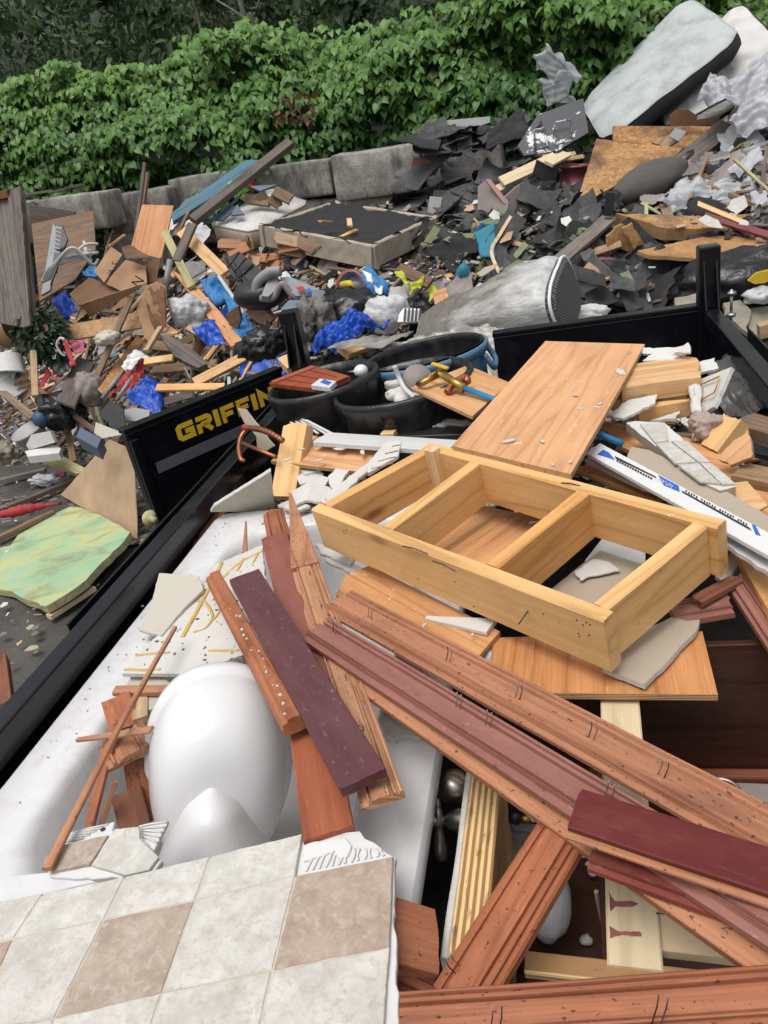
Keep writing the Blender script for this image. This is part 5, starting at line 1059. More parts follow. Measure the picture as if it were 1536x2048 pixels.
# concrete blocks of the retaining wall
def block(x0, x1, yt0, yt1, yb, y, seed):
    A_, B_, C_ = Y(x0, yt0, y), Y(x1, yt1, y), Y((x0+x1)/2, yb, y); L = (B_-A_).length; zc = ((A_+B_)/2).z; h = zc-C_.z
    me = box_me('concrete_block', L-.02, .6, h, .03, rough=.022, cuts=3, seed=seed); me.polygons.foreach_set('use_smooth', [True]*len(me.polygons))
    a = math.atan2((B_-A_).z, L); o = link('concrete_block', me, MT['conc'], None, Matrix.Translation((A_+B_)/2+Vector((0, .3, -h/2))) @ Matrix.Rotation(-a, 4, 'Y'))
    return o
for k, (a, lb) in enumerate((((58, 196, 402, 384, 470, 9.2), 'leftmost concrete block, tilted, with scrap boards on top'), ((203, 331, 394, 374, 466, 9.7), 'concrete block with a pale scuff behind the upright plywood'), ((331, 500, 360, 334, 410, 10.0), 'concrete block crossed by the blue plank and the brown beam'), ((503, 656, 338, 318, 402, 10.0), 'concrete block with a dark hole behind the pale mattress'), ((656, 834, 313, 286, 396, 9.95), 'largest concrete block, overlooking the black box spring'), ((836, 1000, 284, 250, 380, 10.1), 'concrete block half buried in black shingles'),
                       ((200, 330, 470, 452, 545, 9.75), 'lower concrete block behind the cardboard boxes'), ((331, 480, 413, 392, 490, 10.05), 'lower concrete block behind the broken boards'), ((485, 672, 405, 398, 480, 10.05), 'lower concrete block behind the pale mattress'), ((673, 850, 398, 388, 480, 10.0), 'lower concrete block right behind the box spring'), ((-120, 55, 425, 406, 500, 9.0), 'concrete block behind the grey fence boards'))):
    tag(block(*a, k), lb, 'concrete block', 'blocks of the retaining wall')
GS = 'scrap boards lying on the wall'
for k, (a, b) in enumerate((((55, 392), (105, 384)), ((100, 388), (150, 378)), ((130, 380), (165, 372)))): tag(plank('scrap_board', Y(*a, 9.3)+Vector((0, 0, .03)), Y(*b, 9.4)+Vector((0, 0, .03)), .16, .03, MT['grayw'], ja=.03, jb=.03, seed=k), 'grey scrap board lying on the leftmost concrete block', 'board', GS)
# left end of the heap
fp = thing('fence_panel', 'weathered grey plank panel standing at the left edge of the heap', 'fence panel', Y(30, 640, 6.6))
for k, (a, b, c_, d, y_) in enumerate((((-30, 395), (18, 378), (52, 655), (-30, 640), 6.65), ((14, 385), (40, 371), (60, 650), (45, 655), 6.6), ((36, 372), (46, 384), (70, 630), (58, 648), 6.7))):
    panel('plank', dep([a, b, c_, d], y_, .25), .035, MT['grayw'], fp, grain=(1, 2), jag=.008, step=.06, seed=k)
hpan('plank', 'rusty orange clay pipe end behind the grey plank panel', 'pipe', [(-10, 384), (14, 380), (16, 395), (-10, 400)], 'copper', .1, y=6.9)
hpan('weathered_board', 'weathered board leaning between the grey panel and the first block', 'board', [(57, 408), (150, 424), (140, 448), (60, 445)], 'grayw', .03, y=8.6, jag=.01)
hpan('plywood_sheet', 'old brown plywood sheet leaning on the leftmost concrete block', 'plywood sheet', [(63, 448), (187, 421), (192, 500), (150, 560), (78, 600)], 'brownw', .02, y=8.1, ky=.5, kx=.2)
vp_ = thing('slotted_vent', 'grey metal vent strip with black slots leaning on the brown plywood', 'vent', Y(95, 590, 7.6))
panel('strip', dep([(106, 446), (116, 462), (100, 580), (82, 590)], 7.55, .4), .03, MT['grayplast'], vp_, grain=(0, 3)); panel('slotted_strip', dep([(110, 444), (124, 450), (135, 478), (112, 540), (100, 570), (112, 470)], 7.6, .4), .02, MT['blkplast'], vp_, grain=(0, 3))
for k in range(12): panel('slot', dep([(112+k*.3-k*.9, 452+k*8), (124-k*.7, 455+k*8), (123-k*.7, 459+k*8), (111-k*.6, 456+k*8)], 7.55, .4), .004, MT['grayplast'], vp_)
hplank('stick', 'thin grey stick rising above the upright plywood', 'stick', (288, 325), (267, 500), .04, .03, 'grayw', y=(8.5, 8.4)); hplank('stick', 'tan stick leaning behind the upright plywood', 'stick', (293, 344), (280, 430), .055, .04, 'brownw', y=(8.6, 8.5))
hpan('plywood_sheet', 'upright orange plywood offcut standing on the left heap', 'plywood sheet', [(284, 409), (347, 411), (322, 518), (260, 500)], 'ply', .018, y=8.2, ky=.3, grain=(0, 3))
hplank('plank', 'green tinted plank running down from the upright plywood', 'plank', (328, 462), (382, 572), .085, .035, 'greenw', y=(8.0, 7.3)); hpan('plank', 'long red brown plank lying below the green tinted plank', 'plank', [(344, 537), (384, 562), (440, 625), (486, 682), (462, 692), (395, 610)], 'ply', .03, y=7.0, ky=.9, grain=(1, 3))
hplank('plank', 'pale pine plank with a split end on the left heap', 'plank', (362, 460), (448, 545), .13, .035, 'pinepale', y=(8.1, 7.5), jb=.04); hplank('plank', 'dark grey plank propped across the pale pine plank', 'plank', (384, 446), (352, 520), .1, .04, 'grayw', y=(7.9, 7.6)); hplank('plank', 'short dark plank leaning left of the grey plank', 'plank', (375, 420), (350, 470), .06, .03, 'brownw', y=(8.3, 8.1))
tag(tube('plastic_pipe', [Y(438, 553, 7.4), Y(492, 632, 6.9)], .02, MT['whiteplastic']), 'white plastic pipe below the pale pine plank', 'pipe'); tag(tube('grey_pipe', [Y(340, 520, 7.4), Y(328, 590, 7.2)], .03, MT['grayplast']), 'grey pipe standing right of the cardboard box', 'pipe')
# white hoses
hs_ = thing('hose_bundle', 'bundle of white plastic hoses hanging over the left heap', 'hoses', Y(150, 530, 7.4))
for k in range(7):
    f = k/6; p = [Y(84+14*f, 565-6*f, 7.2), Y(100+18*f, 535-16*f, 7.2), Y(135+12*f, 522-24*f+5*math.sin(k*2), 7.25), Y(168+16*f, 500+22*f-9*math.cos(k*1.7), 7.35), Y(196-14*(k % 3), 488+12*math.sin(k*2.3)+20*f, 7.45)]
    tube('hose', smooth_path(p, 6), .015, MT['whiteplastic'], hs_)
# cardboard box torn open
cb = thing('cardboard_box', 'big torn brown cardboard box with open flaps on the left heap', 'cardboard box', Y(240, 600, 7.0))
z3 = lambda *p: zz(2.743, 0, 350, *p)
for nm, p, m_, y_, ky_ in (('flap', z3((515, 525), (610, 393), (672, 435), (570, 590)), 'card', 7.1, .5), ('side', z3((570, 592), (690, 465), (800, 500), (805, 592), (680, 642)), 'card', 7.0, .5), ('flap', z3((378, 652), (490, 560), (682, 642), (600, 670), (430, 712)), 'cardD', 6.9, .8), ('flap', z3((428, 714), (805, 590), (740, 640), (600, 720), (505, 778)), 'card', 6.75, -.3), ('side', z3((790, 500), (882, 450), (860, 582), (805, 592)), 'cardD', 7.1, .2), ('flap', z3((748, 740), (800, 610), (860, 582), (908, 610), (918, 850), (800, 905)), 'card', 6.75, .3), ('side', z3((575, 590), (690, 470), (700, 600), (640, 680)), 'cardD', 7.15, .3)):
    panel(nm, dep(p, y_, ky_), .008, MT[m_], cb, jag=.006, step=.05)
cloth('flap', dep(z3((672, 395), (720, 385), (830, 460), (690, 462)), 7.05, .3), MT['cardD'], cb, amp=.02, freq=6, nx=14, ny=10, thick=.006, seed=2)
cloth('flap', dep(z3((780, 640), (905, 590), (918, 840), (850, 850)), 6.74, .3), MT['cardD'], cb, amp=.03, freq=7, nx=14, ny=14, thick=.006, seed=3)
def lettering(body, p0, p1, size, parent, mat='blackprint', up=None):
    cu = bpy.data.curves.new('lettering', 'FONT'); cu.body = body; cu.size = size; to = bpy.data.objects.new('tmp', cu); COL.objects.link(to)
    me = bpy.data.meshes.new_from_object(to.evaluated_get(bpy.context.evaluated_depsgraph_get())); bpy.data.objects.remove(to)
    return link('lettering', me, MT[mat], parent, frame(p0, p1-p0, up or (EYE-p0).normalized()))
lettering('5" White Gu', Y(*z3((618, 470))[0], 7.0), Y(*z3((560, 580))[0], 6.99), .075, cb); lettering('NV', Y(*z3((745, 545))[0], 6.9), Y(*z3((700, 625))[0], 6.9), .14, cb)
# boards and bits around it
z4 = lambda *p: zz(2.743, 0, 640, *p)
hpan('osb_strip', 'wide pale chipboard strip lying left of the cardboard box', 'chipboard', [(115, 653), (277, 624), (282, 655), (137, 681)], ('osb', 'osbedge'), .02, y=6.7, ky=.4); hpan('osb_strip', 'narrow chipboard strip lying beside the red fabric', 'chipboard', z4((755, 80), (785, 122), (640, 335), (560, 400), (535, 380)), ('osb', 'osbedge'), .02, y=6.5, ky=.9, grain=(1, 2))
hplank('stick', 'long brown stick leaning down across the left heap', 'stick', (266, 584), (148, 852), .06, .03, 'brownw', y=(6.75, 6.05)); hpan('plank', 'dusty grey plank lying beside the black and red fabric', 'plank', z4((425, 195), (515, 235), (408, 475), (303, 442)), 'grayw', .03, y=6.3, ky=.9, grain=(1, 2))
for a, b, w_, m_, lb in (((66, 769), (190, 860), .05, 'brownw', 'brown stick crossing in front of the dusty grey plank'), ((131, 837), (146, 922), .06, 'tanw', 'short tan stick standing by the blue ball'), ((0, 780), (66, 833), .07, 'brownw', 'brown stick at the left edge over the white tubs'), ((0, 958), (90, 937), .07, 'grayw', 'grey stick lying on the ground under the grey bucket'), ((14, 1010), (166, 950), .075, 'grayw', 'long grey stick lying on the soil behind the green foam'), ((66, 700), (70, 790), .06, 'tanw', 'tan stick standing beside the artificial plant'), ((320, 652), (290, 700), .05, 'tanw', 'tan stick below the torn cardboard flap')):
    y_ = 6.2 if a[1] < 900 else None
    if y_: hplank('stick', lb, 'stick', a, b, w_, .035, m_, y=(6.3, 5.9))
    else: tag(plank('stick', Z(*a, .06), Z(*b, .06), w_, .04, MT[m_], seed=a[0]), lb, 'stick')
hpan('plank', 'greenish plank end lying in front of the white clamshell', 'plank', z4((195, 750), (310, 728), (470, 815), (455, 835), (420, 842)), 'greenw', .06, y=5.75, ky=.6, grain=(0, 3))
# red and black folding chair
fc = thing('folding_chair', 'collapsed black and red fabric camp chair on the left heap', 'chair', Y(110, 760, 6.4))
cloth('seat', dep(z4((262, 235), (375, 195), (395, 290), (300, 310)), 6.4, .4), MT['blkplast'], fc, amp=.03, nx=14, ny=12, seed=3); cloth('strap', dep(z4((335, 100), (370, 110), (425, 250), (398, 258)), 6.3, .3), MT['redf'], fc, amp=.02, nx=8, ny=14, seed=5)
cloth('strap', dep(z4((262, 250), (285, 300), (240, 380), (215, 370)), 6.35, .3), MT['redf'], fc, amp=.02, nx=8, ny=14, seed=6); cloth('strap', dep(z4((220, 380), (250, 370), (305, 420), (285, 440)), 6.3, .3), MT['redf'], fc, amp=.02, nx=8, ny=10, seed=7)
tube('wire', smooth_path([Y(*z4((340, 190))[0], 6.3), Y(*z4((312, 140))[0], 6.3), Y(*z4((330, 100))[0], 6.3), Y(*z4((355, 108))[0], 6.3)], 5), .012, MT['whiteplastic'], fc)
um = thing('folded_parasol', 'red folded fabric with grey ribs lying by the narrow chipboard strip', 'parasol', Y(265, 770, 6.2))
cloth('fabric', dep(z4((770, 190), (800, 215), (760, 330), (690, 440)), 6.2, .6), MT['redf'], um, amp=.04, nx=16, ny=22, seed=8); cloth('fabric', dep(z4((700, 270), (740, 260), (680, 370), (600, 440)), 6.22, .6), MT['redf'], um, amp=.03, nx=12, ny=18, seed=9)
for a, b in (((720, 320), (640, 440)), ((660, 300), (560, 430)), ((745, 330), (670, 450))): tube('rib', [Y(*z4(a)[0], 6.15), Y(*z4(b)[0], 6.0)], .018, MT['grayplast'], um)
tag(cloth('rag', dep(z4((660, 250), (740, 170), (800, 185), (690, 280)), 6.25, .5), MT['stripeW'], amp=.05, nx=18, ny=14, seed=11), 'pale crumpled rag above the red folded fabric', 'rag')
tag(cloth('rag', dep(z4((390, 130), (480, 105), (470, 170), (420, 185)), 6.4, .3), MT['pink'], amp=.05, nx=14, ny=12, seed=12), 'pink plastic wrap beside the red strap', 'wrap')
tag(blob('rag', Y(*z4((590, 100))[0], 6.5), (.12, .1, .07), MT['beigepnl'], seed=9, amp=.16), 'dusty beige rag under the wide chipboard strip', 'rag'); tag(blob('rag', Y(*z4((490, 380))[0], 6.2), (.13, .12, .16), MT['taupe'], seed=10, amp=.17), 'dirty white rag between the grey plank and the long brown stick', 'rag')
# tarps and bags
def hcl(name, label, cat, pts, y, mat, ky=.4, kx=0, **k): return tag(cloth(name, dep(pts, y, ky, kx), MT[mat], **k), label, cat)
hcl('tarp', 'crumpled blue tarp behind the top edge of the lettered gate', 'tarp', z4((705, 420), (775, 355), (890, 390), (880, 545)), 5.6, 'tarp', amp=.07, nx=30, ny=26, seed=21); hcl('tarp', 'second fold of blue tarp right above the grey plastic lid', 'tarp', z4((700, 470), (810, 320), (890, 345), (800, 480)), 5.8, 'tarp', amp=.06, nx=22, ny=22, seed=22)
hcl('tarp', 'long strip of faded blue tarp hanging by the white plastic pipe', 'tarp', [(444, 580), (462, 578), (516, 680), (478, 690)], 6.9, 'tarp2', ky=.8, amp=.06, nx=18, ny=34, seed=23); hcl('tarp', 'blue tarp bunched under the white plastic bag', 'tarp', [(384, 658), (432, 640), (455, 694), (410, 690)], 6.5, 'tarp', amp=.07, nx=22, ny=18, seed=24)
hcl('tarp', 'blue tarp showing between the hoses and the artificial plant', 'tarp', [(100, 600), (128, 580), (152, 622), (130, 640)], 7.0, 'tarp', amp=.06, nx=16, ny=16, seed=25); hcl('tarp', 'scrap of blue tarp tucked beside the cardboard flap', 'tarp', [(162, 535), (190, 528), (195, 552), (172, 556)], 7.2, 'tarp2', amp=.05, nx=14, ny=12, seed=26); hcl('tarp', 'blue tarp behind the red brown plank', 'tarp', [(400, 560), (440, 548), (470, 600), (430, 615)], 7.4, 'tarp2', amp=.06, nx=18, ny=16, seed=27)
hcl('tarp', 'bright blue tarp bundle behind the bins', 'tarp', [(620, 712), (668, 645), (782, 640), (712, 688)], 5.0, 'tarp', ky=.5, amp=.08, nx=44, ny=34, seed=28, freq=6, sag=-.13)
hcl('rag', 'small purple cloth at the end of the faded tarp strip', 'rag', [(474, 692), (500, 678), (512, 690), (490, 702)], 6.6, 'purple', amp=.03, nx=10, ny=10, seed=29)
wb_ = tag(blob('plastic_bag', Y(378, 620, 6.9), (.19, .14, .14), MT['bagw'], seed=5, amp=.22, freq=2.4), 'knotted white plastic bag on the left heap', 'bag'); hcl('plastic_bag', 'loose white plastic film hanging off the knotted bag', 'bag', [(360, 640), (408, 612), (418, 622), (395, 655)], 6.85, 'bagw', amp=.05, nx=18, ny=14, seed=31)
# lumber in front of it
hplank('lumber', 'long clean pine stud leaning over the lettered gate', 'stud', (388, 764), (553, 678), .09, .04, 'pinepale', y=(5.7, 6.1)); hplank('lumber', 'thin pine board lying over the blue tarp by the gate', 'board', (312, 774), (448, 772), .07, .025, 'pine', y=(5.6, 5.6)); hpan('plank', 'split weathered plank with a pointed end in the white trim', 'plank', z4((870, 78), (935, 85), (1080, 180), (1135, 240), (1085, 262), (960, 200)), 'grayw', .05, y=6.3, ky=.6, grain=(0, 3), jag=.008); hplank('lumber', 'short orange board end above the red folded fabric', 'board', (288, 722), (344, 714), .07, .03, 'pine', y=(6.2, 6.2))
hplank('lumber', 'short yellow stud at the foot of the faded tarp strip', 'stud', (508, 664), (556, 662), .06, .06, 'greenw', y=(6.4, 6.4)); hpan('lumber', 'old wood block leaning by the left rear post', 'block', [(492, 625), (520, 612), (546, 636), (520, 650)], 'brownw', .09, y=6.4); hpan('lumber', 'brown wooden corner piece on the red brown plank', 'block', [(452, 628), (476, 612), (482, 640), (474, 660), (458, 650)], 'brownw', .05, y=6.6)
hplank('lumber', 'short pine stud lying on the pale sheet behind the bins', 'stud', (688, 700), (742, 680), .10, .045, 'pinepale', y=(4.7, 4.95)); hplank('lumber', 'small pine block on the top edge of the gate', 'block', (565, 712), (584, 732), .07, .06, 'pinepale', y=(4.35, 4.2))
hpan('storage_cover', 'flat grey plastic lid behind the near end of the gate', 'lid', z4((650, 500), (740, 480), (822, 495), (815, 560), (643, 548)), 'grayplast', .06, y=5.1, ky=.3); hpan('rubber_mat', 'torn black sheet standing behind the gate end', 'sheet', z4((540, 520), (600, 440), (680, 490), (690, 610), (630, 600)), 'blkplast', .01, y=5.0, ky=.2, jag=.01); hpan('cardboard', 'pale grey cardboard flap at the end of the gate', 'cardboard', z4((525, 560), (690, 625), (560, 650), (515, 620)), 'beigepnl', .006, y=4.7, ky=.2)
hpan('plastic_box', 'dull blue plastic box by the cardboard at the gate end', 'box', z4((440, 588), (556, 650), (532, 702), (418, 640)), 'bluegr', .12, y=5.0, ky=.6)
# things on the ground at the left
W_ = [Z(205, 877, .62), Z(252, 899, .60), Z(300, 1048, .05), Z(263, 1078, .02), Z(126, 990, .02), Z(172, 938, .30)]
cbd = tag(panel('cardboard_sheet', W_, .008, MT['cardL'], jag=.004, step=.06), 'large tan cardboard sheet leaning beside the lettered gate', 'cardboard'); tube('crease', [W_[5].lerp(W_[0], .1)+Vector((0, 0, .004)), W_[1].lerp(W_[2], .42)+Vector((0, -.003, .004))], .005, MT['card'], cbd, 5)
q = zz(2.743, 0, 980, (-40, 290), (40, 268), (90, 190), (200, 130), (370, 74), (432, 86), (600, 180), (735, 272), (700, 330), (560, 460), (490, 530), (380, 590), (258, 645), (150, 600), (60, 545), (-40, 525))
fo = panel('foam_sheet', [Z(a, b, .06+.02*math.sin(a*.02)) for a, b in q], .055, [MT['foamgreen'], MT['greenw']], jag=.012, step=.06); tag(fo, 'mottled green foam sheet lying on the ground left of the trailer', 'foam sheet'); hl = Z(94, 1173, .064); link('burn_hole', lathe_me('burn_hole', [(0, .004), (.03, .004), (.036, 0)], 16, 1.6, .8), MT['cush'], fo, Matrix.Translation(hl))
tag(plank('batten', Z(96, 1230, .02), Z(186, 1172, .02), .055, .035, MT['cream'], seed=3), 'pale batten sticking out from under the green foam', 'batten')
up_ = [Z(-30, 1032, .12), Z(8, 1028, .13), Z(40, 1021, .14), Z(75, 1014, .12), Z(108, 1009, .1), Z(125, 1006, .09)]; ub = thing('umbrella', 'folded red umbrella lying behind the green foam', 'umbrella', up_[0]); cv = smooth_path(up_, 6); tube('canopy', cv[5:27], .05, MT['redf'], ub, 9, rr=[.012+.034*math.sin(math.pi*min(1, (i+2)/20)**.8)+.005*math.sin(i*1.9) for i in range(22)]); tube('shaft', [cv[24], cv[-1]], .012, MT['blkplast'], ub); tube('handle', [cv[0], cv[7]], .02, MT['navy'], ub)
tag(plank('plank', Z(-10, 1075, .06), Z(105, 1020, .06), .06, .04, MT['tanw'], seed=5), 'tan plank lying between the umbrella and the green foam', 'plank'); tag(quadboard('rusty_plank', None, [(-10, 1310), (8, 1310), (28, 1400), (-10, 1410)], .35, .45, MT['cedardark'], .06)[0], 'dark rust coloured board end at the left edge beside the trailer', 'board')
bk = thing('bucket', 'dirty grey plastic bucket tilted on the ground at the left', 'bucket', Y(55, 905, 5.9)); cB = Y(52, 858, 5.9); rB = .155
link('pail', lathe_me('pail', [(0, -.26), (.115, -.26), (.12, -.25), (rB-.006, -.03), (rB+.006, -.03), (rB+.008, -.012), (rB, -.012), (rB, 0), (rB-.006, 0), (.112, -.24), (0, -.24)], 32), MT['grayplast'], bk, Matrix.Translation(cB) @ Matrix.Rotation(R(14), 4, 'X') @ Matrix.Rotation(R(-10), 4, 'Y')); bpy.data.objects['pail'].data.materials[0] = plain('dusty_pail', (.42, .42, .40), .55, dirt=.6, ds=5, dirtc=(.2, .19, .17))
cs = thing('takeout_box', 'white foam clamshell box leaning on the grey bucket', 'box', Y(85, 905, 5.7)); panel('tray', dep([(50, 902), (112, 890), (122, 897), (118, 906), (55, 913)], 5.65, 1.0), .07, MT['whiteplastic'], cs); panel('lid', dep([(52, 890), (62, 870), (100, 862), (110, 885), (58, 900)], 5.7, .1), .04, MT['whiteplastic'], cs)
tag(link('ball', blob_me('ball', 4, .01, 1, 2), MT['ball'], None, Matrix.Translation(Y(83, 838, 5.95)) @ Matrix.Scale(.085, 4)), 'dark blue ball between the bucket and the black bag', 'ball'); tag(blob('bin_bag', Y(120, 822, 6.1), (.2, .18, .17), MT['bagb'], seed=8, amp=.25), 'black bin bag behind the blue ball', 'bag')
for k, (x_, y_, a, b, lb) in enumerate(((18, 730, .17, .1, 'white plastic lid at the left edge under the artificial plant'), (22, 775, .16, .14, 'white plastic tub lying at the left edge'), (5, 750, .12, .12, 'pale dirty tub behind the white tub at the left edge'))):
    tag(link('plastic_tub', lathe_me('plastic_tub', [(0, -.1), (a*.8, -.1), (a*.95, .08), (a*1.1, .08), (a*1.1, .1), (a*.92, .1), (a*.7, -.08), (0, -.08)], 24, 1, .8), MT['whiteplastic'], None, Matrix.Translation(Y(x_, y_, 6.4)) @ Matrix.Rotation(R(150+k*35), 4, 'X') @ Matrix.Rotation(R(20*k), 4, 'Y')), lb, 'tub')
tag(cloth('paper_bag', dep([(28, 760), (50, 745), (62, 790), (40, 810)], 6.35), MT['card'], amp=.05, nx=14, ny=14, seed=41), 'crumpled brown paper right of the white tub', 'paper'); tag(blob('plastic_bag', Z(92, 958, .06), (.15, .07, .05), MT['bagw'], seed=12, amp=.4), 'flat white plastic bag on the soil in front of the bucket', 'bag'); tag(blob('rag', Z(122, 950, .06), (.05, .04, .03), MT['pink'], seed=13, amp=.4, sub=3), 'small pink rag beside the flat white bag', 'rag'); tag(blob('stone_lump', Y(8, 905, 5.9), (.12, .1, .09), MT['rug'], seed=14, amp=.3), 'greenish lump of cloth at the left edge below the bucket', 'cloth')
# artificial plant with its basket
def leaves_np(name, pos, nrm, dirv, size, tone, mat, parent=None, shape='heart', droop=.35):
    """many leaves as one mesh: eight points each, folded along the rib"""
    n = len(pos); u = dirv/np.linalg.norm(dirv, axis=1, keepdims=True); v = np.cross(nrm, u); v /= np.linalg.norm(v, axis=1, keepdims=True)+1e-9; w_ = np.cross(u, v)
    if shape == 'heart': P_ = [(0, 0, 0), (-.06, .30, .07), (.28, .40, .09), (.66, .25, .04), (1, 0, -.10), (.66, -.25, .04), (.28, -.40, .09), (-.06, -.30, .07), (.30, 0, 0), (.68, 0, -.02)]
    else: P_ = [(0, 0, 0), (.15, .12, .03), (.4, .22, .05), (.7, .16, .02), (1, 0, -.12), (.7, -.16, .02), (.4, -.22, .05), (.15, -.12, .03), (.35, 0, 0), (.7, 0, -.03)]
    F_ = [(0, 8, 2, 1), (8, 9, 3, 2), (9, 4, 3), (0, 7, 6, 8), (8, 6, 5, 9), (9, 5, 4)]
    vs = np.zeros((n, 10, 3))
    for i, (a, b, c_) in enumerate(P_): vs[:, i] = pos+size[:, None]*(u*a+v*b+w_*(c_-droop*a*a*.5))
    me = bpy.data.meshes.new(name); nl = sum(len(f) for f in F_)
    me.vertices.add(n*10); me.vertices.foreach_set('co', vs.reshape(-1))
    idx = np.concatenate([np.array(f) for f in F_]); me.loops.add(n*nl); me.loops.foreach_set('vertex_index', (idx[None, :]+(np.arange(n)*10)[:, None]).reshape(-1).astype(np.int32))
    st = np.cumsum([0]+[len(f) for f in F_][:-1]); me.polygons.add(n*len(F_)); me.polygons.foreach_set('loop_start', (st[None, :]+(np.arange(n)*nl)[:, None]).reshape(-1).astype(np.int32))
    me.update(calc_edges=True); at_ = me.attributes.new('tone', 'FLOAT', 'POINT'); at_.data.foreach_set('value', np.repeat(tone, 10).astype(np.float32))
    me.polygons.foreach_set('use_smooth', [True]*len(me.polygons))
    return link(name, me, mat, parent)
npr = np.random.default_rng(3)
ap = thing('artificial_plant', 'dark artificial plant with its basket lying at the left edge of the heap', 'plant', Y(70, 720, 6.6)); c0 = np.array(Y(82, 668, 6.5)); n_ = 620
sp = npr.normal(size=(n_, 3)); sp /= np.linalg.norm(sp, axis=1, keepdims=True); rad = npr.uniform(.35, 1, n_)**.6; ps = c0+sp*rad[:, None]*np.array([.26, .2, .28])
leaves_np('foliage', ps, sp+npr.normal(size=(n_, 3))*.5+np.array([0, -.3, .5]), sp*np.array([1, 1, .6])+npr.normal(size=(n_, 3))*.5-np.array([0, 0, .3]), npr.uniform(.06, .11, n_), npr.uniform(0, 1, n_), MT['leafp'], ap, 'lance')
for k in range(9): tube('stem', smooth_path([c0+np.array([-.1, .1, -.25]), c0+sp[k]*np.array([.1, .08, .1]), c0+sp[k]*np.array([.24, .18, .26])], 5), .008, MT['stem'], ap, 5)
link('basket', lathe_me('basket', [(0, -.12), (.1, -.12), (.15, .05), (.16, .06), (.15, .07), (.09, -.1), (0, -.1)], 24), MT['wicker'], ap, Matrix.Translation(Y(22, 668, 6.75)) @ Matrix.Rotation(R(70), 4, 'Y'))
# mattress, box spring, blue plank and the rest of the middle
def cushion(name, label, cat, top, t, mats, parent=None, r=.04, group=None, bulge=.03):
    """a mattress: rounded slab under a quad of world points"""
    a, b, c_, d = top; n = ((b-a).cross(d-a)).normalized(); 
    if n.dot(EYE-a) < 0: n = -n
    nx, ny = 18, 14; vs = []; fs = []; mi = []
    def S(u, v, lay): 
        p = a*(1-u)*(1-v)+b*u*(1-v)+c_*u*v+d*(1-u)*v
        return p
    ring = []
    for u in [i/nx for i in range(nx)]: ring.append((u, 0))
    for v in [j/ny for j in range(ny)]: ring.append((1, v))
    for u in [i/nx for i in range(nx)]: ring.append((1-u, 1))
    for v in [j/ny for j in range(ny)]: ring.append((0, 1-v))
    ce = S(.5, .5, 0); N_ = len(ring)
    rows = []
    def row(ins, dz):
        o = []
        for u, v in ring:
            p = S(u, v, 0); uc, vc = abs(u-.5)*2, abs(v-.5)*2; corner = max(0, uc+vc-1.80)*.5
            p = p+(ce-p)*(corner); p = p+(ce-p).normalized()*ins-n*dz+noise.noise_vector(p*5)*.008; o.append(p)
        rows.append(o)
    row(r*.9, 0); row(r*.25, r*.3); row(0, r); row(-.006, t*.5); row(0, t-r); row(r*.9, t)
    for o in rows: vs += o
    for i in range(len(rows)-1):
        for k in range(N_):
            x_, y_ = i*N_+k, i*N_+(k+1) % N_; fs.append((x_, y_, y_+N_, x_+N_)); mi.append(0 if i in (0,) else 1)
    base = len(vs); gx, gy = 16, 12
    prev = list(range(N_))
    for f in (.18, .4, .65, .88):
        for k, p in enumerate(rows[0]):
            q_ = p.lerp(ce, f); q_ = q_+n*(bulge*math.sin(f*1.6)+.012*noise.noise(q_*4)); vs.append(q_)
        s_ = len(vs)-N_
        for k in range(N_): fs.append((prev[k], s_+k, s_+(k+1) % N_, prev[(k+1) % N_])); mi.append(0)
        prev = list(range(s_, s_+N_))
    vs.append(ce+n*bulge); L_ = len(vs)-1
    for k in range(N_): fs.append((prev[k], L_, prev[(k+1) % N_])); mi.append(0)
    fs.append(tuple(range(5*N_, 6*N_))); mi.append(1)
    o = link(name, mesh(name, vs, fs, mi, True), mats, parent); bm = bmesh.new(); bm.from_mesh(o.data); bmesh.ops.recalc_face_normals(bm, faces=bm.faces); bm.to_mesh(o.data); bm.free()
    if label: tag(o, label, cat, group)
    tube('piping', rows[1]+[rows[1][0]], .009, mats[2] if len(mats) > 2 else mats[1], o, 6); return o
def quad_d(*p): return [Y(a, b, y_) for a, b, y_ in p]
cushion('mattress', 'stained pale mattress lying behind the black box spring', 'mattress', quad_d((418, 448, 8.5), (505, 462, 8.2), (622, 402, 9.3), (540, 372, 9.7)), .22, [MT['quilt'], MT['boxside'], MT['boxside']], r=.06)
bs_ = quad_d((513, 452, 7.9), (746, 496, 7.0), (880, 434, 8.2), (668, 402, 9.1)); BX = thing('box_spring', 'upturned box spring with torn black dust cover', 'box spring', bs_[1]); n = ((bs_[1]-bs_[0]).cross(bs_[3]-bs_[0])).normalized()
for i in range(4):
    a, b = bs_[i], bs_[(i+1) % 4]; ce = sum(bs_, Vector())/4; i_ = (ce-(a+b)/2).normalized(); v_ = (b-a).normalized(); outn = -i_
    plank('side', a-n*.10+i_*.03, b-n*.10+i_*.03, .22, .05, MT['boxside'], (outn-outn.dot(n)*n).normalized(), BX, seed=i, st=16, rough=.006, c=.012)
cloth('dust_cover', [p+n*.004+(sum(bs_, Vector())/4-p).normalized()*.05 for p in bs_], MT['blkcloth'], BX, nx=46, ny=36, amp=.012, freq=3.5, seed=4, sag=.05, edge=.05)
for k, (a, b) in enumerate((((670, 478), (712, 458)), ((700, 450), (698, 436)), ((640, 440), (660, 442)))): plank('torn_slat', Y(*a, 7.45), Y(*b, 7.7), .05, .02, MT['pine'], n, BX, seed=k, ja=.02, jb=.02)
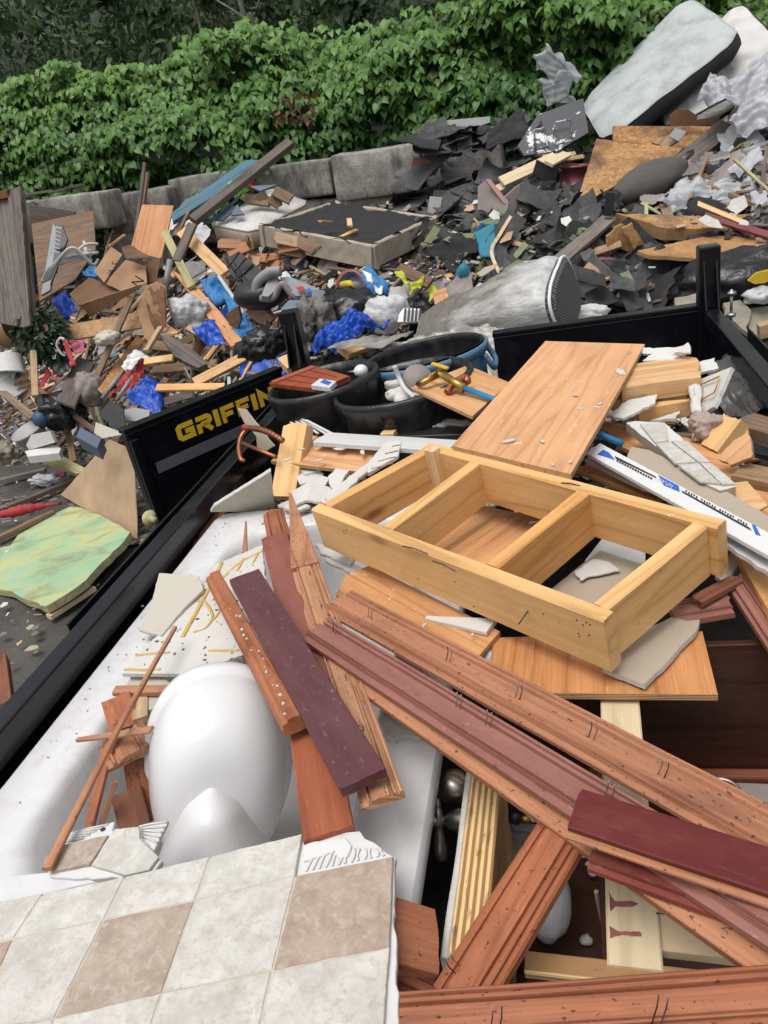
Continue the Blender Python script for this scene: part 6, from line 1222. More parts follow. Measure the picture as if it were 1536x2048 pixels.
hpan('blue_plank', 'long dull blue painted plank leaning up over the wall', 'plank', [(342, 428), (346, 443), (505, 345), (530, 318), (492, 319)], ('bluew', 'bluew'), .05, y=8.9, ky=.9, kx=.15, grain=(1, 2)); hplank('beam', 'dark brown beam leaning beside the blue plank', 'beam', (384, 436), (580, 280), .11, .08, 'grayw', y=(8.2, 9.3))
hpan('foam_board', 'pale blue grey foam board behind the blue plank', 'board', [(350, 425), (370, 400), (420, 376), (470, 372), (400, 410)], 'matt', .03, y=9.2)
tag(blob('toy', Y(478, 374, 9.0), (.17, .07, .07), MT['lime'], rot=.5, seed=3, amp=.25), 'bright green toy at the foot of the brown beam', 'toy'); tag(blob('toy', Y(503, 370, 9.0), (.05, .04, .05), MT['redf'], seed=4, amp=.3, sub=3), 'small red toy piece beside the green toy', 'toy')
BP = 'dull blue panel pieces on the pale mattress'
for k, p in enumerate(([(405, 448), (430, 432), (485, 385), (470, 402), (420, 445)], [(462, 430), (474, 408), (488, 428)], [(500, 372), (555, 369), (520, 382)], [(430, 440), (462, 412), (470, 420), (445, 440)])): hpan('blue_panel_piece', 'broken dull blue panel piece lying on the pale mattress', 'panel', p, 'bluegr', .02, y=8.5, ky=.6, group=BP)
for k, (a, b) in enumerate((((490, 395), (540, 402)), ((548, 380), (582, 398)), ((520, 385), (530, 405)), ((540, 395), (560, 408)))): hplank('wood_scrap', 'torn brown scrap lying on top of the pale mattress', 'scrap', a, b, .12, .04, 'brownw', y=(8.8, 8.8), group='scraps on the pale mattress', ja=.03, jb=.03, seed=k)
for k in range(16):
    x_, y_ = rng.uniform(470, 610), rng.uniform(478, 520); hplank('wood_scrap', 'splintered brown lath in front of the box spring', 'lath', (x_, y_), (x_+rng.uniform(-50, 50), y_+rng.uniform(-14, 22)), rng.uniform(.05, .12), .025, rng.choice(['brownw', 'tanw', 'cedar2']), y=(7.3, 7.2), group='laths before the box spring', ja=.04, jb=.04, seed=k)
ck = hpan('ribbed_sheet', 'black ribbed plastic panel leaning in front of the broken laths', 'panel', [(446, 520), (478, 502), (532, 548), (512, 572), (468, 556)], 'blkplast', .03, y=7.0, ky=.6)
for k in range(5): tube('rib', dep([(452+k*16, 517+k*9), (484+k*9+k*2, 560-k*0+k*3)], 6.97, .6), .010, MT['blkplast'], ck, 5)
for k in range(4): tube('rib', dep([(455+k*12, 535+k*9), (478+k*14, 505+k*12)], 6.97, .6), .010, MT['blkplast'], ck, 5)
cst = thing('child_seat', 'grey and black plastic child seat shell lying below the box spring', 'child seat', Y(560, 610, 6.4))
cl5 = lambda *p: zz(2.954, 480, 380, *p)
link('base', blob_me('base', 4, .08, 1.2, 3, rid=False), MT['blkplast'], cst, Matrix.Translation(Y(*cl5((130, 610))[0], 6.5)) @ Matrix.Diagonal((.27, .2, .14, 1)))
tube('shell_rim', smooth_path([Y(*p, 6.35) for p in cl5((95, 600), (110, 540), (180, 485), (240, 480))], 6), .045, MT['grayplast'], cst, 12)
panel('shell', dep(cl5((125, 625), (165, 525), (215, 500), (230, 520), (210, 590), (165, 630)), 6.3, .5), .05, MT['grayplast'], cst)
panel('shell', dep(cl5((235, 515), (290, 510), (400, 555), (470, 585), (440, 620), (330, 625), (270, 570)), 6.3, .6), .06, MT['grayplast'], cst); tube('seat_edge', smooth_path([Y(*p, 6.25) for p in cl5((120, 640), (195, 640), (235, 570), (260, 560), (320, 625), (430, 640), (475, 600))], 6), .028, MT['taupe'], cst, 10)
o = hpan('sticker', None, None, cl5((330, 575), (370, 565), (390, 590), (350, 600)), 'redf', .004, y=6.2, ky=.6, parent=cst); hpan('sticker', None, None, cl5((385, 590), (410, 575), (425, 595), (395, 605)), 'blueprint', .004, y=6.2, ky=.6, parent=cst)
hpan('plastic_tub', 'dull blue plastic tub under the child seat', 'tub', cl5((240, 700), (290, 650), (425, 648), (420, 690), (330, 760)), 'bluegr', .18, y=6.0, ky=.3); hpan('ribbed_board', 'ribbed blue grey board beside the child seat', 'board', cl5((425, 590), (490, 590), (580, 660), (560, 690), (425, 650)), 'bluegr', .03, y=6.0, ky=.4)
tag(blob('insulation', Y(625, 640, 5.6), (.16, .13, .15), MT['insul'], seed=6, amp=.4, freq=3), 'clump of grey torn insulation beside the left rear post', 'insulation')
tag(blob('bin_bag', Y(700, 622, 5.9), (.32, .22, .15), MT['bagb'], seed=7, amp=.22, freq=2.5), 'shiny black bin bag above the bright blue tarp', 'bag'); tag(blob('bin_bag', Y(525, 690, 5.7), (.18, .15, .12), MT['bagb'], seed=17, amp=.25), 'black film bundle left of the rear post', 'bag')
tw = thing('toy_drum', 'round dark toy with red rim and yellow bracket below the box spring', 'toy', Y(705, 575, 6.3)); c_ = Y(705, 578, 6.3); m = Matrix.Translation(c_) @ Matrix.Rotation(R(75), 4, 'X') @ Matrix.Rotation(R(-25), 4, 'Y')
link('disc', lathe_me('disc', [(0, 0), (.06, 0), (.07, -.03), (.12, -.03), (.14, .02), (.14, -.08)], 28), MT['bluegr'], tw, m); link('rim', lathe_me('rim', [(.135, .0), (.165, 0), (.165, .05), (.135, .05)], 28), plain('faded_red', (.26, .07, .05), .5, dirt=.3), tw, m @ Matrix.Translation((-.03, 0, -.05))); tube('bracket', smooth_path([Y(684, 570, 6.2), Y(700, 568, 6.15), Y(704, 578, 6.15), Y(690, 584, 6.15)], 4), .03, MT['yel'], tw)
pb = tag(cloth('snack_bag', dep(cl5((718, 510), (760, 470), (890, 590), (800, 700)), 6.0, .5), MT['tarp2'], amp=.05, nx=26, ny=20, seed=51), 'blue snack bag with white patches below the box spring corner', 'bag')
for p in (cl5((735, 490), (790, 515), (800, 550), (760, 545)), cl5((800, 580), (860, 590), (850, 630), (810, 620)), cl5((770, 640), (790, 650), (775, 665))): cloth('print_patch', [q_+Vector((0, -.05, .03)) for q_ in dep(p if len(p) == 4 else p+[p[0]], 5.95, .5)], MT['stripeW'], pb, amp=.02, nx=8, ny=8, seed=3)
tag(blob('plastic_bag', Y(772, 628, 5.7), (.17, .1, .13), MT['bagw'], seed=18, amp=.2), 'clear white plastic bag right of the snack bag', 'bag')
sc = hpan('striped_cloth', 'black and white striped cloth behind the bins', 'cloth', cl5((965, 695), (1070, 700), (1068, 775), (930, 780), (940, 735)), 'stripeW', .02, y=5.6, ky=.4)
for k in range(5): panel('stripe', dep(cl5((972+k*22, 697), (983+k*22, 697), (976+k*22, 772), (964+k*22, 772)), 5.58, .4), .004, MT['blackprint'], sc)
hv = thing('safety_vest', 'yellow green safety vest crumpled among the green scraps', 'vest', Y(830, 590, 6.4))
for k, p in enumerate((cl5((915, 500), (960, 495), (1010, 570), (985, 585)), cl5((1010, 560), (1100, 530), (1090, 565), (1000, 640)), cl5((1100, 535), (1130, 545), (1165, 600), (1120, 670)))): cloth('panel', dep(p, 6.3, .4), MT['yelg'], hv, amp=.05, nx=14, ny=12, seed=60+k)
hplank('lumber', 'weathered plank above the yellow green vest', 'plank', (795, 535), (860, 565), .1, .03, 'brownw', y=(6.5, 6.3)); hplank('lumber', 'tan plywood scrap right of the yellow green vest', 'plywood scrap', (868, 600), (896, 590), .14, .02, 'ply', y=(6.0, 6.0))
# soiled wrapped mattress
def rolled():
    A_, B_ = Y(850, 672, 5.42), Y(1122, 602, 5.12); t = thing('wrapped_mattress', 'rolled mattress in soiled clear wrap with a checked border', 'mattress', A_)
    d = (B_-A_); L = d.length; m = frame(A_, d, Vector((0, -.35, 1)).normalized()); vs = []; fs = []; N_, M_ = 54, 40
    for i in range(N_+1):
        q = i/N_; rz = .08+.165*min(1, (q*1.35))**.75; ry = .26+.05*q
        if q > .93: rz *= 1-.16*((q-.93)/.07)**2
        for k in range(M_):
            a = 2*math.pi*k/M_; ca, sa = math.cos(a), math.sin(a); e = .55
            p = Vector((q*L, ry*math.copysign(abs(ca)**e, ca), rz*math.copysign(abs(sa)**e, sa)))
            wr = (1-q)**.8*.045+.010; p += Vector((0, .4, 1))*wr*((ridged(Vector((p.x*2, p.y*7, p.z*4+2)))-.4)+1.6*(crease(p*4, 5)-.6)); vs.append(p)
    for i in range(N_):
        for k in range(M_):
            a, b = i*M_+k, i*M_+(k+1) % M_; fs.append((a, b, b+M_, a+M_))
    fs.append(tuple(range(M_)))
    body = link('body', mesh('body', vs, fs, [0]*len(fs), True), MT['wrapm'], t, m)
    ev = []; 
    for lay, (s_, dx) in enumerate(((1.0, .0), (1.0, .03), (.86, .055))):
        for k in range(M_): v = vs[N_*M_+k]; ev.append(Vector((L+dx, v.y*s_, v.z*s_)))
    ef = []
    for i in range(2):
        for k in range(M_): a, b = i*M_+k, i*M_+(k+1) % M_; ef.append((a, b, b+M_, a+M_))
    ef.append(tuple(range(2*M_, 3*M_))); link('border', mesh('border', ev, ef, None, False), MT['check'], t, m)
    tube('piping', [m @ v for v in ev[M_:2*M_]]+[m @ ev[M_]], .011, MT['stripeW'], t, 6)
N = NT('soiled_mattress_wrap', .4); a_ = N.noise((1.2, 3, 3), 3.0, 7, .68); xx = N.n('SeparateXYZ'); tc_ = N.n('TexCoord'); N.set(xx, 0, tc_.outputs['Object']); g_ = N.math('ADD', N.math('MULTIPLY', a_, .9), N.math('MULTIPLY', xx.outputs[0], -.40))
N.color(N.mix(N.ramp(g_, -.05, .32), (.50, .50, .49), (.15, .137, .115))); N.bump(N.noise((2, 7, 7), 3, 5, .6, 1), .6, .02); MT['wrapm'] = N.m
rolled()
tag(cloth('clear_wrap', [Y(740, 690, 4.75), Y(1010, 650, 5.0), Y(1020, 800, 4.45), Y(930, 780, 4.4)], MT['dirtsheet'], nx=50, ny=36, amp=.045, freq=4, seed=71), 'soiled clear wrap spilling down beside the blue bin', 'plastic wrap')
tag(blob('bag_scrap', Y(1170, 628, 5.5), (.16, .1, .06), MT['quilt'], seed=22, amp=.12), 'white padded corner right of the wrapped mattress', 'padding'); tag(cloth('bag_scrap', dep([(640, 700), (700, 680), (830, 660), (760, 700)], 4.7, .3), MT['gcloth'], amp=.03, nx=20, ny=14, seed=72), 'pale grey sheet under the short pine stud', 'sheet')
hpan('leaf_scrap', 'yellow green leaf like scrap on the wrapped mattress', 'scrap', [(1020, 648), (1034, 640), (1050, 645), (1042, 655), (1028, 658)], 'foamgrn', .004, y=5.0, ky=.3)
# right side of the heap
def mz2(*p): return zz(2, 768, 0, *p)
def mz6(*p): return zz(2.415, 900, 380, *p)
mq = [(1168, 200), (1372, 2), (1484, 62), (1190, 268)]
cushion('mattress', 'large grey mattress with charcoal border leaning on the hedge', 'mattress', quad_d((1158, 205, 10.2), (1376, -12, 10.9), (1488, 66, 9.7), (1205, 285, 9.0)), .20, [MT['matt'], MT['mattedge'], MT['matt']], r=.05, bulge=.05)
cushion('mattress', 'white quilted mattress tucked behind the large grey one', 'mattress', quad_d((1300, 190, 10.2), (1478, -6, 10.7), (1600, 120, 9.8), (1330, 260, 9.4)), .2, [MT['quilted'], MT['quilt'], MT['mattedge']], r=.06, bulge=.06)
dq = mz2((535, 582), (615, 458), (797, 393), (818, 530), (695, 602), (560, 622)); dt = hpan('painted_door', 'scratched charcoal panelled door lying below the grey mattress', 'door', dq, 'doorblk', .04, y=9.0, ky=.5, grain=(0, 1))
for p in (mz2((680, 490), (745, 478), (752, 560), (690, 580)), mz2((600, 520), (640, 512), (655, 590), (605, 600))):
    e = dep(p, 8.9, .5); 
    for i in range(4): tube('molding', [e[i], e[(i+1) % 4]], .008, MT['doorblk'], dt, 6)
hpan('gutter', 'white gutter piece lying on the wall behind the shingles', 'gutter', mz2((246, 482), (424, 466), (424, 490), (370, 508), (246, 512)), 'whiteplastic', .08, y=9.6); hpan('clay_board', 'terracotta coloured board wedged in the shingles by the wall', 'board', mz2((118, 626), (232, 652), (205, 700), (95, 730)), 'rosew', .02, y=9.3); bpy.data.objects['clay_board'].data.materials[0] = plain('terracotta', (.26, .13, .08), .8, dirt=.3)
hpan('tin_plate', 'small mottled white plate standing on the black box spring corner', 'plate', mz2((183, 786), (232, 790), (220, 866), (172, 856)), 'plaster', .01, y=8.6)
dw = thing('drawer', 'taupe drawer box standing on end among the shingles', 'drawer', Y(1000, 440, 7.9)); panel('front', dep(mz2((375, 745), (412, 716), (497, 808), (485, 905), (375, 842)), 7.9, .2, -.4), .03, MT['taupe'], dw); panel('side', dep(mz2((480, 790), (545, 735), (555, 850), (490, 900)), 8.0, .2, .6), .03, MT['taupe'], dw); panel('rim', dep(mz2((405, 718), (425, 715), (495, 806), (480, 815)), 7.85, .3), .02, MT['rosew'], dw)
pot = thing('plastic_pail', 'maroon plastic pail with two ribs beside the chipboard', 'pail', Y(1150, 400, 8.6)); c_ = Y(1152, 332, 8.7); link('pail', lathe_me('pail', [(0, -.42), (.13, -.42), (.15, -.2), (.16, -.2), (.162, -.18), (.152, -.18), (.17, -.01), (.18, -.01), (.18, .01), (.165, .01), (.12, -.40), (0, -.4)], 32), MT['maroon'], pot, Matrix.Translation(c_) @ Matrix.Rotation(R(6), 4, 'Y'))
hpan('osb_sheet', 'large water stained chipboard leaning on the heap', 'chipboard', mz2((850, 553), (1000, 574), (1198, 590), (1150, 640), (1048, 682), (768, 822)), ('osbdark', 'osbedge'), .02, y=8.3, ky=.7, grain=(0, 2), jag=.006); hpan('osb_sheet', 'upper chipboard with a dark diamond scrap on it', 'chipboard', mz2((915, 503), (1312, 505), (1262, 560), (1200, 592), (1080, 582), (915, 562)), ('osbdark', 'osbedge'), .02, y=8.9, ky=.5)
hpan('scrap', 'dark grey diamond shaped scrap on the upper chipboard', 'scrap', mz2((1138, 545), (1165, 512), (1212, 525), (1180, 565)), 'grayplast', .01, y=8.6, ky=.5); hpan('scrap', 'pale brown board scrap under the dark diamond scrap', 'board', mz2((1072, 570), (1085, 555), (1140, 540), (1178, 566), (1130, 588)), 'tanw', .015, y=8.65, ky=.5)
hplank('board_edge', 'dark edged board along the foot of the stained chipboard', 'board', (1150, 412), (1293, 340), .12, .03, 'brownw', y=(7.9, 8.1)); hplank('beam', 'long weathered grey beam pointing up to the plastic sheeting', 'beam', (1338, 345), (1458, 246), .20, .10, 'grayw', y=(8.1, 8.7))
m = frame(Y(1300, 362, 7.8), Y(1368, 326, 8.0)-Y(1238, 396, 7.6), Vector((0, -.6, 1)).normalized()); cu_ = tag(link('seat_cushion', blob_me('seat_cushion', 4, .05, 1.4, 5, rid=False), MT['cush'], None, m @ Matrix.Diagonal((.42, .19, .15, 1))), 'long dark grey cushion lying at the chipboard foot', 'cushion')
tube('seam', [m @ Vector((.42*math.cos(t_)*1.02, .06+.0*t_, .15*1.03*math.sin(t_))) for t_ in [i*math.pi/14 for i in range(15)]], .008, MT['cush'], cu_)
hcl('plastic_sheeting', 'clear plastic sheeting spread over the right side of the heap', 'sheeting', [(1312, 418), (1352, 368), (1600, 300), (1600, 425)], 7.6, 'sheetw', ky=.7, amp=.10, nx=60, ny=36, seed=81, freq=3.2, sag=-.12); hcl('plastic_sheeting', 'white plastic sheeting bunched up below the quilted mattress', 'sheeting', [(1388, 212), (1418, 152), (1620, 110), (1600, 220)], 8.6, 'sheetw', ky=.7, amp=.12, nx=50, ny=36, seed=82, freq=3.2, sag=-.15); hcl('plastic_sheeting', 'lower fold of white sheeting at the right edge', 'sheeting', [(1456, 240), (1500, 200), (1620, 180), (1600, 290)], 8.3, 'sheetw', ky=.7, amp=.12, nx=40, ny=32, seed=83, freq=3, sag=-.1)
tag(tube('conduit', [Y(1395, 332, 8.0), Y(1480, 310, 8.1), Y(1540, 285, 8.2)], .022, MT['grayplast']), 'grey conduit lying above the clear sheeting', 'pipe'); tag(tube('conduit', [Y(1486, 306, 7.9), Y(1545, 286, 8.0)], .035, MT['grayplast']), 'thick grey pipe end at the right edge', 'pipe'); hpan('black_box', 'black bent plastic piece by the thick grey pipe', 'plastic', zz(4.571, 1200, 100, (1220, 870), (1260, 800), (1330, 800), (1370, 900), (1290, 970)), 'blkplast', .05, y=8.1)
hpan('gravel_patch', 'patch of brown granules below the grey beam', 'granules', zz(4.571, 1200, 100, (760, 1080), (980, 960), (1190, 900), (1230, 1000), (900, 1120), (740, 1150)), 'insul', .05, y=8.0, ky=.8, jag=.02)
hpan('cardboard', 'brown cardboard pieces below the grey mattress border', 'cardboard', zz(4.571, 1200, 100, (640, 600), (700, 550), (800, 540), (890, 600), (880, 690), (640, 700)), 'cardD', .02, y=8.9); hpan('cardboard', 'small brown cardboard piece under the white sheeting', 'cardboard', zz(4.571, 1200, 100, (880, 640), (1100, 600), (1090, 690), (880, 690)), 'cardD', .02, y=8.9)
hpan('osb_sheet', 'torn edge on layered chipboard stack at the right edge', 'chipboard', mz6((800, 110), (960, 118), (1280, 130), (1700, 85), (1700, 150), (1380, 180), (1050, 185), (930, 150)), ('osbdark', 'osbedge'), .10, y=7.0, ky=1.2, jag=.03, step=.07, grain=(0, 3)); hpan('osb_sheet', 'wide pale chipboard sheet under the layered stack', 'chipboard', mz6((905, 292), (1230, 225), (1700, 165), (1700, 235), (1400, 305), (1200, 326), (960, 312)), ('osb', 'osbedge'), .03, y=6.5, ky=1.6, jag=.012, step=.06, grain=(0, 2))
for k, p in enumerate((mz6((755, 225), (830, 165), (900, 200), (935, 260), (860, 300), (760, 280)), mz6((830, 185), (880, 160), (920, 240), (890, 290)))): hpan('torn_plywood', ('torn plywood clump left of the pale chipboard sheet', 'splintered plywood tip standing on the torn clump')[k], 'plywood scrap', p, ('osb', 'osbedge'), .06, y=6.6-.1*k, jag=.02, step=.04)
hpan('red_plank', 'dull red plank crossing under the grey plank', 'plank', mz6((600, 86), (680, 76), (690, 150), (720, 235), (802, 358), (745, 374), (690, 270), (640, 180)), 'redw', .03, y=7.0, ky=.9, grain=(1, 4)); hpan('grey_plank', 'grey plank laid diagonally over the dull red plank', 'plank', mz6((790, 115), (800, 140), (575, 335), (498, 322), (640, 210), (735, 118)), 'grayw', .03, y=6.75, ky=1.0, grain=(1, 2)); hpan('black_post', 'short black board standing at the top of the grey plank', 'board', mz6((742, 125), (755, 10), (795, 12), (790, 130)), 'blkplast', .04, y=7.0)
hpan('white_strip', 'white chip right of the dull red plank', 'chip', mz6((960, 372), (994, 372), (990, 378), (960, 378)), 'whiteplastic', .02, y=6); tag(blob('bin_bag', Y(1500, 560, 5.9), (.5, .3, .22), MT['bagb'], seed=27, amp=.14), 'large black bag behind the right rear post', 'bag'); hpan('yellow_patch', 'yellow patch on the large black bag', 'patch', mz6((1438, 438), (1480, 400), (1600, 372), (1600, 410), (1520, 450), (1470, 455)), 'yel', .02, y=5.55)
RG = 'camouflage rug pieces behind the trailer side'
for k, p in enumerate((mz6((1320, 545), (1400, 530), (1455, 580), (1440, 690), (1380, 640), (1325, 600)), mz6((1450, 570), (1600, 545), (1600, 680), (1470, 720), (1440, 650)), mz6((1085, 520), (1200, 495), (1205, 545), (1090, 560)))): hpan('rug_piece', ('mottled olive rug piece behind the steel pin', 'mottled rug piece at the right edge below the black bag', 'mottled rug scrap left of the right rear post')[k], 'rug', p, 'rug', .03, y=5.4, ky=.5, jag=.02, step=.06)
hpan('wood_scrap', 'brown wood block at the right edge beyond the trailer side', 'block', mz6((1495, 660), (1600, 630), (1600, 700), (1500, 720)), 'tanw', .08, y=4.9); tag(blob('plastic_bag', Y(1520, 500+90, 5.5), (.1, .08, .05), MT['bagw'], seed=32, amp=.3, sub=3), 'small white plastic scrap by the large black bag', 'scrap')
for k, (a, b, w_) in enumerate((((1003, 362), (1112, 312), .13), ((995, 376), (1070, 340), .09), ((1098, 325), (1135, 305), .1))): hplank('painted_board', 'peeling white painted board lying on the shingles', 'board', a, b, w_, .03, 'white_board', y=(8.3, 8.6), group='white boards on the shingles', jb=.03, seed=k) if False else hplank('painted_board', ('peeling white painted board lying on the shingles', 'narrower white board under the peeling one', 'short pale board end above the maroon pail')[k], 'board', a, b, w_, .03, 'cream', y=(8.3, 8.6), jb=.03, seed=k)
for k in range(9): hplank('lath', 'thin tan lath lying above the maroon pail', 'lath', (1080+k*6, 322+rng.uniform(-10, 18)), (1150+rng.uniform(-30, 20), 312+rng.uniform(-8, 20)), .05, .02, rng.choice(['tanw', 'greenw', 'brownw']), y=(8.6, 8.7), group='laths above the maroon pail', seed=k)
hpan('black_box', 'black box standing between the white boards and the maroon pail', 'box', mz2((595, 690), (610, 640), (700, 680), (690, 712), (640, 730)), 'blkplast', .15, y=8.4)
# teal foam and bent black strips
hcl('foam_strip', 'upright teal foam strip among the shingles', 'foam', mz6((118, 210), (215, 165), (222, 330), (150, 330)), 7.0, 'teal', amp=.01, nx=8, ny=14, thick=.02, seed=91); hcl('foam_strip', 'folded teal foam strip below the upright one', 'foam', mz6((20, 450), (65, 350), (118, 445), (70, 455)), 6.6, 'teal', amp=.02, nx=12, ny=12, thick=.02, seed=92, sag=-.12); hpan('blue_film', 'bright blue film beside the upright teal strip', 'film', mz6((118, 230), (145, 160), (165, 158), (150, 200)), 'tarp2', .006, y=7.2)
def bent(name, label, pts, wd, mat, y, seed, nrm=Vector((.2, -1, .5))):
    C_ = smooth_path([Y(a, b, y+d) for a, b, d in pts], 8); vs = []; fs = []
    for i, p in enumerate(C_):
        d = (C_[min(i+1, len(C_)-1)]-C_[max(i-1, 0)]).normalized(); s_ = d.cross(nrm).normalized(); nn = s_.cross(d)
        for q, h in ((-.5, 0), (.5, 0), (.5, -.012), (-.5, -.012)): vs.append(p+s_*wd*q+nn*h)
    for i in range(len(C_)-1):
        for k in range(4): a, b = i*4+k, i*4+(k+1) % 4; fs.append((a, b, b+4, a+4))
    return tag(link(name, mesh(name, vs, fs), MT[mat]), label, 'strip')
bent('roofing_strip', 'long bent black roofing strip with a pale edge below the drawer', [(1035, 428, 0), (1010, 465, -.2), (990, 500, -.35), (1010, 545, -.5)], .20, 'shing', 7.3, 1); bent('roofing_strip', 'black roofing strip arching right of the drawer', [(1040, 385, .3), (1075, 400, .1), (1110, 430, 0)], .16, 'shing', 7.8, 2); bent('pale_edge', 'thin pale strip along the long bent roofing strip', [(1022, 432, -.03), (1000, 468, -.23), (983, 502, -.38), (998, 545, -.53)], .03, 'cream', 7.28, 3)
# ---- scatter: pieces one could lift away one by one
def inpoly(x, y, P):
    c_ = False; j = len(P)-1
    for i in range(len(P)):
        if (P[i][1] > y) != (P[j][1] > y) and x < (P[j][0]-P[i][0])*(y-P[i][1])/(P[j][1]-P[i][1])+P[i][0]: c_ = not c_
        j = i
    return c_
def scatter(n, poly, make, seed, up=.03, tilt=.6, near=4.8):
    rn = random.Random(seed); xs = [p[0] for p in poly]; ys = [p[1] for p in poly]; k = 0
    while k < n:
        x_, y_ = rn.uniform(min(xs), max(xs)), rn.uniform(min(ys), max(ys))
        if not inpoly(x_, y_, poly): continue
        p = HP(x_, y_, up*rn.uniform(.2, 2.2), near); nn = (heap_n(p)+Vector((rn.uniform(-tilt, tilt), rn.uniform(-tilt, tilt)-.25, rn.uniform(-.1, .3)))).normalized()
        m = Matrix.Translation(p) @ nn.to_track_quat('Z', 'Y').to_matrix().to_4x4() @ Matrix.Rotation(rn.uniform(0, 6.3), 4, 'Z'); make(rn, m, k); k += 1
def shingle_me(k):
    rn = random.Random(k); lx, ly = rn.uniform(.28, .66), rn.uniform(.2, .4); nx, ny = 8, 6; vs = []; fs = []; cx = rn.uniform(-1.3, 1.3); tw_ = rn.uniform(-.6, .6)
    for lay in (0, -.008):
        for j in range(ny+1):
            for i in range(nx+1):
                x_, y_ = (i/nx-.5)*lx, (j/ny-.5)*ly; e = noise.noise_vector(Vector((x_*14, y_*14, k*3.1)))*.045*(1 if i in (0, nx) or j in (0, ny) else .2)
                vs.append((x_+e.x, y_+e.y, lay+cx*(x_*x_)+tw_*x_*y_*3+.02*noise.noise(Vector((x_*7, y_*7, k)))))
    o_ = (nx+1)*(ny+1)
    for j in range(ny):
        for i in range(nx):
            a = j*(nx+1)+i; fs.append((a, a+1, a+nx+2, a+nx+1)); fs.append((o_+a, o_+a+nx+1, o_+a+nx+2, o_+a+1))
    ring = [i for i in range(nx+1)]+[j*(nx+1)+nx for j in range(1, ny+1)]+[ny*(nx+1)+i for i in range(nx-1, -1, -1)]+[j*(nx+1) for j in range(ny-1, 0, -1)]
    for q_ in range(len(ring)): a, b = ring[q_], ring[(q_+1) % len(ring)]; fs.append((a, a+o_, b+o_, b))
    return mesh('shingle', vs, fs)
SH = [shingle_me(k) for k in range(14)]
for me in SH: me.materials.append(MT['shing'])
def mk_shing(rn, m, k):
    o = bpy.data.objects.new('shingle', SH[rn.randrange(14)]); COL.objects.link(o); o.matrix_world = m @ Matrix.Scale(rn.uniform(.7, 1.35), 4)
    tag(o, 'torn black asphalt shingle in the roofing part of the heap', 'shingle', 'torn shingles in the heap')
for n_, P, sd, up_ in ((60, [(770, 400), (850, 330), (960, 330), (1150, 330), (1150, 410), (960, 460), (880, 430), (760, 410)], 1, .04), (72, [(890, 440), (960, 400), (1230, 400), (1290, 600), (1150, 570), (1100, 545), (900, 590), (860, 520)], 2, .02), (36, [(850, 262), (1030, 240), (1080, 320), (960, 350), (850, 370)], 3, .07), (40, [(1150, 430), (1240, 500), (1400, 520), (1400, 600), (1160, 600)], 4, .05)): scatter(n_, P, mk_shing, sd, up_, .4 if sd == 3 else .6)
for k, p in enumerate((mz2((175, 480), (240, 530), (280, 560), (270, 610), (190, 655), (125, 610), (130, 560)), mz2((425, 520), (480, 430), (545, 435), (610, 450), (600, 540), (520, 560), (470, 620), (405, 600)), mz2((285, 520), (345, 510), (360, 640), (320, 690), (290, 600)), mz6((600, 350), (750, 400), (760, 470), (650, 480), (590, 440)), mz6((760, 385), (900, 430), (890, 480), (790, 470)), mz6((650, 500), (730, 455), (830, 540), (760, 600), (660, 580)), mz6((800, 490), (900, 475), (950, 560), (860, 590)))):
    W_ = dep(p, 9.1 if k < 3 else 5.9, .4); q_ = [W_[0], W_[len(p)//4+0 or 1], W_[len(p)//2], W_[-1]]
    tag(cloth('tar_paper', q_, MT['shing'], nx=22, ny=18, amp=.022, freq=3, seed=k, thick=.006, edge=.02), ('black tar paper draped over the wall left of the white gutter', 'black tab shingles piled left of the charcoal door', 'black tar paper hanging under the white gutter', 'large black shingle sheet above the right rear gate', 'second black shingle sheet nearer to the right rear post', 'curled black shingle sheet behind the right rear gate', 'ragged black sheet next to the right rear post')[k], 'roofing')
def mk_green(rn, m, k):
    P = [m @ Vector((x_*rn.uniform(.7, 1.2), y_*rn.uniform(.6, 1.3), 0)) for x_, y_ in ((.11, .03), (.02, .045), (-.1, .035), (-.11, -.03), (.09, -.035))]; tag(panel('backing_scrap', P, .008, MT['foamgrn'], jag=.006, step=.03, seed=k), 'pale green scrap of roofing back among the black shingles', 'scrap', 'green scraps among the shingles')
scatter(30, [(890, 420), (1050, 430), (1160, 420), (1260, 560), (1080, 540), (900, 560), (860, 470)], mk_green, 11, .10, .9)
WM_ = ['tanw', 'brownw', 'pinepale', 'grayw', 'grayw', 'brownw', 'osbdark', 'tanw']
def mk_wood(rn, m, k):
    L = rn.uniform(.08, .24) if rn.random() < .6 else rn.uniform(.2, .5); a = m @ Vector((-L/2, 0, 0)); b = m @ Vector((L/2, 0, 0)); n = (m.to_3x3() @ Vector((0, 0, 1)))
    o = plank('wood_scrap', a, b, rn.uniform(.02, .08), rn.uniform(.008, .03), MT[rn.choice(WM_)], n, ja=.03, jb=.03, st=4, seed=k, rough=.001); tag(o, 'broken piece of wood lying loose on the heap', 'wood scrap', 'loose wood on the heap')
scatter(130, [(90, 500), (280, 470), (430, 430), (560, 520), (560, 720), (420, 770), (250, 860), (60, 820)], mk_wood, 21, .10, .5); scatter(40, [(560, 520), (1000, 560), (860, 640), (600, 640)], mk_wood, 22, .06, .5); scatter(20, [(960, 380), (1300, 330), (1536, 430), (1300, 480), (1000, 440)], mk_wood, 23, .06, .6); scatter(10, [(860, 470), (1200, 420), (1280, 560), (900, 560)], mk_wood, 24, .10, .6)
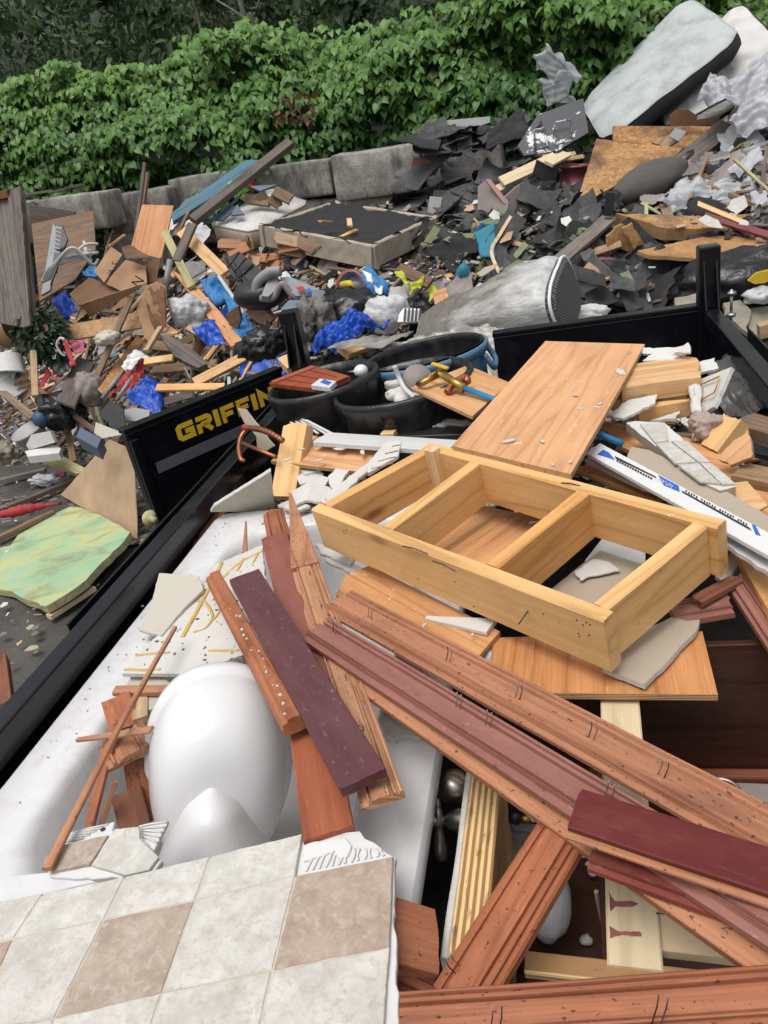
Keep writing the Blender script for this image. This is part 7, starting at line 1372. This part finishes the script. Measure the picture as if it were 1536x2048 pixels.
def mk_trim(rn, m, k):
    L = rn.uniform(.12, .38); a = m @ Vector((-L/2, 0, 0)); b = m @ Vector((L/2, 0, 0)); o = plank('trim_scrap', a, b, rn.uniform(.015, .05), .01, MT['whiteplastic'], (m.to_3x3() @ Vector((0, 0, 1))), ja=.02, jb=.02, st=3, seed=k); tag(o, 'white plastic trim scrap lying on the left part of the heap', 'trim scrap', 'white trim scraps on the left heap')
scatter(62, [(300, 660), (420, 640), (540, 680), (500, 760), (330, 850), (260, 800)], mk_trim, 31, .12, .6); scatter(26, [(100, 520), (220, 500), (230, 620), (120, 640)], mk_trim, 32, .12, .6)
def mk_rag(rn, m, k):
    c_ = rn.choice(['gcloth', 'blkplast', 'cush', 'bagb', 'taupe', 'insul', 'blkcloth']); s_ = rn.uniform(.07, .15); me = blob_me('rag', 4, .3, 1.5, k)
    o = link('rag', me, MT[c_], None, m @ Matrix.Diagonal((s_*1.3, s_, s_*.45, 1))); tag(o, 'dull crumpled rag pressed into the heap', 'rag', 'crumpled rags in the heap')
scatter(18, [(100, 560), (560, 540), (560, 740), (250, 850), (70, 800)], mk_rag, 41, .04, .3); scatter(16, [(470, 520), (1000, 560), (860, 660), (560, 690)], mk_rag, 42, .03, .3); scatter(10, [(1180, 380), (1536, 260), (1536, 470), (1250, 470)], mk_rag, 43, .06, .3)
def mk_paper(rn, m, k):
    s_ = rn.uniform(.04, .10); P = [m @ Vector((s_*math.cos(a)*rn.uniform(.6, 1.4), s_*math.sin(a)*rn.uniform(.6, 1.4), 0)) for a in (0, 1.2, 2.4, 3.6, 4.9)]; tag(panel('paper_scrap', P, .005, MT[rn.choice(['plaster', 'paper', 'drytan', 'cardL'])], jag=.006, step=.03, seed=k), 'scrap of paper or wallboard lying loose on the heap', 'paper scrap', 'pale scraps on the heap')
scatter(60, [(80, 520), (420, 460), (880, 560), (600, 690), (300, 830), (60, 800)], mk_paper, 51, .12, .5); scatter(26, [(900, 400), (1230, 330), (1536, 420), (1280, 560), (900, 580)], mk_paper, 52, .12, .6)
for k in range(30):             # litter on the bare ground by the trailer
    x_, y_ = rng.uniform(0, 240), rng.uniform(905, 1330)
    if x_ > 110 and y_ > 930: x_ = x_*.3+rng.uniform(0, 30)
    p = Z(x_, y_, .012); r_ = rng.uniform(.012, .05); P = [p+Vector((r_*math.cos(a)*rng.uniform(.5, 1.5), r_*math.sin(a)*rng.uniform(.5, 1.5), .004)) for a in (0, 1.2, 2.4, 3.6, 4.9)]
    tag(panel('ground_scrap', P, .006, MT[rng.choice(['drytan', 'tanw', 'plaster', 'grayw', 'brownw', 'insul'])], c=.0005), 'small bit of litter on the dark soil left of the trailer', 'litter', 'litter on the soil')

LH = [(70, 500), (200, 480), (290, 440), (400, 440), (560, 520), (560, 720), (430, 770), (250, 850), (60, 820)]; RH = [(960, 390), (1300, 330), (1536, 440), (1420, 520), (1240, 560), (900, 520)]
def mk_stick(rn, m, k):
    L = rn.uniform(.35, 1.05); n = (m.to_3x3() @ Vector((0, 0, 1))); o = plank('stick', m @ Vector((-L/2, 0, 0)), m @ Vector((L/2, 0, 0)), rn.uniform(.018, .05), rn.uniform(.01, .025), MT[rn.choice(['brownw', 'tanw', 'grayw', 'pinepale', 'brownw', 'greenw'])], n, ja=.03, jb=.03, st=4, seed=k, rough=.001); tag(o, 'long thin stick of lath tangled into the heap', 'stick', 'laths tangled in the heap')
scatter(75, LH, mk_stick, 61, .14, .45); scatter(16, [(1180, 330), (1536, 330), (1536, 470), (1240, 470)], mk_stick, 62, .12, .5); scatter(24, [(470, 500), (1000, 560), (860, 640), (600, 660)], mk_stick, 63, .08, .45)
CL = []
for k in range(16):
    s_ = .16+.03*(k % 5); CL.append(cloth_me('scrap_sheet', [Vector((-s_, -s_*.7, 0)), Vector((s_, -s_*.6, 0)), Vector((s_*.8, s_*.7, 0)), Vector((-s_*.9, s_*.6, 0))], nx=16, ny=13, amp=.035, freq=4.5, seed=k+200, edge=.05))
def mk_sheet(mats, label, grp, nm):
    cache = {}
    def f(rn, m, k):
        c_ = rn.choice(mats); i = rn.randrange(16); key = (c_, i)
        if key not in cache: me = CL[i].copy(); me.materials.append(MT[c_]); cache[key] = me
        o = bpy.data.objects.new(nm, cache[key]); COL.objects.link(o); o.matrix_world = m @ Matrix.Scale(rn.uniform(.6, 1.25), 4); tag(o, label, 'scrap', grp)
    return f
scatter(34, LH, mk_sheet(['card', 'cardD', 'cardL'], 'crumpled piece of brown cardboard in the left heap', 'cardboard scraps in the heap', 'cardboard_scrap'), 71, .08, .5)
scatter(40, LH, mk_sheet(['bagw', 'stripeW', 'plaster', 'fog'], 'crumpled pale plastic or paper sheet in the left heap', 'pale crumpled sheets in the heap', 'pale_sheet'), 72, .08, .5)
scatter(34, [(460, 500), (900, 560), (1000, 560), (860, 640), (560, 700), (470, 640)], mk_sheet(['bagb', 'blkcloth', 'taupe', 'bluegr', 'gcloth'], 'crumpled dark sheet below the black box spring', 'dark crumpled sheets in the heap', 'dark_sheet'), 73, .08, .5)
scatter(12, LH, mk_sheet(['tarp', 'tarp2'], 'small crumpled piece of blue tarp in the left heap', 'blue tarp scraps in the heap', 'tarp_scrap'), 74, .08, .5)
scatter(26, [(1180, 300), (1536, 260), (1536, 470), (1240, 480)], mk_sheet(['sheetw', 'fog', 'taupe', 'bagb'], 'torn plastic film among the boards on the right of the heap', 'film scraps on the right heap', 'film_scrap'), 75, .1, .5)
scatter(24, [(780, 330), (1000, 300), (1180, 380), (1290, 590), (1140, 560), (880, 580), (760, 400)], mk_sheet(['shing', 'bagb', 'shing', 'blkcloth'], 'curled black roofing felt piece among the shingles', 'curled felt in the shingles', 'roofing_felt'), 76, .03, .9)
def mk_bottle(rn, m, k):
    s_ = rn.uniform(.8, 1.15); t = thing('plastic_bottle', 'small dented plastic bottle lying in the left heap', 'bottle', m.translation, 'bottles in the left heap'); mm = m @ Matrix.Rotation(R(80), 4, 'X') @ Matrix.Scale(s_, 4)
    link('bottle_body', lathe_me('bottle_body', [(0, 0), (.03, 0), (.034, .01), (.032, .06), (.034, .07), (.032, .13), (.014, .17), (.012, .19), (0, .19)], 14), MT[('fog', 'bluegr', 'whiteplastic')[k % 3]], t, mm); link('cap', lathe_me('cap', [(0, .188), (.014, .188), (.014, .205), (0, .205)], 10), MT[('blueprint', 'redf')[k % 2]], t, mm)
scatter(12, LH, mk_bottle, 81, .1, .4)

def mk_board(rn, m, k):
    L = rn.uniform(.55, 1.25); n = (m.to_3x3() @ Vector((0, 0, 1))); o = plank('board', m @ Vector((-L/2, 0, 0)), m @ Vector((L/2, 0, 0)), rn.uniform(.05, .11), rn.uniform(.018, .035), MT[rn.choice(['brownw', 'tanw', 'grayw', 'pinepale', 'tanw', 'redw'])], n, ja=.05, jb=.05, st=6, seed=k, rough=.002); tag(o, 'long broken board thrown on the heap behind the trailer', 'board', 'long broken boards in the heap')
scatter(30, LH, mk_board, 91, .16, .4); scatter(8, [(1180, 330), (1536, 330), (1536, 470), (1240, 470)], mk_board, 92, .12, .4)

XR = [(1545, 260), (1800, 240), (1900, 600), (1560, 640)]     # the heap goes on a little way past the picture's edge
scatter(30, XR, mk_wood, 101, .08, .5); scatter(16, XR, mk_board, 102, .12, .4); scatter(26, XR, mk_sheet(['sheetw', 'taupe', 'bagb', 'cardD', 'shing'], 'torn sheet lying on the far right end of the heap', 'sheets on the right end of the heap', 'torn_sheet'), 103, .08, .5); scatter(20, XR, mk_shing, 104, .05, .7)

def fine_debris(name, label, n, place, mats, lo, hi, seed):
    """chips and crumbs nobody could count, as one mesh"""
    rn = random.Random(seed); vs = []; fs = []; mi = []
    for k in range(n):
        p, nn = place(rn)
        L = rn.uniform(lo, hi)*(2.2 if rn.random() < .3 else 1); W = rn.uniform(.25, .8)*min(L, hi); T = rn.uniform(.1, .35)*W
        nn = (nn+Vector((rn.uniform(-.5, .5), rn.uniform(-.5, .5), 0))).normalized(); u = nn.cross(Vector((rn.gauss(0, 1), rn.gauss(0, 1), rn.gauss(0, .2)))).normalized(); v = nn.cross(u); b = len(vs); j = [rn.uniform(.6, 1.2) for _ in range(4)]
        for h in (T, -T):
            for q, (sx, sy) in enumerate(((-1, -1), (1, -1), (1, 1), (-1, 1))): vs.append(p+u*sx*L*.5*j[q]+v*sy*W*.5*j[3-q]+nn*(h*.5+T*.4))
        fs += [(b, b+1, b+2, b+3), (b, b+4, b+5, b+1), (b+1, b+5, b+6, b+2), (b+2, b+6, b+7, b+3), (b+3, b+7, b+4, b)]; mi += [rn.randrange(len(mats))]*5
    for k in range(0, len(mi), 5): mi[k:k+5] = [mi[k]]*5
    o = link(name, mesh(name, vs, fs, mi), [MT[m] for m in mats]); tag(o, label, 'rubbish', kind='stuff')
def on_heap(P, up):
    def f(rn):
        xs = [q[0] for q in P]; ys = [q[1] for q in P]
        while True:
            x_, y_ = rn.uniform(min(xs), max(xs)), rn.uniform(min(ys), max(ys))
            if inpoly(x_, y_, P): break
        r_ = ray(x_, y_); r_ = r_/r_.y; y = 4.8
        u_ = rn.uniform(0, up)
        while y < 11:
            p = EYE+r_*y
            if p.z <= heap_h(p.x, p.y)+u_: break
            y += .06
        return p, heap_n(p)
    return f
fine_debris('fine_chips', 'fine chips of wood, plaster and plastic all over the left of the heap', 4200, on_heap([(0, 760), (60, 480), (290, 430), (600, 480), (1000, 560), (860, 650), (560, 740), (250, 870), (0, 930)], .16), ['tanw', 'plaster', 'brownw', 'whiteplastic', 'grayw', 'pinepale', 'blkplast', 'cardD', 'bluegr', 'gcloth', 'insul', 'paper'], .02, .075, 5)
fine_debris('fine_grit', 'fine dark grit and chips among the roofing on the right of the heap', 2600, on_heap([(770, 400), (850, 320), (1100, 300), (1300, 320), (1800, 240), (1800, 600), (1140, 600), (880, 590)], .14), ['shing', 'shing', 'grayw', 'tanw', 'plaster', 'brownw', 'foamgrn', 'blkplast', 'taupe'], .02, .085, 6)
fine_debris('load_dust', 'fine plaster crumbs and splinters sprinkled over the trailer load', 240, lambda rn: (Vector((rn.uniform(-1.29, -1.2), rn.uniform(.9, 2.3), 1.224)) if rn.random() < .28 else (lambda v: Z(rn.uniform(440-(v-1120)*.72, 520), v, 1.263))(rn.uniform(1130, 1335)) if rn.random() < .5 else Z(rn.uniform(520, 660), rn.uniform(1020, 1060), 1.226), Vector((0, 0, 1))), ['plaster', 'cedar', 'insul', 'brownw', 'plaster'], .002, .007, 7)
fine_debris('rear_dust', 'fine plaster and wood crumbs in the back of the trailer', 900, lambda rn: (Vector((rn.uniform(-1.3, .65), rn.uniform(2.42, 3.4), 1.05+rn.uniform(0, .09))), Vector((0, 0, 1))), ['plaster', 'tanw', 'brownw', 'dry', 'cedar'], .012, .05, 8)
fine_debris('soil_litter', 'fine litter trodden into the soil left of the trailer', 500, lambda rn: (Vector((rn.uniform(-6, -1.75), rn.uniform(1.2, 6.2), .0)), Vector((0, 0, 1))), ['grayw', 'brownw', 'plaster', 'tanw', 'insul'], .008, .035, 9)
# ------------------------------------------------------------------ bank, knotweed, far wood
def bank():
    vs = []; fs = []; nx, ny = 70, 40
    for j in range(ny+1):
        for i in range(nx+1):
            x = -24+i*44/nx; y = 10.45+j*2.2 if j else 10.45; z = 1.95 + .05*x*(x > 0) + max(0, (y-14))*.32 + .1*noise.noise(Vector((x, y, 0)))
            if y > 60: z += (y-60)*.1
            vs.append((x*(1+j*.08), y, z if j else -.1))
    for j in range(ny):
        for i in range(nx): k = j*(nx+1)+i; fs.append((k, k+1, k+nx+2, k+nx+1))
    tag(link('wooded_hillside', mesh('wooded_hillside', vs, fs, smooth=True), plain('leaf_litter', (.010, .017, .008), 1)), kind='structure')
bank()
HT = [(-400, 190), (-100, 175), (0, 160), (60, 150), (90, 118), (130, 160), (190, 132), (260, 118), (330, 92), (380, 76), (440, 52), (525, 42), (575, 56), (650, 46), (720, 38), (800, 20), (880, -5), (960, -60), (1100, -110), (1250, -60), (1536, -80), (1900, -60)]
TX = np.array([Y(a, b, 11.2).x for a, b in HT]); TZ = np.array([Y(a, b, 11.2).z for a, b in HT])
def hedge(n_sprays, seed):
    g = np.random.default_rng(seed); P_ = []; Nn = []; D_ = []; S_ = []; T_ = []; stems = []
    for s in range(n_sprays):
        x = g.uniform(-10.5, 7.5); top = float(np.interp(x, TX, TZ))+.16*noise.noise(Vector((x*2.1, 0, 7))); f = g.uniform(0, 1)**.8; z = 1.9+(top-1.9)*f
        if noise.noise(Vector((x*1.25, z*1.7, 11)))+.5*noise.noise(Vector((x*3, z*3.6, 2))) < -.16 and g.uniform() < .80: continue
        lump = noise.noise(Vector((x*.85, z*1.5, 0)))*.85+noise.noise(Vector((x*2.3, z*2.6, 4)))*.3
        y = 10.25+1.3*f**1.4-1.05*lump+abs(g.normal())*.20+(.0 if g.uniform() < .72 else g.uniform(.1, .8))+.55*min(max((x-1.5)/1.5, 0), 1)
        if z < 2.75 and x > -3.6: y = max(y, 10.75)
        L = g.uniform(.35, .85); az = g.normal(-math.pi/2, .75); up_ = g.uniform(.1, .7)
        d = np.array([math.cos(az), math.sin(az), up_]); d /= np.linalg.norm(d); nl = int(L/.065); p = np.array([x, y, z])-d*L*.4
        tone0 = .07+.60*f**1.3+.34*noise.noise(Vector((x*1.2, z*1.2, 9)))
        path = []
        for i in range(nl):
            q = i/nl; dd = d+np.array([0, 0, -1.15*q*q]); dd /= np.linalg.norm(dd); p = p+dd*L/nl; path.append(p)
            side = np.cross(dd, np.array([0, 0, 1.])); side /= np.linalg.norm(side)+1e-9; sg = 1 if i % 2 else -1
            ld = side*sg*.85+dd*.55+np.array([0, -.15, -.55])+g.normal(size=3)*.22; nn = np.array([0, -.45, 1.0])+dd*.3+side*sg*.25+g.normal(size=3)*.28
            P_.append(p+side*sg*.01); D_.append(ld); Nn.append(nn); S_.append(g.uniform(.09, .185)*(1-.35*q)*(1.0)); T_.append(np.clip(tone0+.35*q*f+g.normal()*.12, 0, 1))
        if s % 3 == 0: stems.append(path)
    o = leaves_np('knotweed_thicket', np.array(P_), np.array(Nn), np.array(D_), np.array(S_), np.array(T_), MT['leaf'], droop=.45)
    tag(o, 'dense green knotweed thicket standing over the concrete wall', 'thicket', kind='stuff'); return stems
stems = hedge(7600, 5)
vs = []; fs = []
for p in stems:
    if len(p) < 2: continue
    for i in range(len(p)-1):
        a, b = p[i], p[i+1]; k = len(vs); vs += [a+np.array([.004, 0, 0]), a-np.array([.004, 0, 0]), a+np.array([0, 0, .006]), b+np.array([.003, 0, 0]), b-np.array([.003, 0, 0]), b+np.array([0, 0, .004])]
        fs += [(k, k+3, k+4, k+1), (k+1, k+4, k+5, k+2), (k+2, k+5, k+3, k)]
tag(link('thicket_stems', mesh('thicket_stems', vs, fs), MT['stem']), 'thin stems inside the knotweed thicket', 'stems', kind='stuff')
# leaves hanging down over the wall at the left and a few dead ones
def far_wood():
    g = np.random.default_rng(8); n = 120000; P_ = np.zeros((n, 3)); N_ = g.normal(size=(n, 3))*.6+np.array([0, -.5, .8]); c_ = []
    nc = 900; pts = []
    for i in range(nc):
        yy = g.uniform(14.5, 34); q = Y(g.uniform(-600, 1700), g.uniform(-330, 260), yy); pts.append((q.x, q.y, max(q.z, 2.5)))
    cx, cy, cz = np.array(pts).T; cr = g.uniform(.5, 1.5, nc)*(cy/24); ct = np.clip(g.normal(.4, .25, nc), 0, 1)
    k = g.integers(0, nc, n); sp = g.normal(size=(n, 3)); sp /= np.linalg.norm(sp, axis=1, keepdims=True); r_ = g.uniform(.2, 1, n)**.5
    P_ = np.stack([cx[k], cy[k], cz[k]], 1)+sp*(r_*cr[k])[:, None]*np.array([1, .8, .75]); N_ = N_+sp*.8
    D_ = g.normal(size=(n, 3))+np.array([0, -.3, -.5])
    o = leaves_np('far_wood', P_, N_, D_, g.uniform(.13, .30, n), np.clip(ct[k]+g.normal(size=n)*.2, 0, 1), MT['leafw'], droop=.3, shape='lance'); tag(o, 'dark wooded hillside behind the knotweed', 'wood', kind='stuff')
far_wood()
BT = 'pale tree trunks above the knotweed'
def birch(label, pts, y, r, twigs):
    P = [Y(a, b, y) for a, b in pts]; t = thing('pale_tree', label, 'tree', (P[0].x, P[0].y, 2.5), BT)
    tube('trunk', smooth_path([Vector((P[0].x-.1, P[0].y, 2.5))]+P, 6), r, MT['bark'], t, 8, rr=None)
    for a in twigs: tube('limb', smooth_path([Y(*q, y-.05) for q in a], 5), r*.5, MT['bark'], t, 6)
    g = np.random.default_rng(int(pts[0][0])); n = 260; c0 = np.array(P[-1])+np.array([0, 0, 1.2]); ps = c0+g.normal(size=(n, 3))*np.array([1.0, .8, .8]); leaves_np('crown', ps, g.normal(size=(n, 3))+np.array([0, 0, .8]), g.normal(size=(n, 3))+np.array([0, 0, -.5]), g.uniform(.12, .25, n), g.uniform(.2, 1, n), MT['leafw'], t, 'lance')
birch('pale leaning trunk with a forked limb above the middle of the knotweed', [(492, 60), (487, 30), (480, 0), (474, -60)], 16.5, .045, [[(488, 36), (462, 18), (430, -2), (400, -30)]])
birch('thin pale trunk standing left of the forked trunk', [(404, 70), (396, 30), (386, 0), (376, -60)], 17.5, .03, [])
birch('slender pale stem leaning right of the forked trunk', [(506, 50), (514, 15), (520, -5), (534, -60)], 17.0, .022, [])
# plastic caught in the leaves
for k, (q, lb) in enumerate((([(1056, 112), (1096, 84), (1162, 158), (1108, 172)], 'milky plastic sheet caught in the knotweed left of the grey mattress'), ([(1076, 165), (1132, 150), (1152, 210), (1090, 214)], 'lower milky plastic scrap caught in the knotweed'))):
    tag(cloth('plastic_sheet', dep(q, 10.05-.05*k), MT['fog'], nx=30, ny=24, amp=.05, freq=2.2, seed=95+k, edge=.12), lb, 'plastic sheet')
g = np.random.default_rng(12); n = 46; ps = np.array([np.array(Y(g.uniform(550, 628), g.uniform(185, 250), 9.95)) for _ in range(n)])
tag(leaves_np('dead_leaves', ps, g.normal(size=(n, 3))+np.array([0, -.5, .6]), g.normal(size=(n, 3))+np.array([0, 0, -.5]), g.uniform(.06, .11, n), g.uniform(0, 1, n), leafm('dead_leaf', (.10, .055, .03), (.19, .10, .05), .1, .7)), 'brown dead leaves in the middle of the knotweed', 'dead leaves', kind='stuff')
